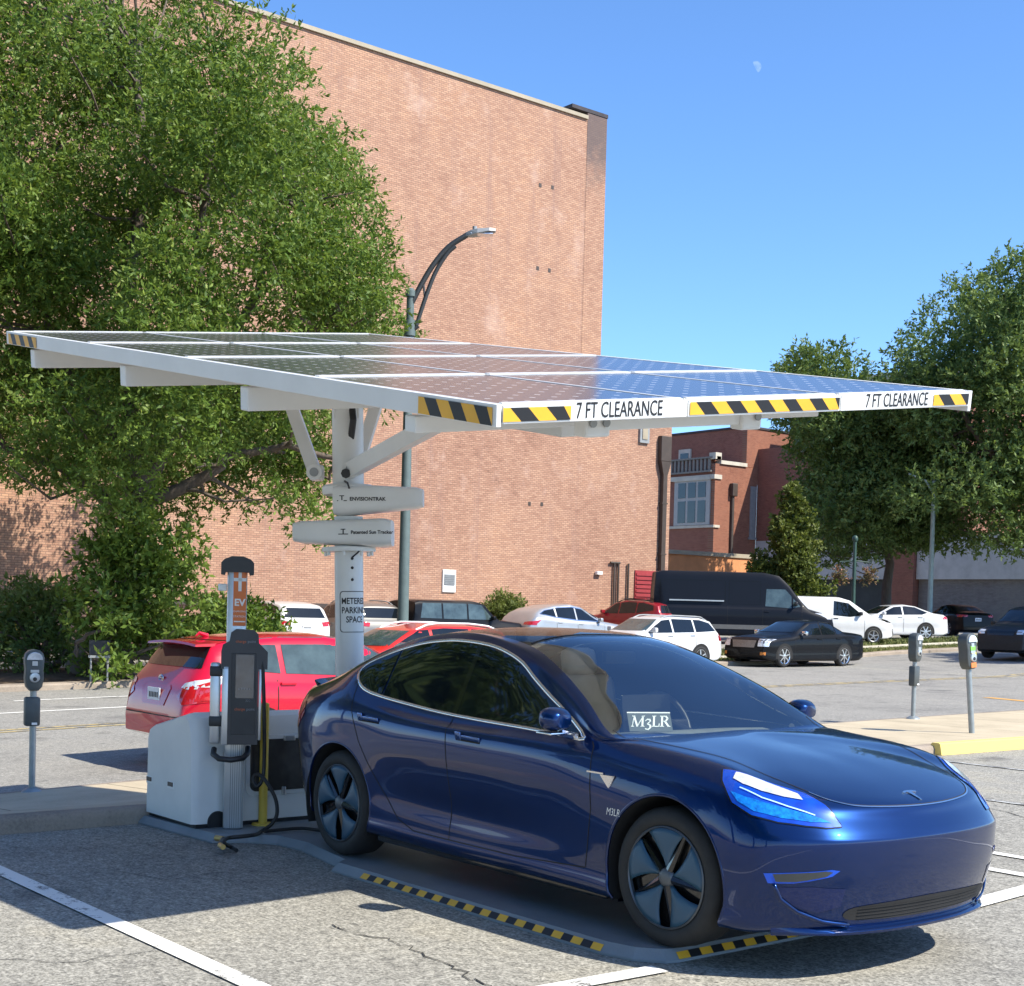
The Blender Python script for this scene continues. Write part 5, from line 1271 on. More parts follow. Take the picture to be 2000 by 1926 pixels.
for s in (-1, 1):
    hp3 = [(x, -s * y, z) for x, y, z in HLP]
    V, F = snap_patch(BV, hp3, .004, .02); ho = vf_obj('headlight', V, F, M_HL, body)
    V, F = snap_patch(BV, [(x, -s * y, z) for x, y, z in HLI], .008, .02); vf_obj('lamp_reflector', V, F, M_CLEAR, ho)
    V, F = snap_patch(BV, [(x, -s * y, z) for x, y, z in HLC], .006, .02); vf_obj('lamp_projector', V, F, pmat('cyan lamp interior', (.005, .19, .70), .18, metal=.2, var=.55, vs=42, coat=1) if 'cyan lamp interior' not in bpy.data.materials else bpy.data.materials['cyan lamp interior'], ho)
    V, F = ribbon(BV, [Vector(p) for p in hp3], .012, .003, True, .012); vf_obj('lamp_surround', V, F, M_BLKG, ho)
    V, F = ribbon(BV, [Vector((x, -s * y, z)) for x, y, z in ((.40, -.835, .80), (.50, -.80, .765), (.60, -.735, .735), (.70, -.665, .712))], .006, .0095, False, .012); vf_obj('running_light', V, F, pmat('pale lamp strip', (.45, .72, .9), .2) if 'pale lamp strip' not in bpy.data.materials else bpy.data.materials['pale lamp strip'], ho)
    # fog lamp slot
    M_BTRIM = bpy.data.materials.get('bright blue trim film') or car_paint('bright blue trim film', (.01, .09, .62), .3, .3)
    fo = [(.56, s * .84, .445), (.66, s * .76, .455), (.775, s * .64, .468), (.79, s * .60, .462), (.77, s * .63, .438), (.66, s * .76, .405), (.575, s * .83, .402)]
    V, F = snap_patch(BV, fo, .003, .02); fo_ = vf_obj('fog_lamp', V, F, M_BTRIM, body)
    c = sum((Vector(p) for p in fo), Vector()) / len(fo); V, F = snap_patch(BV, [c + (Vector(p) - c) * .78 + Vector((0, 0, .001)) for p in fo], .005, .02); vf_obj('lamp_slot', V, F, pmat('grey lamp slot', (.045, .05, .05), .3) if 'grey lamp slot' not in bpy.data.materials else bpy.data.materials['grey lamp slot'], fo_)
# lower grille and lip
def front_pt(y, z): 
    h = BV.ray_cast(Vector((3, y, z)), Vector((-1, 0, 0))); return h[0], h[1]
gp_ = [(-.52, .272), (-.42, .292), (0, .305), (.42, .295), (.60, .275), (.585, .24), (.42, .226), (0, .218), (-.42, .224), (-.52, .238)]
V, F = cast_patch(BV, refine(gp_, 3), 0, 1, .003, .03, 3); go_ = vf_obj('lower_grille', V, F, M_UNDER, body)
mb = MB()
for z in (.234, .250, .266, .282):
    V, F = ribbon(BV, [front_pt(y, z)[0] for y in np.linspace(-.46, .50, 40)], .006, .007); mb.add(V, F)
mb.build('grille_slat', M_UNDER, go_)
lipm = MB(); rings = []
for y in np.linspace(-.79, .79, 41):
    h, n_ = front_pt(y, .19); o_ = n_.copy(); o_.z = 0; o_.normalize(); o_ = o_ * (.02 + .98 * min(1, max(0, (.78 - abs(y)) / .25)))
    rings.append([h - o_ * .03 + Vector((0, 0, -.0)), h + o_ * .012 + Vector((0, 0, .004)), h + o_ * .034 + Vector((0, 0, -.014)), h + o_ * .030 + Vector((0, 0, -.026)), h - o_ * .03 + Vector((0, 0, -.034))])
lipm.loft(rings, True, True); lipm.build('front_lip', M_BLUE, body, smooth=60)
# air curtain crease beside the bumper
for s in (-1, 1):
    cv = [Vector((.60, s * .82, .40)), Vector((.625, s * .80, .33)), Vector((.67, s * .735, .27)), Vector((.73, s * .63, .225)), Vector((.77, s * .50, .205))]
    V, F = ribbon(BV, cv, .016, .004); o = vf_obj('bumper_crease', V, F, M_BLUE, body); so = o.modifiers.new('t', 'SOLIDIFY'); so.thickness = .01
    du = [(.60, s * .815, .385), (.72, s * .70, .39), (.80, s * .56, .375), (.775, s * .56, .29), (.72, s * .655, .265), (.655, s * .75, .30), (.62, s * .80, .345)]
    V, F = snap_patch(BV, du, .0025, .03); vf_obj('bumper_duct', V, F, car_paint('shaded duct blue', (.004, .016, .09), .5, .5) if 'shaded duct blue' not in bpy.data.materials else bpy.data.materials['shaded duct blue'], body)
# tail lamps, spoiler lip
for s in (-1, 1):
    tl = [(-3.40, s * .80, .93), (-3.36, s * .845, .86), (-3.46, s * .83, .76), (-3.58, s * .74, .77), (-3.73, s * .56, .82), (-3.74, s * .54, .90), (-3.60, s * .72, .92)]
    V, F = snap_patch(BV, tl, .004, .03); vf_obj('tail_light', V, F, M_RED_L, body)
spm = MB(); rings = []
for y in np.linspace(-.62, .62, 31):
    h, n_ = on_top(-3.60 - .10 * (1 - (y / .62) ** 2), y); rings.append([h + Vector((.10, 0, -.004)), h + Vector((0, 0, .018)), h + Vector((-.045, 0, .034)), h + Vector((-.05, 0, .024)), h + Vector((-.0, 0, -.02))])
spm.loft(rings, True, True); spm.build('spoiler', M_BLKG, body, smooth=50)
V, F = ribbon(BV, [on_top(-1.41, y)[0] for y in np.linspace(-.57, .57, 40)], .02, .002); vf_obj('roof_seam', V, F, M_SEAM, objs['glass_roof'])
# rocker blade
for s in (-1, 1): MB().box((-1.44, s * .845, .185), (2.05, .06, .07), bev=.015).build('sill', M_BLKG, body, smooth=40)
# cabin
M_SEATC = pmat('pale seat leather', (.72, .70, .65), .55, var=.1); M_DASH = pmat('dark dash top', (.2, .21, .19), .65, var=.15, vs=8)
ds_ = MB(); rings = []
for y in np.linspace(-.70, .70, 15):
    rings.append([(-.50 - .10 * (y / .7) ** 2, y, .905), (-.80, y, .925), (-1.05, y, .905), (-1.10, y, .87), (-1.10, y, .55), (-.6, y, .55)])
ds_.loft(rings); ds_.build('dashboard', M_DASH, car, smooth=50)
MB().box((-1.9, 0, .40), (2.6, 1.45, .06)).build('cabin_floor', M_UNDER, car)
for y in (-.37, .37):
    for x0 in (-1.75, -2.55):
        st_ = MB(); st_.box((x0 + .08, y, .62), (.52, .5, .16), bev=.05)
        st_.box((x0 - .22, y, .90), (.14, .48, .56), bev=.06, rot=Matrix.Rotation(-.22, 3, 'Y')); st_.box((x0 - .31, y, 1.255), (.10, .26, .18), bev=.045, rot=Matrix.Rotation(-.15, 3, 'Y'))
        st_.build('seat', M_SEATC, car, smooth=50)
sw = MB(); ring = []
for k in range(25): a = 2 * math.pi * k / 24; ring.append((-1.27 - .09 * math.sin(a), .37 + .185 * math.cos(a), .93 + .165 * math.sin(a)))
sw.tube(ring, .017, 8, caps=False).box((-1.25, .37, .92), (.05, .30, .05), bev=.01); sw.cyl((-1.05, .37, .87), (-1.26, .37, .925), .035); sw.build('steering_wheel', M_BLK, car, smooth=60)
MB().box((-1.06, 0, 1.0), (.015, .38, .23), bev=.004, rot=Matrix.Rotation(-.1, 3, 'Y')).build('centre_screen', M_BLKG, car)
MB().box((-1.30, 0, 1.315), (.04, .24, .07), bev=.012).build('rear_view_mirror', M_BLK, car, smooth=40)
# card behind the windscreen
SERIF = {
 'M': [((0, 0), (.10, .70), .05), ((.10, .70), (.36, .0), .13), ((.36, 0), (.74, .70), .05), ((.72, .70), (.72, 0), .14), ((-.06, 0), (.10, 0), .05), ((.60, 0), (.84, 0), .05), ((-.02, .70), (.16, .70), .05), ((.68, .70), (.86, .70), .05)],
 '3': [((.0, .38), (.12, .48), .06), ((.12, .48), (.30, .46), .09), ((.30, .46), (.34, .34), .12), ((.34, .34), (.14, .18), .06), ((.14, .18), (.34, .08), .09), ((.34, .08), (.36, -.08), .13), ((.36, -.08), (.20, -.22), .09), ((.20, -.22), (.0, -.16), .07)],
 'L': [((.14, .70), (.14, 0), .14), ((.02, .70), (.27, .70), .05), ((.0, 0), (.5, 0), .06), ((.5, 0), (.53, .18), .06)],
 'R': [((.14, .70), (.14, 0), .14), ((.02, .70), (.40, .69), .06), ((.40, .69), (.54, .54), .12), ((.54, .54), (.40, .36), .12), ((.40, .36), (.14, .36), .05), ((.34, .36), (.62, 0), .13), ((.0, 0), (.28, 0), .05), ((.56, 0), (.74, 0), .05)]}
def serif_text(txt, h, adv):
    V = []; F = []; x = 0
    for ch_ in txt:
        for a, b, w_ in SERIF[ch_]:
            a, b = Vector((*a, 0)), Vector((*b, 0)); d = (b - a).normalized(); n_ = Vector((-d.y, d.x, 0)) * w_ / 2; a2, b2 = a - d * .02, b + d * .02; o = len(V)
            for p in (a2 - n_, b2 - n_, b2 + n_, a2 + n_): V.append(((p.x + x + .22 * p.y) * h, p.y * h))
            F.append((o, o + 1, o + 2, o + 3))
        x += adv[ch_]
    xc = (max(v[0] for v in V) + min(v[0] for v in V)) / 2
    return [(v[0] - xc, v[1]) for v in V], F
cardc = Vector((-.79, -.235, 1.045)); cn = Vector((.80, -.35, .50)).normalized(); cu = Vector((0, 0, 1)).cross(cn).normalized(); cw_ = cn.cross(cu)
card = thing('dash_card', 'small sign reading M3LR propped behind the blue sedan windscreen', 'sign', tuple(cardc))
MB().loft([[cu * x + cw_ * y + cn * z for x, y in ((-.125, -.055), (.125, -.055), (.125, .062), (-.125, .062))] for z in (-.004, 0)]).build('card', pmat('dark green card', (.035, .05, .042), .6, var=.15), card)
V, F = serif_text('M3LR', .088, {'M': .93, '3': .46, 'L': .58, 'R': .6})
m_ = MB().add([cu * x * .92 + cw_ * (y - .026) + cn * .002 for x, y in V], F); m_.add([cu * x + cw_ * y + cn * .0015 for x, y in ((-.125, .053), (.125, .053), (.125, .06), (-.125, .06))], [(0, 1, 2, 3)]); m_.build('card_lettering', pmat('white lettering', (.85, .85, .83), .6, var=0), card)
# ---------------------------------------------------------------- other vehicles (front at +x, right side at -y)
def gen_car(name, label, cat, loc, head, sp, group=None):
    """sp: dict of real measures in metres; x runs from the nose (L) back to 0 at the tail, then is centred"""
    L, W, top, belt = sp['L'], sp['W'] / 2, sp['top'], sp['belt']           # top: [(distance from nose, z)]
    wr = sp.get('roofw', .76) * W; paint = sp['paint']; zb = sp.get('clear', .2)
    def interp(P, t):
        for a, b in zip(P[:-1], P[1:]):
            if a[0] <= t <= b[0]: return a[1] + (b[1] - a[1]) * ((t - a[0]) / max(1e-6, b[0] - a[0]))
        return P[-1][1]
    ds = sorted({0., .04, .12, .3} | {t for t, _ in top} | set(np.linspace(.5, L - .5, 17)) | {L - .3, L - .12, L - .04, L})
    rings = []
    for d in ds:
        zt = interp(top, d); bz = interp(belt, d); e = min(d, L - d)
        k = 1 - sp.get('round', .17) * max(0, 1 - e / .55) ** 2.2; w_ = W * k; x = L / 2 - d
        zlo = zb + .10 * max(0, 1 - e / .35)
        tuck = .985 - .0
        if zt > bz + .12:
            g = min(1., (zt - bz) / .35); rw = wr + (w_ * .93 - wr) * (1 - g)
            u = bz - zlo; pts = [(w_ * .70, zlo), (w_ * .955, zlo), (w_ * .99, zlo + u * .15), (w_ * tuck, zlo + u * .38), (w_, zlo + u * .62), (w_ * .985, zlo + u * .88), (w_ * .95, bz), (w_ * .95 + (rw - w_ * .95) * .5, bz + (zt - .08 - bz) * .52), (rw, zt - .085), (rw * .86, zt - .03), (rw * .5, zt - .006), (0, zt)]
        else:
            q = min(bz, zt - .02)
            u = q - zlo; pts = [(w_ * .70, zlo), (w_ * .955, zlo), (w_ * .99, zlo + u * .15), (w_ * tuck, zlo + u * .38), (w_, zlo + u * .62), (w_ * .985, zlo + u * .85), (w_ * .95, zlo + u * .95), (w_ * .90, q - .008 + (zt - q) * .2), (w_ * .80, q + (zt - q) * .55), (w_ * .6, q + (zt - q) * .8), (w_ * .35, zt - .003), (0, zt)]
        rings.append([(x, -y, z) for y, z in pts])
    G_ = np.array(rings); jn = 3; m = np.array([1, -1, 1.])
    cols = []; h0 = 2 * G_[:, 0] - G_[:, 1]; Cc = np.concatenate([h0[:, None], G_, (G_[:, -2] * m)[:, None]], 1)
    for j in range(1, Cc.shape[1] - 2):
        for q in range(jn): cols.append(cr(Cc[:, j - 1], Cc[:, j], Cc[:, j + 1], Cc[:, j + 2], q / jn))
    cols.append(Cc[:, -2]); G2 = np.array(cols).transpose(1, 0, 2); F2 = np.concatenate([G2, (G2 * m)[:, ::-1][:, 1:]], 1)
    mb = MB(); mb.loft([list(map(tuple, r)) for r in F2], True, True)
    c = thing(name, label, cat, loc, head, group)
    body = mb.build('body', paint, c, smooth=38)
    bv = BVHTree.FromPolygons([v.co for v in body.data.vertices], [p.vertices for p in body.data.polygons])
    X = lambda d: L / 2 - d
    # wheels and arches
    r = sp.get('r', .33)
    for d in sp['axles']:
        for s in (-1, 1):
            P = [(X(d) + (r + .055) * math.cos(a), r + .0 + (r + .055) * math.sin(a)) for a in np.linspace(-.55, math.pi + .55, 26)]
            P = [p for p in P if p[1] > zb + .02]
            V, F = cast_patch(bv, P, 1, s, .004, .12, 2.)
            if F: vf_obj('wheel_arch', V, F, M_UNDER, body)
            wheel(c, X(d), s * (W - .105), s, r, .215, r * sp.get('rim', .66), sp.get('spokes', 5), matr=sp.get('wheelmat'))
    # glass
    gt = sp['glass']                      # side outline [(d, z)], cuts
    for s in (-1, 1):
        cuts = [-1] + sp.get('cuts', []) + [99]
        for a, b_ in zip(cuts[:-1], cuts[1:]):
            P = cut_x([(X(d), z) for d, z in gt], X(a + .035), X(b_ - .035))
            V, F = cast_patch(bv, P, 1, s, .006, .12, 2.)
            if F: vf_obj('side_window', V, F, sp.get('sideglass', M_GLASSC), body)
        if 'sidetrim' in sp:
            path = [side_cast(bv, X(d), z, s)[0] for d, z in gt]; path = [p for p in path if p]
            V, F = ribbon(bv, path, .028, .008, True, .06); vf_obj('window_trim', V, F, sp['sidetrim'], body)
        seams = MB()
        for d in sp.get('doors', []):
            pth = [side_cast(bv, X(dd), z, s)[0] for dd, z in ((d, zb + .12), (d, interp(belt, d) - .02))]
            if None not in pth: seams.add(*ribbon(bv, pth, .012, .004, False, .1))
        if seams.v: seams.build('door_seam', M_SEAM, body)
        for d, z in sp.get('handles', []):
            l, n_ = side_cast(bv, X(d), z, s)
            if l: 
                h = MB().box((0, 0, 0), (.2, .03, .035), bev=.01).build('door_handle', sp.get('handlemat', paint), body); h.location = l + n_ * .012
        if 'mirror' in sp:
            d, z = sp['mirror']; l, n_ = side_cast(bv, X(d), z - .03, s)
            if l: MB().box((X(d) - .05, l.y + s * .13, z + .04), (.12, .19, .14), bev=.035).box((X(d), l.y + s * .03, z), (.06, .1, .05)).build('mirror', sp.get('mirrormat', paint), body, smooth=40)
    def patch(nm, P, axis, sg, mat, off_=.006, cell=.1, parent=None):
        V, F = cast_patch(bv, P, axis, sg, off_, cell, 7.)
        return vf_obj(nm, V, F, mat, parent or body) if F else None
    d0, d1 = sp['ws']                     # windscreen from the cowl to the roof edge
    z0, z1 = interp(top, d0) + .04, interp(top, d1) - .05; yw = .80 * W * sp.get('wsw', 1)
    patch('windscreen', [(-yw, z0), (0, z0 - .01), (yw, z0), (wr * .86, z1), (-wr * .86, z1)], 0, 1, sp.get('wsmat', M_GLASSC))
    if 'rg' in sp:
        y0_, y1_, za, zb_ = sp['rg']; patch('rear_window', [(-y0_, za), (y0_, za), (y1_, zb_), (-y1_, zb_)], 0, -1, M_GLASSC)
    for nm, P, ax, sg, mat in sp.get('patches', []): patch(nm, P, ax, sg, mat, .008, .08)
    for nm, P, ax, sg, mat in sp.get('pairs', []):
        for s in (-1, 1): patch(nm, [(p[0] * s, p[1]) if ax == 0 else p for p in P], ax, sg if ax == 0 else s, mat, .009, .07)
    if 'plate' in sp:
        sg, z = sp['plate']; h = bv.ray_cast(Vector((sg * 7, 0, z)), Vector((-sg, 0, 0)))[0]
        pl_ = MB().box((h.x + sg * .015, 0, z), (.012, .31, .16), bev=.003, mi=0)
        for q in range(6): pl_.box((h.x + sg * .022, -.1 + q * .04, z), (.004, .022, .06), mi=1)
        pl_.build('licence_plate', [M_PLATEW, M_BLKT], body)
    if 'rails' in sp:
        da, db, mt = sp['rails']
        for s in (-1, 1):
            pth = []
            for t in np.linspace(0, 1, 9):
                d = da + (db - da) * t; h = bv.ray_cast(Vector((X(d), s * wr * .86, 4)), Vector((0, 0, -1)))[0]; pth.append(h + Vector((0, 0, .045 if 0 < t < 1 else -.01)))
            MB().tube(pth, .022, 6).build('roof_rail', mt, body, smooth=60)
        if sp.get('bars'):
            for d in sp['bars']: h = bv.ray_cast(Vector((X(d), 0, 4)), Vector((0, 0, -1)))[0]; MB().box((h.x, 0, h.z + .09), (.07, wr * 1.9, .03)).build('roof_bar', mt, body)
    for fn in sp.get('extra', []): fn(c, body, bv, X)
    return c
M_REDC = car_paint('bright red paint', (.52, .005, .028), .0, .3)
M_RED2 = car_paint('scarlet paint', (.58, .025, .02), .0, .3)
M_DRED = car_paint('dark red paint', (.26, .012, .02), .1, .35)
M_SILV = car_paint('silver paint', (.46, .47, .48), .6, .35)
M_SILV2 = car_paint('warm silver paint', (.17, .165, .155), .4, .4)
M_WHT = car_paint('white car paint', (.60, .60, .595), .0, .35)
M_BLKC = car_paint('black car paint', (.003, .0035, .005), .0, .45, .25)
M_NAVY = car_paint('dark navy van paint', (.004, .006, .012), .0, .5, .12)
M_TAN = car_paint('dark taupe paint', (.08, .075, .06), .3, .35)
M_GLASSB = pmat('green tinted glass', (.05, .075, .08), .04, var=.4, vs=3, spec=.6)
M_MATTE = pmat('dull black paint', (.016, .015, .015), .5, var=.2)
# red hatchback on the street
hb = dict(L=4.36, W=1.77, clear=.24, round=.2, roofw=.74, paint=M_REDC, r=.315, rim=.64, spokes=5, axles=(.86, 3.46),
  top=[(0, .60), (.05, .72), (.2, .82), (1.05, 1.02), (1.35, 1.16), (2.0, 1.48), (2.5, 1.545), (3.1, 1.54), (3.7, 1.49), (3.95, 1.44), (4.17, 1.10), (4.24, .98), (4.31, .85), (4.36, .62)],
  belt=[(0, .72), (1.0, .92), (4.0, 1.02), (4.36, .98)], ws=(1.08, 2.0), cuts=[2.30, 3.16],
  glass=[(1.25, 1.0), (2.05, 1.40), (2.4, 1.455), (3.1, 1.45), (3.5, 1.42), (3.78, 1.24), (3.72, 1.09), (3.2, 1.045), (2.3, 1.015)], sideglass=M_GLASSB, doors=(1.15, 2.32, 3.25), handles=[(2.15, .90), (3.12, .93)], mirror=(1.45, 1.03),
  rg=(.70, .58, 1.10, 1.405), plate=(-1, .78), handlemat=M_REDC,
  pairs=[('tail_light', [(.86, .93), (.60, .88), (.56, .79), (.70, .70), (.86, .74)], 0, -1, M_RED_L), ('reversing_light', [(.845, .985), (.62, .935), (.585, .885), (.70, .87), (.85, .885)], 0, -1, M_CLEAR), ('tail_light', [(-1.78, .99), (-2.02, .92), (-2.06, .74), (-1.88, .76), (-1.72, .87)], 1, -1, M_RED_L), ('reversing_light', [(-1.72, 1.02), (-2.03, .965), (-2.045, .9), (-1.8, .9)], 1, -1, M_CLEAR)],
  patches=[('plate_recess', [(-.30, .90), (.30, .90), (.36, .86), (.27, .67), (-.27, .67), (-.36, .86)], 0, -1, M_REDC)])
def hb_extra(c, body, bv, X):
    h = bv.ray_cast(Vector((-7, 0, .965)), Vector((1, 0, 0)))[0]
    e = MB(); ring = [(h.x - .012, .055 * math.cos(a), .962 + .04 * math.sin(a)) for a in np.linspace(0, 2 * math.pi, 21)]; e.tube(ring, .008, 6, caps=False)
    e.tube([(h.x - .012, .028 * math.cos(a), .966 + .03 * math.sin(a)) for a in np.linspace(0, 2 * math.pi, 17)], .006, 6, caps=False); e.tube([(h.x - .012, .05 * math.cos(a), .978 + .012 * math.sin(a)) for a in np.linspace(0, 2 * math.pi, 17)], .006, 6, caps=False); e.build('emblem', M_CHROME, body, smooth=60)
    MB().box((h.x - .0, 0, .915), (.02, .62, .03), bev=.008).build('boot_trim', M_CHROME, body)
    sp_ = MB(); sp_.loft([[(X(3.90), y, 1.405 - .03 * (y / .62) ** 2), (X(4.14), y * .98, 1.39 - .03 * (y / .62) ** 2), (X(4.15), y * .98, 1.365 - .03 * (y / .62) ** 2), (X(3.92), y, 1.37 - .03 * (y / .62) ** 2)] for y in np.linspace(-.62, .62, 9)]); sp_.build('spoiler', M_REDC, body, smooth=40)
    MB().tube([(X(3.70), 0, 1.44), (X(3.80), 0, 1.475), (X(3.84), 0, 1.44)], [.035, .02, .01], 6).build('roof_aerial', M_REDC, body)
    V, F = ribbon(bv, [bv.ray_cast(Vector((-7, y, .56)), Vector((1, 0, 0)))[0] for y in np.linspace(-.75, .75, 21)], .012, .004); vf_obj('bumper_seam', V, F, M_SEAM, body)
hb['extra'] = [hb_extra]
def put(x, y): return (x, y, H(x, y) + .006)
hb['top'] = [(d, z - .05 * min(1, max(0, (z - .9) / .5))) for d, z in hb['top']]
gen_car('hatchback', 'bright red hatchback seen from behind on the street past the white cabinet', 'car', put(-10.15, 1.2 + 2.18), R(90), hb)
# second red car, oncoming
sv2 = dict(L=4.45, W=1.8, clear=.25, round=.2, roofw=.76, paint=M_RED2, r=.34, axles=(.9, 3.55),
  top=[(0, .62), (.06, .80), (.25, .93), (1.15, 1.08), (1.5, 1.28), (1.95, 1.50), (2.5, 1.60), (3.3, 1.60), (4.0, 1.52), (4.3, 1.10), (4.4, .95), (4.45, .6)], belt=[(0, .8), (1.1, .98), (4.45, 1.05)],
  ws=(1.18, 1.98), cuts=[2.3, 3.2], glass=[(1.35, 1.07), (2.05, 1.46), (2.6, 1.515), (3.4, 1.50), (3.95, 1.40), (4.0, 1.2), (3.3, 1.10), (2.3, 1.07)], doors=(1.2, 2.35, 3.3), handles=[(2.2, .95), (3.15, .98)], mirror=(1.5, 1.1), rails=(2.05, 3.95, M_WHITEP),
  pairs=[('headlight', [(.80, .86), (.45, .80), (.45, .72), (.82, .74)], 0, 1, M_CLEAR)], patches=[('grille', [(-.4, .72), (.4, .72), (.36, .5), (-.36, .5)], 0, 1, M_BLK)], wsmat=M_GLASSB)
for k_ in ('top', 'belt', 'glass'): sv2[k_] = [(d, z * .88) for d, z in sv2[k_]]
sv2['pairs'] = [(a, [(y, z * .88) for y, z in P], b, c, m) for a, P, b, c, m in sv2['pairs']]; sv2['mirror'] = (1.5, .97); sv2['handles'] = [(2.2, .84), (3.15, .86)]
gen_car('crossover', 'scarlet car with white roof rails facing left beyond the blue sedan roof', 'car', put(-16.9, 9.3), R(-90), sv2)
# parked along the wall
suv = dict(L=4.65, W=1.86, clear=.26, round=.18, roofw=.77, paint=M_WHT, r=.35, axles=(.93, 3.68),
  top=[(0, .66), (.06, .86), (.3, 1.0), (1.25, 1.13), (1.6, 1.34), (2.05, 1.58), (2.6, 1.68), (3.5, 1.66), (4.1, 1.58), (4.3, 1.50), (4.48, 1.12), (4.58, 1.0), (4.65, .6)], belt=[(0, .85), (1.2, 1.04), (4.65, 1.12)], ws=(1.28, 2.05), cuts=[2.4, 3.3],
  glass=[(1.5, 1.12), (2.15, 1.52), (2.7, 1.58), (3.6, 1.56), (4.1, 1.46), (4.16, 1.28), (3.4, 1.17), (2.4, 1.13)], mirror=(1.6, 1.16), handles=[(2.3, 1.0), (3.2, 1.03)], rg=(.70, .58, 1.16, 1.46), plate=(-1, .86),
  pairs=[('tail_light', [(.86, 1.06), (.52, 1.02), (.56, .90), (.86, .92)], 0, -1, M_RED_L), ('tail_light', [(-2.02, 1.08), (-2.2, 1.02), (-2.22, .88), (-2.05, .92)], 1, 1, M_RED_L)], patches=[('rear_bumper', [(-.78, .56), (.78, .56), (.74, .36), (-.74, .36)], 0, -1, M_GREYPL)])
pw = at_d(600, 1222, 44.)
gen_car('parked_suv', 'white SUV with dark rear window parked facing the brick wall behind the column', 'car', put(-35.6, 17.15), R(180 - 4), suv)
sil = dict(suv); sil.update(paint=M_SILV2, L=4.75, rg=(.72, .62, 1.18, 1.50), rails=(2.1, 4.1, M_GREYM), top=[(d * 1.02, z * 1.03) for d, z in suv['top']], patches=[('rear_bumper', [(-.80, .70), (.80, .70), (.76, .36), (-.76, .36)], 0, -1, M_BLK)])
gen_car('parked_suv', 'silver grey SUV seen from behind left of the grey lamp post', 'car', put(-35.2, 19.75), R(180 - 4), sil)
tan = dict(L=4.85, W=1.83, clear=.2, round=.22, roofw=.72, paint=M_TAN, r=.33, axles=(.95, 3.75), top=[(0, .55), (.06, .68), (.25, .8), (1.35, .98), (1.7, 1.14), (2.3, 1.42), (2.9, 1.47), (3.5, 1.40), (4.2, 1.10), (4.7, 1.04), (4.82, .9), (4.85, .5)], belt=[(0, .74), (1.3, .92), (4.85, .98)], ws=(1.4, 2.3), cuts=[2.75],
  glass=[(1.65, .99), (2.35, 1.34), (2.9, 1.385), (3.4, 1.34), (3.95, 1.10), (3.7, 1.03), (2.75, 1.01)], mirror=(1.75, 1.02), doors=(1.5, 2.75, 3.6), handles=[(2.6, .9), (3.5, .92)], wsmat=M_GLASSB)
gen_car('parked_sedan', 'dark taupe sedan half hidden by shrubs behind the charging post', 'car', put(-27.2, 11.4), R(78), tan)
box = dict(L=4.7, W=1.9, clear=.28, round=.13, roofw=.84, paint=M_BLKC, r=.37, axles=(.85, 3.75), top=[(0, .75), (.05, 1.0), (.2, 1.10), (1.2, 1.20), (1.5, 1.42), (1.85, 1.72), (2.2, 1.80), (4.4, 1.79), (4.58, 1.74), (4.66, 1.1), (4.7, .6)], belt=[(0, .95), (4.7, 1.12)], ws=(1.25, 1.86), cuts=[2.55, 3.55],
  glass=[(1.5, 1.18), (1.98, 1.65), (2.4, 1.69), (4.3, 1.68), (4.4, 1.2), (3, 1.18)], sideglass=M_GLASSB, mirror=(1.55, 1.2), doors=(1.35, 2.55, 3.55), handles=[(2.4, 1.02), (3.4, 1.02)], wsmat=M_GLASSB)
yb0 = on(797, 1235, 0, -33.)[1]
gen_car('boxy_suv', 'boxy black SUV with flat roof just right of the grey lamp post', 'car', put(-33., yb0 + 2.0), R(88), box)
mur = dict(L=4.9, W=1.91, clear=.24, round=.22, roofw=.72, paint=M_SILV, r=.37, rim=.7, axles=(.98, 3.82), top=[(0, .65), (.06, .82), (.3, .98), (1.35, 1.12), (1.8, 1.34), (2.4, 1.60), (2.9, 1.68), (3.6, 1.62), (4.2, 1.50), (4.5, 1.35), (4.75, 1.05), (4.85, .9), (4.9, .6)], belt=[(0, .85), (1.3, 1.0), (3.6, 1.10), (4.9, 1.2)], ws=(1.4, 2.4), cuts=[2.75, 3.65],
  glass=[(1.65, 1.07), (2.45, 1.50), (2.9, 1.56), (3.5, 1.53), (4.1, 1.42), (4.35, 1.30), (3.75, 1.2), (2.75, 1.11)], sidetrim=M_CHROME, mirror=(1.7, 1.1), doors=(1.5, 2.75, 3.7), handles=[(2.6, .98), (3.55, 1.02)], plate=(-1, .75), pairs=[('tail_light', [(.92, 1.06), (.5, 1.02), (.5, .93), (.92, .92)], 0, -1, M_RED_L), ('tail_light', [(-1.95, 1.1), (-2.3, 1.04), (-2.36, .95), (-2.1, .98)], 1, 1, M_RED_L)], patches=[('rear_cladding', [(-.8, .62), (.8, .62), (.75, .34), (-.75, .34)], 0, -1, M_BLK)])
ym = on(1000, 1235, 0, -32.5)[1]
gen_car('crossover', 'pale silver crossover in side view against the brick wall', 'car', put(-32.5, ym + 2.45), R(90), mur)
rs = dict(suv); rs.update(paint=M_DRED, L=4.5, rg=(.66, .56, 1.18, 1.48), rails=(2.1, 4.0, M_BLK), bars=[2.4, 3.7], patches=[], plate=(-1, .8))
pr = at_d(1232, 1225, 53)
gen_car('parked_suv', 'dark red SUV with a roof rack parked before the red louvre', 'car', put(-35.8, 33.2), R(184), rs)
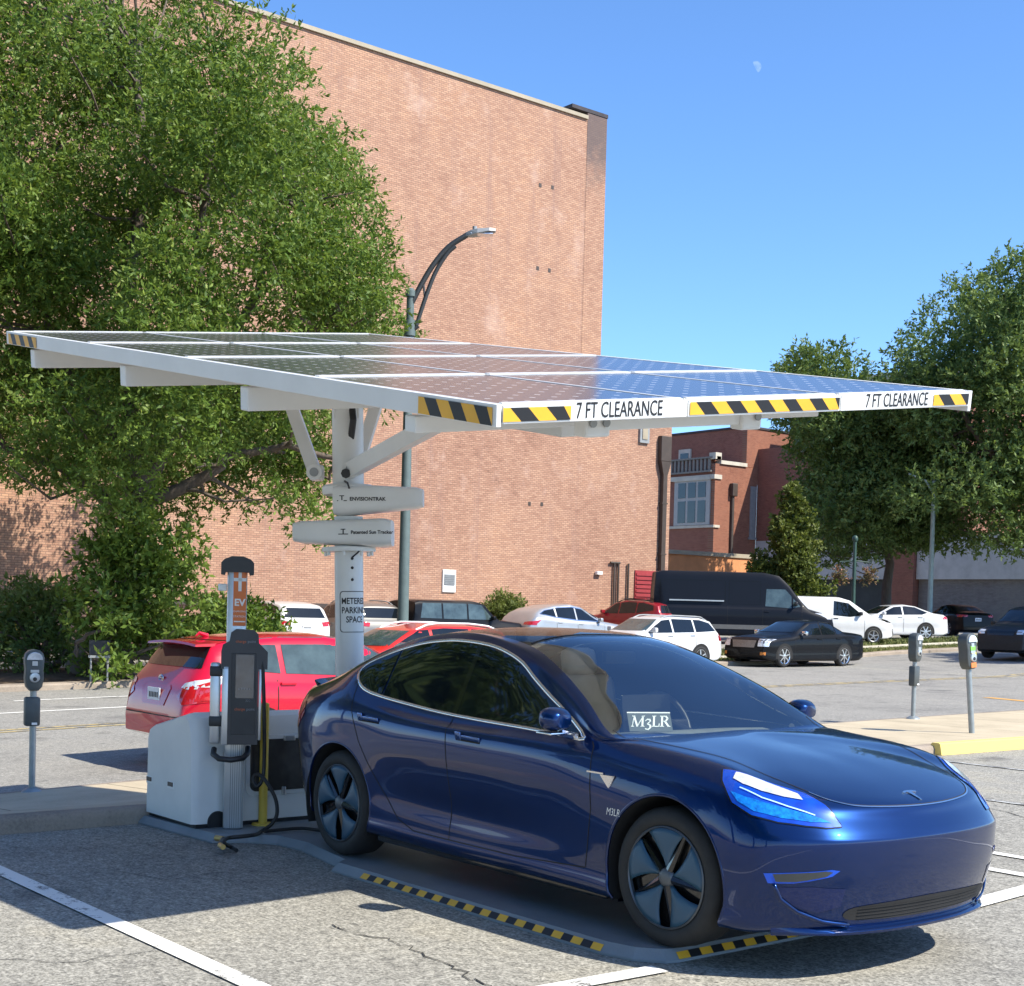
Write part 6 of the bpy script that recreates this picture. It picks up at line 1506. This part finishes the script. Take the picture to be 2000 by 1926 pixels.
wag = dict(L=4.65, W=1.77, clear=.22, round=.2, roofw=.74, paint=M_WHT, r=.33, axles=(.92, 3.6), top=[(0, .58), (.06, .74), (.25, .86), (1.25, 1.0), (1.6, 1.18), (2.1, 1.44), (2.6, 1.50), (3.8, 1.48), (4.2, 1.40), (4.45, 1.05), (4.6, .92), (4.65, .55)], belt=[(0, .76), (1.2, .94), (4.65, 1.02)], ws=(1.3, 2.1), cuts=[2.5, 3.4],
  glass=[(1.5, 1.0), (2.15, 1.36), (2.6, 1.41), (3.7, 1.395), (4.1, 1.31), (4.28, 1.08), (3.4, 1.04), (2.5, 1.02)], mirror=(1.6, 1.05), doors=(1.35, 2.5, 3.4), handles=[(2.35, .92), (3.25, .94)], rails=(2.2, 4.1, M_GREYM), plate=(-1, .85), handlemat=M_CHROME, wsmat=M_GLASSB,
  pairs=[('tail_light', [(.84, 1.02), (.62, 1.02), (.6, .82), (.84, .80)], 0, -1, M_RED_L), ('tail_light', [(-2.05, 1.04), (-2.24, .98), (-2.28, .80), (-2.12, .80)], 1, 1, M_RED_L)])
yw_ = on(1375, 1262, 0, -24.6)[1]
gen_car('estate_car', 'white estate car with roof rails on the street in front of the black van', 'car', put(-24.6, yw_ - 2.33), R(-90), wag)
# cars on the right
vn = dict(L=6.95, W=2.02, clear=.3, round=.13, roofw=.86, paint=M_NAVY, r=.36, rim=.6, axles=(1.05, 5.35), top=[(0, .85), (.05, 1.05), (.25, 1.22), (.95, 1.42), (1.25, 1.7), (1.75, 2.32), (2.15, 2.66), (2.7, 2.76), (6.6, 2.76), (6.88, 2.70), (6.93, 2.0), (6.95, .8)], belt=[(0, 1.05), (1.0, 1.32), (2, 1.45), (6.95, 1.45)], ws=(1.0, 1.85), cuts=[1.62],
  glass=[(1.30, 1.47), (1.9, 2.12), (2.62, 2.12), (2.66, 1.46), (1.7, 1.40)], sideglass=M_GLASSB, mirror=(1.45, 1.55), mirrormat=M_BLK, doors=(1.25, 2.75, 4.1), handles=[(2.6, 1.25)], pairs=[('headlight', [(.94, 1.24), (.62, 1.16), (.64, 1.0), (.96, 1.02)], 0, 1, M_CLEAR), ('headlight', [(3.30, 1.20), (3.02, 1.30), (3.02, 1.12), (3.28, 1.04)], 1, 1, M_CLEAR)], patches=[('grille', [(-.5, 1.0), (.5, 1.0), (.45, .75), (-.45, .75)], 0, 1, M_BLK)])
def van_extra(c, body, bv, X):
    m = MB()
    m.box((X(5.3), -1.0, 1.62), (2.1, .05, .05)).build('side_rail', M_SILV, body)
    mb = MB()
    for P in ([(2.85, 1.52), (2.85, 2.4), (4.05, 2.4), (4.05, 1.52), (2.85, 1.52)], [(4.2, 1.52), (4.2, 2.4), (6.7, 2.4), (6.7, 1.52), (4.2, 1.52)]):
        pth = [side_cast(bv, X(d), z, -1, 2)[0] for d, z in P]
        if None not in pth: mb.add(*ribbon(bv, pth, .03, .004, False, .2))
    mb.build('panel_pressing', M_BLKC, body)
    for s in (-1, 1): V, F = cast_patch(bv, [(X(.9), .55), (X(6.9), .55), (X(6.9), .72), (X(.9), .72)], 1, s, .01, .3, 2.); vf_obj('rubbing_strip', V, F, M_GREYPL, body)
vn['extra'] = [van_extra]
hv = math.radians(90 - 40)
pv0 = at_d(1277, 1255, 54.5); dirv = np.array([math.cos(hv), math.sin(hv)])
pv = pv0[:2] + dirv * 3.4 + np.array([-math.sin(hv), math.cos(hv)]) * .75
gen_car('panel_van', 'long high roofed dark van in side view before the orange wall', 'van', put(*pv), hv, vn)
tc = dict(L=4.85, W=1.84, clear=.22, round=.2, roofw=.82, paint=M_WHT, r=.33, axles=(.92, 3.95), top=[(0, .62), (.05, .82), (.25, .98), (.95, 1.15), (1.3, 1.38), (1.85, 1.72), (2.3, 1.83), (4.6, 1.83), (4.78, 1.75), (4.83, 1.2), (4.85, .6)], belt=[(0, .85), (1.0, 1.03), (4.85, 1.12)], ws=(1.0, 1.9), cuts=[], glass=[(1.35, 1.12), (1.95, 1.58), (2.55, 1.66), (2.6, 1.10), (1.9, 1.05)], mirror=(1.45, 1.15), mirrormat=M_BLK, doors=(1.3, 2.65, 3.7), handles=[(2.5, .98)], handlemat=M_BLK,
  pairs=[('headlight', [(.85, .98), (.5, .88), (.52, .80), (.86, .86)], 0, 1, M_BLKG), ('headlight', [(2.2, .93), (1.85, 1.03), (1.95, .93), (2.2, .86)], 1, 1, M_BLKG)], patches=[('front_bumper', [(-.8, .64), (.8, .64), (.76, .34), (-.76, .34)], 0, 1, M_GREYPL)])
ht_ = math.radians(90 - 28); pt0 = at_d(1742, 1255, 55.5); dt = np.array([math.cos(ht_), math.sin(ht_)]); ptc = pt0[:2] - dt * 2.35 + np.array([-math.sin(ht_), math.cos(ht_)]) * .8
gen_car('small_van', 'white small delivery van nosing out behind the black sedan', 'van', put(*ptc), ht_, tc)
wsd = dict(L=4.85, W=1.83, clear=.2, round=.22, roofw=.72, paint=M_WHT, r=.345, rim=.72, spokes=7, axles=(.95, 3.75), top=[(0, .56), (.06, .70), (.25, .82), (1.35, .99), (1.75, 1.16), (2.35, 1.42), (2.9, 1.475), (3.4, 1.42), (4.15, 1.16), (4.62, 1.10), (4.8, .98), (4.85, .5)], belt=[(0, .76), (1.3, .93), (4.0, 1.03), (4.85, 1.03)], ws=(1.4, 2.35), cuts=[2.75], glass=[(1.7, 1.0), (2.4, 1.34), (2.9, 1.39), (3.35, 1.35), (3.88, 1.14), (3.6, 1.05), (2.75, 1.03)], mirror=(1.8, 1.03), doors=(1.5, 2.75, 3.65), handles=[(2.6, .93), (3.5, .95)], handlemat=M_CHROME,
  pairs=[('tail_light', [(.86, 1.0), (.5, .98), (.52, .9), (.87, .88)], 0, -1, M_RED_L), ('tail_light', [(-2.12, 1.0), (-2.32, .98), (-2.36, .9), (-2.22, .9)], 1, 1, M_RED_L)])
hs2 = math.radians(-90 - 28); ps0 = at_d(1846, 1250, 59.); d_ = np.array([math.cos(hs2), math.sin(hs2)]); psc = ps0[:2] + d_ * 2.3 + np.array([-math.sin(hs2), math.cos(hs2)]) * -.75
gen_car('parked_sedan', 'white sedan with tail to the right beside the small delivery van', 'car', put(*psc), hs2, wsd)
dk = dict(wsd); dk.update(paint=M_BLKC, plate=(-1, .78)); pdk = at_d(1905, 1240, 68)
gen_car('parked_sedan', 'dark car with glowing red tail lamps behind the white sedan', 'car', put(*at_d(1862, 1235, 67)[:2]), math.radians(150), dk)
cad = dict(L=4.83, W=1.79, clear=.19, round=.14, roofw=.74, paint=M_BLKC, r=.335, rim=.72, spokes=7, wheelmat=M_CHROME, axles=(.85, 3.73), top=[(0, .60), (.04, .82), (.15, .90), (1.25, 1.0), (1.6, 1.16), (2.2, 1.40), (2.8, 1.44), (3.3, 1.39), (3.9, 1.12), (4.55, 1.08), (4.78, 1.04), (4.83, .5)], belt=[(0, .82), (1.3, .92), (4.83, 1.0)], ws=(1.3, 2.2), cuts=[2.65, 3.35], glass=[(1.55, .98), (2.25, 1.32), (2.8, 1.36), (3.2, 1.32), (3.72, 1.08), (3.5, 1.02), (2.65, 1.0)], mirror=(1.65, 1.0), mirrormat=M_CHROME, doors=(1.35, 2.65, 3.55), handles=[(2.5, .86), (3.42, .88)],
  pairs=[('headlight', [(.84, .84), (.56, .84), (.55, .62), (.84, .62)], 0, 1, M_CLEAR), ('fog_lamp', [(.80, .45), (.66, .45), (.66, .36), (.80, .36)], 0, 1, pmat('amber lens', (.6, .2, .03), .2))], patches=[('grille', [(-.48, .80), (.48, .80), (.42, .58), (-.42, .58)], 0, 1, pmat('chrome mesh grille', (.25, .24, .23), .35, metal=.7, var=.4, vs=60))])
pc_ = at_d(1597, 1301, 43.6)
gen_car('black_sedan', 'black sedan with chrome wheels at the far kerb facing left', 'car', put(pc_[0] - .9, pc_[1]), R(-90), cad)
bs = dict(suv); bs.update(paint=M_MATTE, W=1.92, r=.39, clear=.22, top=[(d, z * 1.08) for d, z in suv['top']], belt=[(0, .98), (1.2, 1.12), (4.65, 1.2)], glass=[(d, z * 1.08) for d, z in suv['glass']], pairs=[('headlight', [(.88, 1.0), (.56, .98), (.56, .84), (.88, .84)], 0, 1, M_CLEAR)], patches=[('grille', [(-.5, .98), (.5, .98), (.46, .80), (-.46, .80)], 0, 1, M_BLKG)])
bs.pop('plate', 0); bs.pop('rg', 0)
hb_ = math.radians(-84); pb = at_d(1953, 1262, 47.); dd = np.array([math.cos(hb_), math.sin(hb_)])
gen_car('dark_suv', 'dull black SUV coming along the street at the right edge', 'car', put(*(pb[:2] - dd * 2.3)), hb_, bs)
# ---------------------------------------------------------------- parking meters, lamps, wheel stop, moon
M_METER = pmat('grey cast meter housing', (.075, .085, .085), .45, metal=.2, var=.12, vs=14)
M_GALV = pmat('galvanised pole', (.30, .33, .33), .45, metal=.5, var=.12, vs=10)
M_GPOLE = pmat('grey green lamp paint', (.10, .135, .13), .5, var=.12, vs=6)
M_STEEL = pmat('polished meter face', (.55, .56, .56), .3, metal=.7, var=.1)
def meter(label, base, face, total, k, lean=(0, 0), box=True, stickers=False, flange=True):
    t = thing('parking_meter', label, 'parking meter', tuple(base), face, 'parking meters on the near sidewalk')
    t.rotation_euler = (lean[0], lean[1], face)
    hh = .40 * k; z0 = total - hh                       # front = -y
    MB().cyl((0, 0, 0), (0, 0, z0 + .03), .031 * k, n=18).build('pole', M_GALV, t, smooth=40)
    if flange: MB().lathe([(0, .045), (.04 * k, .045), (.085 * k, .02), (.10 * k, 0)], (0, 0, 0), 'z', 24).build('foot', M_GALV, t, smooth=40)
    prof = [(-.04, 0), (-.075, .04), (-.088, .12), (-.083, .2), (-.09, .27), (-.092, .315), (-.08, .36), (-.05, .39), (0, .40), (.05, .39), (.08, .36), (.092, .315), (.09, .27), (.083, .2), (.088, .12), (.075, .04), (.04, 0)]
    rings = []
    for y, s in ((-.066, .86), (-.058, .97), (-.04, 1), (.04, 1), (.058, .97), (.066, .86)):
        rings.append([(x * s * k, y * k, z0 + (.2 + (z - .2) * s) * k) for x, z in prof])
    h = MB(); h.loft(rings); ho = h.build('head', M_METER, t, smooth=40)
    d = MB()
    dome = [(-.075 * math.cos(a) * k, -.07 * k, z0 + (.30 + .075 * math.sin(a)) * k) for a in np.linspace(0, math.pi, 15)]
    dome2 = [(x * .96, -.080 * k, z0 + .30 * k + (z - z0 - .30 * k) * .94) for x, y, z in dome]; d.loft([dome, dome2], True)
    d.build('display_window', M_CLEAR, ho, smooth=40)
    f = MB(); f.box((0, -.068 * k, z0 + .265 * k), (.05 * k, .012 * k, .045 * k), bev=.003, mi=0).box((0, -.07 * k, z0 + .19 * k), (.078 * k, .008 * k, .028 * k), bev=.002, mi=0)
    f.build('instruction_plate', [M_STEEL], ho)
    c = MB(); c.lathe([(0, -.085 * k), (.045 * k, -.080 * k), (.05 * k, -.066 * k)], (0, 0, z0 + .13 * k), 'y', 24).lathe([(0, -.09 * k), (.018 * k, -.088 * k), (.02 * k, -.08 * k)], (0, 0, z0 + .115 * k), 'y', 14, mi=1); c.build('coin_dial', [M_STEEL, M_BLK], ho, smooth=40)
    if box:
        b = MB().box((-.012 * k, -.005 * k, z0 - .20 * k), (.145 * k, .10 * k, .28 * k), bev=.02 * k); b.build('coin_vault', M_METER, t, smooth=40)
        MB().box((.005, -.06 * k, z0 - .315 * k), (.05 * k, .006, .022 * k)).build('vault_sticker', M_WHITEP, t)
    if stickers:
        s_ = MB().box((.012 * k, -.0715 * k, z0 + .165 * k), (.08 * k, .006, .045 * k), mi=0).box((0, -.0705 * k, z0 + .045 * k), (.09 * k, .008, .055 * k), mi=1).box((0, -.0715 * k, z0 + .23 * k), (.085 * k, .006, .05 * k), mi=2)
        s_.build('sticker', [pmat('yellow sticker', (.6, .5, .08), .5), pmat('orange sticker', (.62, .2, .05), .5), pmat('green sticker', (.2, .45, .08), .5)], ho)
    return t
def facing(p): return math.atan2(CAM[1] - p[1], CAM[0] - p[0]) + math.pi / 2
b0 = at(62, 1547, .12); meter('grey parking meter standing alone left of the white cabinet', b0, facing(b0) + .15, CAMH + (1193 - 1268) * .0 + (on(62, 1268, 0, b0[0])[2] - b0[2] - CAMH), .98)
b1 = at(1783, 1404, .12); meter('upright parking meter with round flange foot behind the blue hood', b1, facing(b1) + 1.05, on(1783, 1236, 0, b1[0])[2] - b1[2], 1.12)
b2 = at(1898, 1432, .12); m3 = meter('leaning parking meter with yellow and orange stickers by the yellow wheel stop', b2, facing(b2) + .95, on(1890, 1237, 0, b2[0])[2] - b2[2] + .01, 1.25, box=False, stickers=True, flange=False)
lean_dir = -Vector((RT[0], RT[1], 0)); q_ = Vector((0, 0, 1)).rotation_difference((Vector((0, 0, 1)) + lean_dir * .085).normalized()); m3.rotation_euler = (q_ @ Matrix.Rotation(facing(b2) + .95, 3, 'Z').to_quaternion()).to_euler()
ws_ = thing('wheel_stop', 'yellow concrete wheel stop against the kerb below the meters', 'wheel stop', (-5.38, 9.2, 0))
mb = MB(); mb.loft([[(-.09, y, 0), (.09, y, 0), (.065, y, .13), (.045, y, .145), (-.045, y, .145), (-.065, y, .13)] for y in (0, .04, 2.36, 2.4)]); mb.build('block', paint_marks('yellow kerb paint', (.72, .55, .16), .3), ws_)
# tall street lamp left of centre
pl = at_d(786, 1247, 32.); pl[2] = H(pl[0], pl[1]); Dl = 32.
lamp = thing('street_lamp', 'grey street lamp with curved double arm in front of the brick wall', 'street lamp', tuple(pl))
def lq(px, py): return Vector(at_d(px, py, Dl)) - Vector(pl)
topz = lq(801, 582).z
MB().cyl((0, 0, 0), (0, 0, topz), .135, .085, n=18).lathe([(.12, topz - .02), (.12, topz + .1), (.06, topz + .17), (0, topz + .18)], (0, 0, 0), 'z', 16).lathe([(.1, topz - .9), (.13, topz - .9), (.13, topz - .55), (.1, topz - .55)], (0, 0, 0), 'z', 16).build('pole', M_GPOLE, lamp, smooth=40)
M_ARM = pmat('dark lamp arm', (.03, .033, .035), .5)
am = MB(); a0 = lq(806, 592); off0 = Vector((0, 0, topz)) - lq(801, 582)
def L_(px, py): return lq(px, py) + off0
am.tube(smooth_path([L_(801, 600), L_(822, 560), L_(845, 522), L_(875, 487), L_(910, 464)], 4), .062, 10)
am.build('arm', M_ARM, lamp, smooth=50)
a2 = MB(); a2.tube(smooth_path([L_(812, 640), L_(832, 580), L_(850, 535), L_(872, 500), L_(888, 485)], 4), .05, 10); a2.tube([L_(826, 556), L_(829, 588)], .025, 6); a2.tube([L_(803, 650), L_(816, 640)], .05, 8); a2.build('brace_arm', M_ARM, lamp, smooth=50)
hd2 = MB(); h0, h1 = L_(908, 465), L_(966, 455); dv = (h1 - h0); sd_ = Vector((FW[0], FW[1], 0)).normalized(); up_ = Vector((0, 0, 1))
rings = []
for t, w_, hh in ((0, .06, .06), (.15, .12, .08), (.4, .2, .075), (.8, .2, .045), (1., .1, .02)):
    c = h0 + dv * t; rings.append([c - sd_ * w_ - up_ * .03, c + sd_ * w_ - up_ * .03, c + sd_ * w_ * .8 + up_ * hh, c - sd_ * w_ * .8 + up_ * hh])
hd2.loft(rings); lh = hd2.build('lamp_head', M_GREYM, lamp)
MB().cyl(h0 + dv * .3 + up_ * .07, h0 + dv * .3 + up_ * .17, .05, n=10).build('photocell', M_GREYM, lh)
MB().box(h0 + dv * .55 - up_ * .04, (.5, .26, .02), rz=math.atan2(dv.y, dv.x)).build('lens', M_CLEAR, lh)
# two far lamps by the arcade
M_GRN = pmat('dark green lamp paint', (.03, .07, .055), .5)
pf = at_d(1666, 1190, 62.); pf[2] = H(pf[0], pf[1]); fl = thing('lamp_post', 'dark green lamp post with hanging flower baskets', 'lamp post', tuple(pf))
zt_ = at_d(1668, 1058, 62.)[2] - pf[2]
MB().cyl((0, 0, 0), (0, 0, zt_), .1, .07, n=12).lathe([(.17, 0), (.15, .6), (.1, .8)], (0, 0, 0), 'z', 12).build('pole', M_GRN, fl, smooth=40)
MB().sphere((0, 0, zt_ + .12), (.13, .13, .16), 8).build('lamp_globe', M_GRN, fl, smooth=60)
zb2 = at_d(1668, 1118, 62.)[2] - pf[2]
MB().tube([RTv * -.65 + Vector((0, 0, zb2 + .45)), Vector((0, 0, zb2 + .5)), RTv * .65 + Vector((0, 0, zb2 + .45))], .03, 6).build('bracket', M_GRN, fl)
M_FLOW = leaf_mat('basket flowers', (.08, .12, .03), (.22, .14, .07), (.50, .2, .17), .6, .2)
for s in (-1, 1):
    bk_ = thing('flower_basket', 'hanging basket of pink flowers on the %s side of the green lamp post' % ('left' if s < 0 else 'right'), 'flower basket', tuple(Vector(pf) + RTv * .65 * s + Vector((0, 0, zb2 - .12))), 0, 'hanging baskets on the green lamp post')
    MB().lathe([(0, -.22), (.16, -.2), (.26, 0), (.24, .02)], (0, 0, 0), 'z', 12).build('basket', M_DKMETAL, bk_); MB().tube([(0, 0, 0), (0, 0, .55)], .01, 5).build('hanger', M_DKMETAL, bk_)
    V, F, tone = leaves([Vector((0, 0, .1)), Vector((.1, .1, -.15)), Vector((-.1, -.1, -.2))], [.25, .22, .2], 110, .07, .4, .2, 8, .2); raw_mesh('flowers', V, F, M_FLOW, bk_, attr=tone)
pg_ = at_d(1816, 1190, 66.); pg_[2] = H(pg_[0], pg_[1]); gl = thing('light_pole', 'tall slim pale green pole in front of the brick arcade pier', 'pole', tuple(pg_))
zg = at_d(1822, 940, 66.)[2] - pg_[2]; MB().cyl((0, 0, 0), (0, 0, zg), .13, .09, n=12).build('shaft', pmat('pale green pole paint', (.30, .38, .36), .5), gl, smooth=40); MB().tube([(0, 0, zg - .6), RTv * -.4 + Vector((0, 0, zg)), RTv * -1.2 + Vector((0, 0, zg + .3))], .05, 6).build('arm', bpy.data.materials['pale green pole paint'], gl)
MB().box((0, 0, zg + .05), (.2, .2, .1)).build('cap', M_GRN, gl)
# notice board under the oak, small yellow bollard
pn = at_d(194, 1290, 28.2); pn[2] = H(pn[0], pn[1]); nb = thing('utility_box', 'dark grey box sign on two posts below the big oak', 'sign', tuple(pn), facing(pn))
zc = at_d(194, 1265, 28.2)[2] - pn[2]; MB().box((0, 0, zc), (.4, .06, .30), bev=.01).build('board', M_BLK, nb); MB().box((0, -.01, zc - .18), (.42, .08, .05)).build('rail', M_GREYM, nb)
for x in (-.16, .16): MB().cyl((x, .01, 0), (x, .01, zc), .02, n=8).build('post', M_GREYM, nb)
py_ = at_d(32, 1262, 37.); py_[2] = H(py_[0], py_[1]); yb_ = thing('guard_post', 'yellow guard post standing near the foot of the brick wall', 'bollard', tuple(py_)); MB().cyl((0, 0, 0), (0, 0, at_d(32, 1216, 37.)[2] - py_[2]), .09, n=14).sphere((0, 0, at_d(32, 1216, 37.)[2] - py_[2]), .09, 6).build('post', bpy.data.materials['faded yellow paint'], yb_, smooth=50)
# day moon
mm, nt, b = _nt('day moon'); nt.nodes.remove(b); e_ = N(nt, 'ShaderNodeEmission'); t_ = N(nt, 'ShaderNodeBsdfTransparent'); ad = N(nt, 'ShaderNodeAddShader')
f = noise(nt, objco(nt), .09, 3); nt.links.new(ramp(nt, f, [(.4, (.05, .05, .045)), (.65, (.16, .155, .14))]), e_.inputs[0]); e_.inputs[1].default_value = .55
nt.links.new(e_.outputs[0], ad.inputs[0]); nt.links.new(t_.outputs[0], ad.inputs[1]); nt.links.new(ad.outputs[0], nt.nodes['Material Output'].inputs[0])
DM = 3000.; pm_ = at_d(1476, 131, DM); rm = 11 / FPX * DM
ml = MB(); fwv = Vector(ray(1476, 131)).normalized(); ux = fwv.cross(Vector((0, 0, 1))).normalized(); uy = ux.cross(fwv); a_ = R(28); ua = ux * math.cos(a_) + uy * math.sin(a_); ub = -ux * math.sin(a_) + uy * math.cos(a_)
rings = []
for th in np.linspace(-math.pi / 2 + .001, math.pi / 2 - .001, 17):
    ring = []
    for ps in np.linspace(-.15, math.pi / 2, 9):
        ring.append(ub * rm * math.sin(th) + (ua * math.sin(ps) - fwv * math.cos(ps)) * rm * math.cos(th))
    rings.append(ring)
ml.loft(rings, False, False); mo_ = ml.build('moon', mm, smooth=60, loc=tuple(pm_)); tag(mo_, 'faint pale half moon in the blue daytime sky', 'moon')
# ---------------------------------------------------------------- light and sky
SUN = Vector((.924, .385, 1.036)).normalized()
w = bpy.data.worlds.new('World'); SC.world = w; w.use_nodes = True; nt = w.node_tree
sky = nt.nodes.new('ShaderNodeTexSky'); sky.sky_type = 'NISHITA'; sky.sun_disc = False
sky.sun_elevation = math.asin(SUN.z); sky.sun_rotation = math.atan2(SUN.x, SUN.y)
sky.air_density = .8; sky.dust_density = .3; sky.ozone_density = 7; sky.altitude = 100
bg = nt.nodes['Background']; bg.inputs[1].default_value = .135
hs = nt.nodes.new('ShaderNodeHueSaturation'); hs.inputs['Saturation'].default_value = 1.06
nt.links.new(sky.outputs[0], hs.inputs['Color']); nt.links.new(hs.outputs[0], bg.inputs[0])
ld = bpy.data.lights.new('Sun', 'SUN'); ld.energy = 3.7; ld.angle = R(.55); ld.color = (1, .94, .82)
lo = bpy.data.objects.new('Sun', ld); COL.objects.link(lo); lo.rotation_euler = SUN.to_track_quat('Z', 'Y').to_euler()
lo.location = (20, 10, 30)
vs = SC.view_settings; vs.view_transform = 'Standard'; vs.look = 'None'; vs.exposure = 1.13; vs.gamma = 1; vs.use_curve_mapping = False
SC.cycles.max_bounces = 8; SC.cycles.transparent_max_bounces = 12
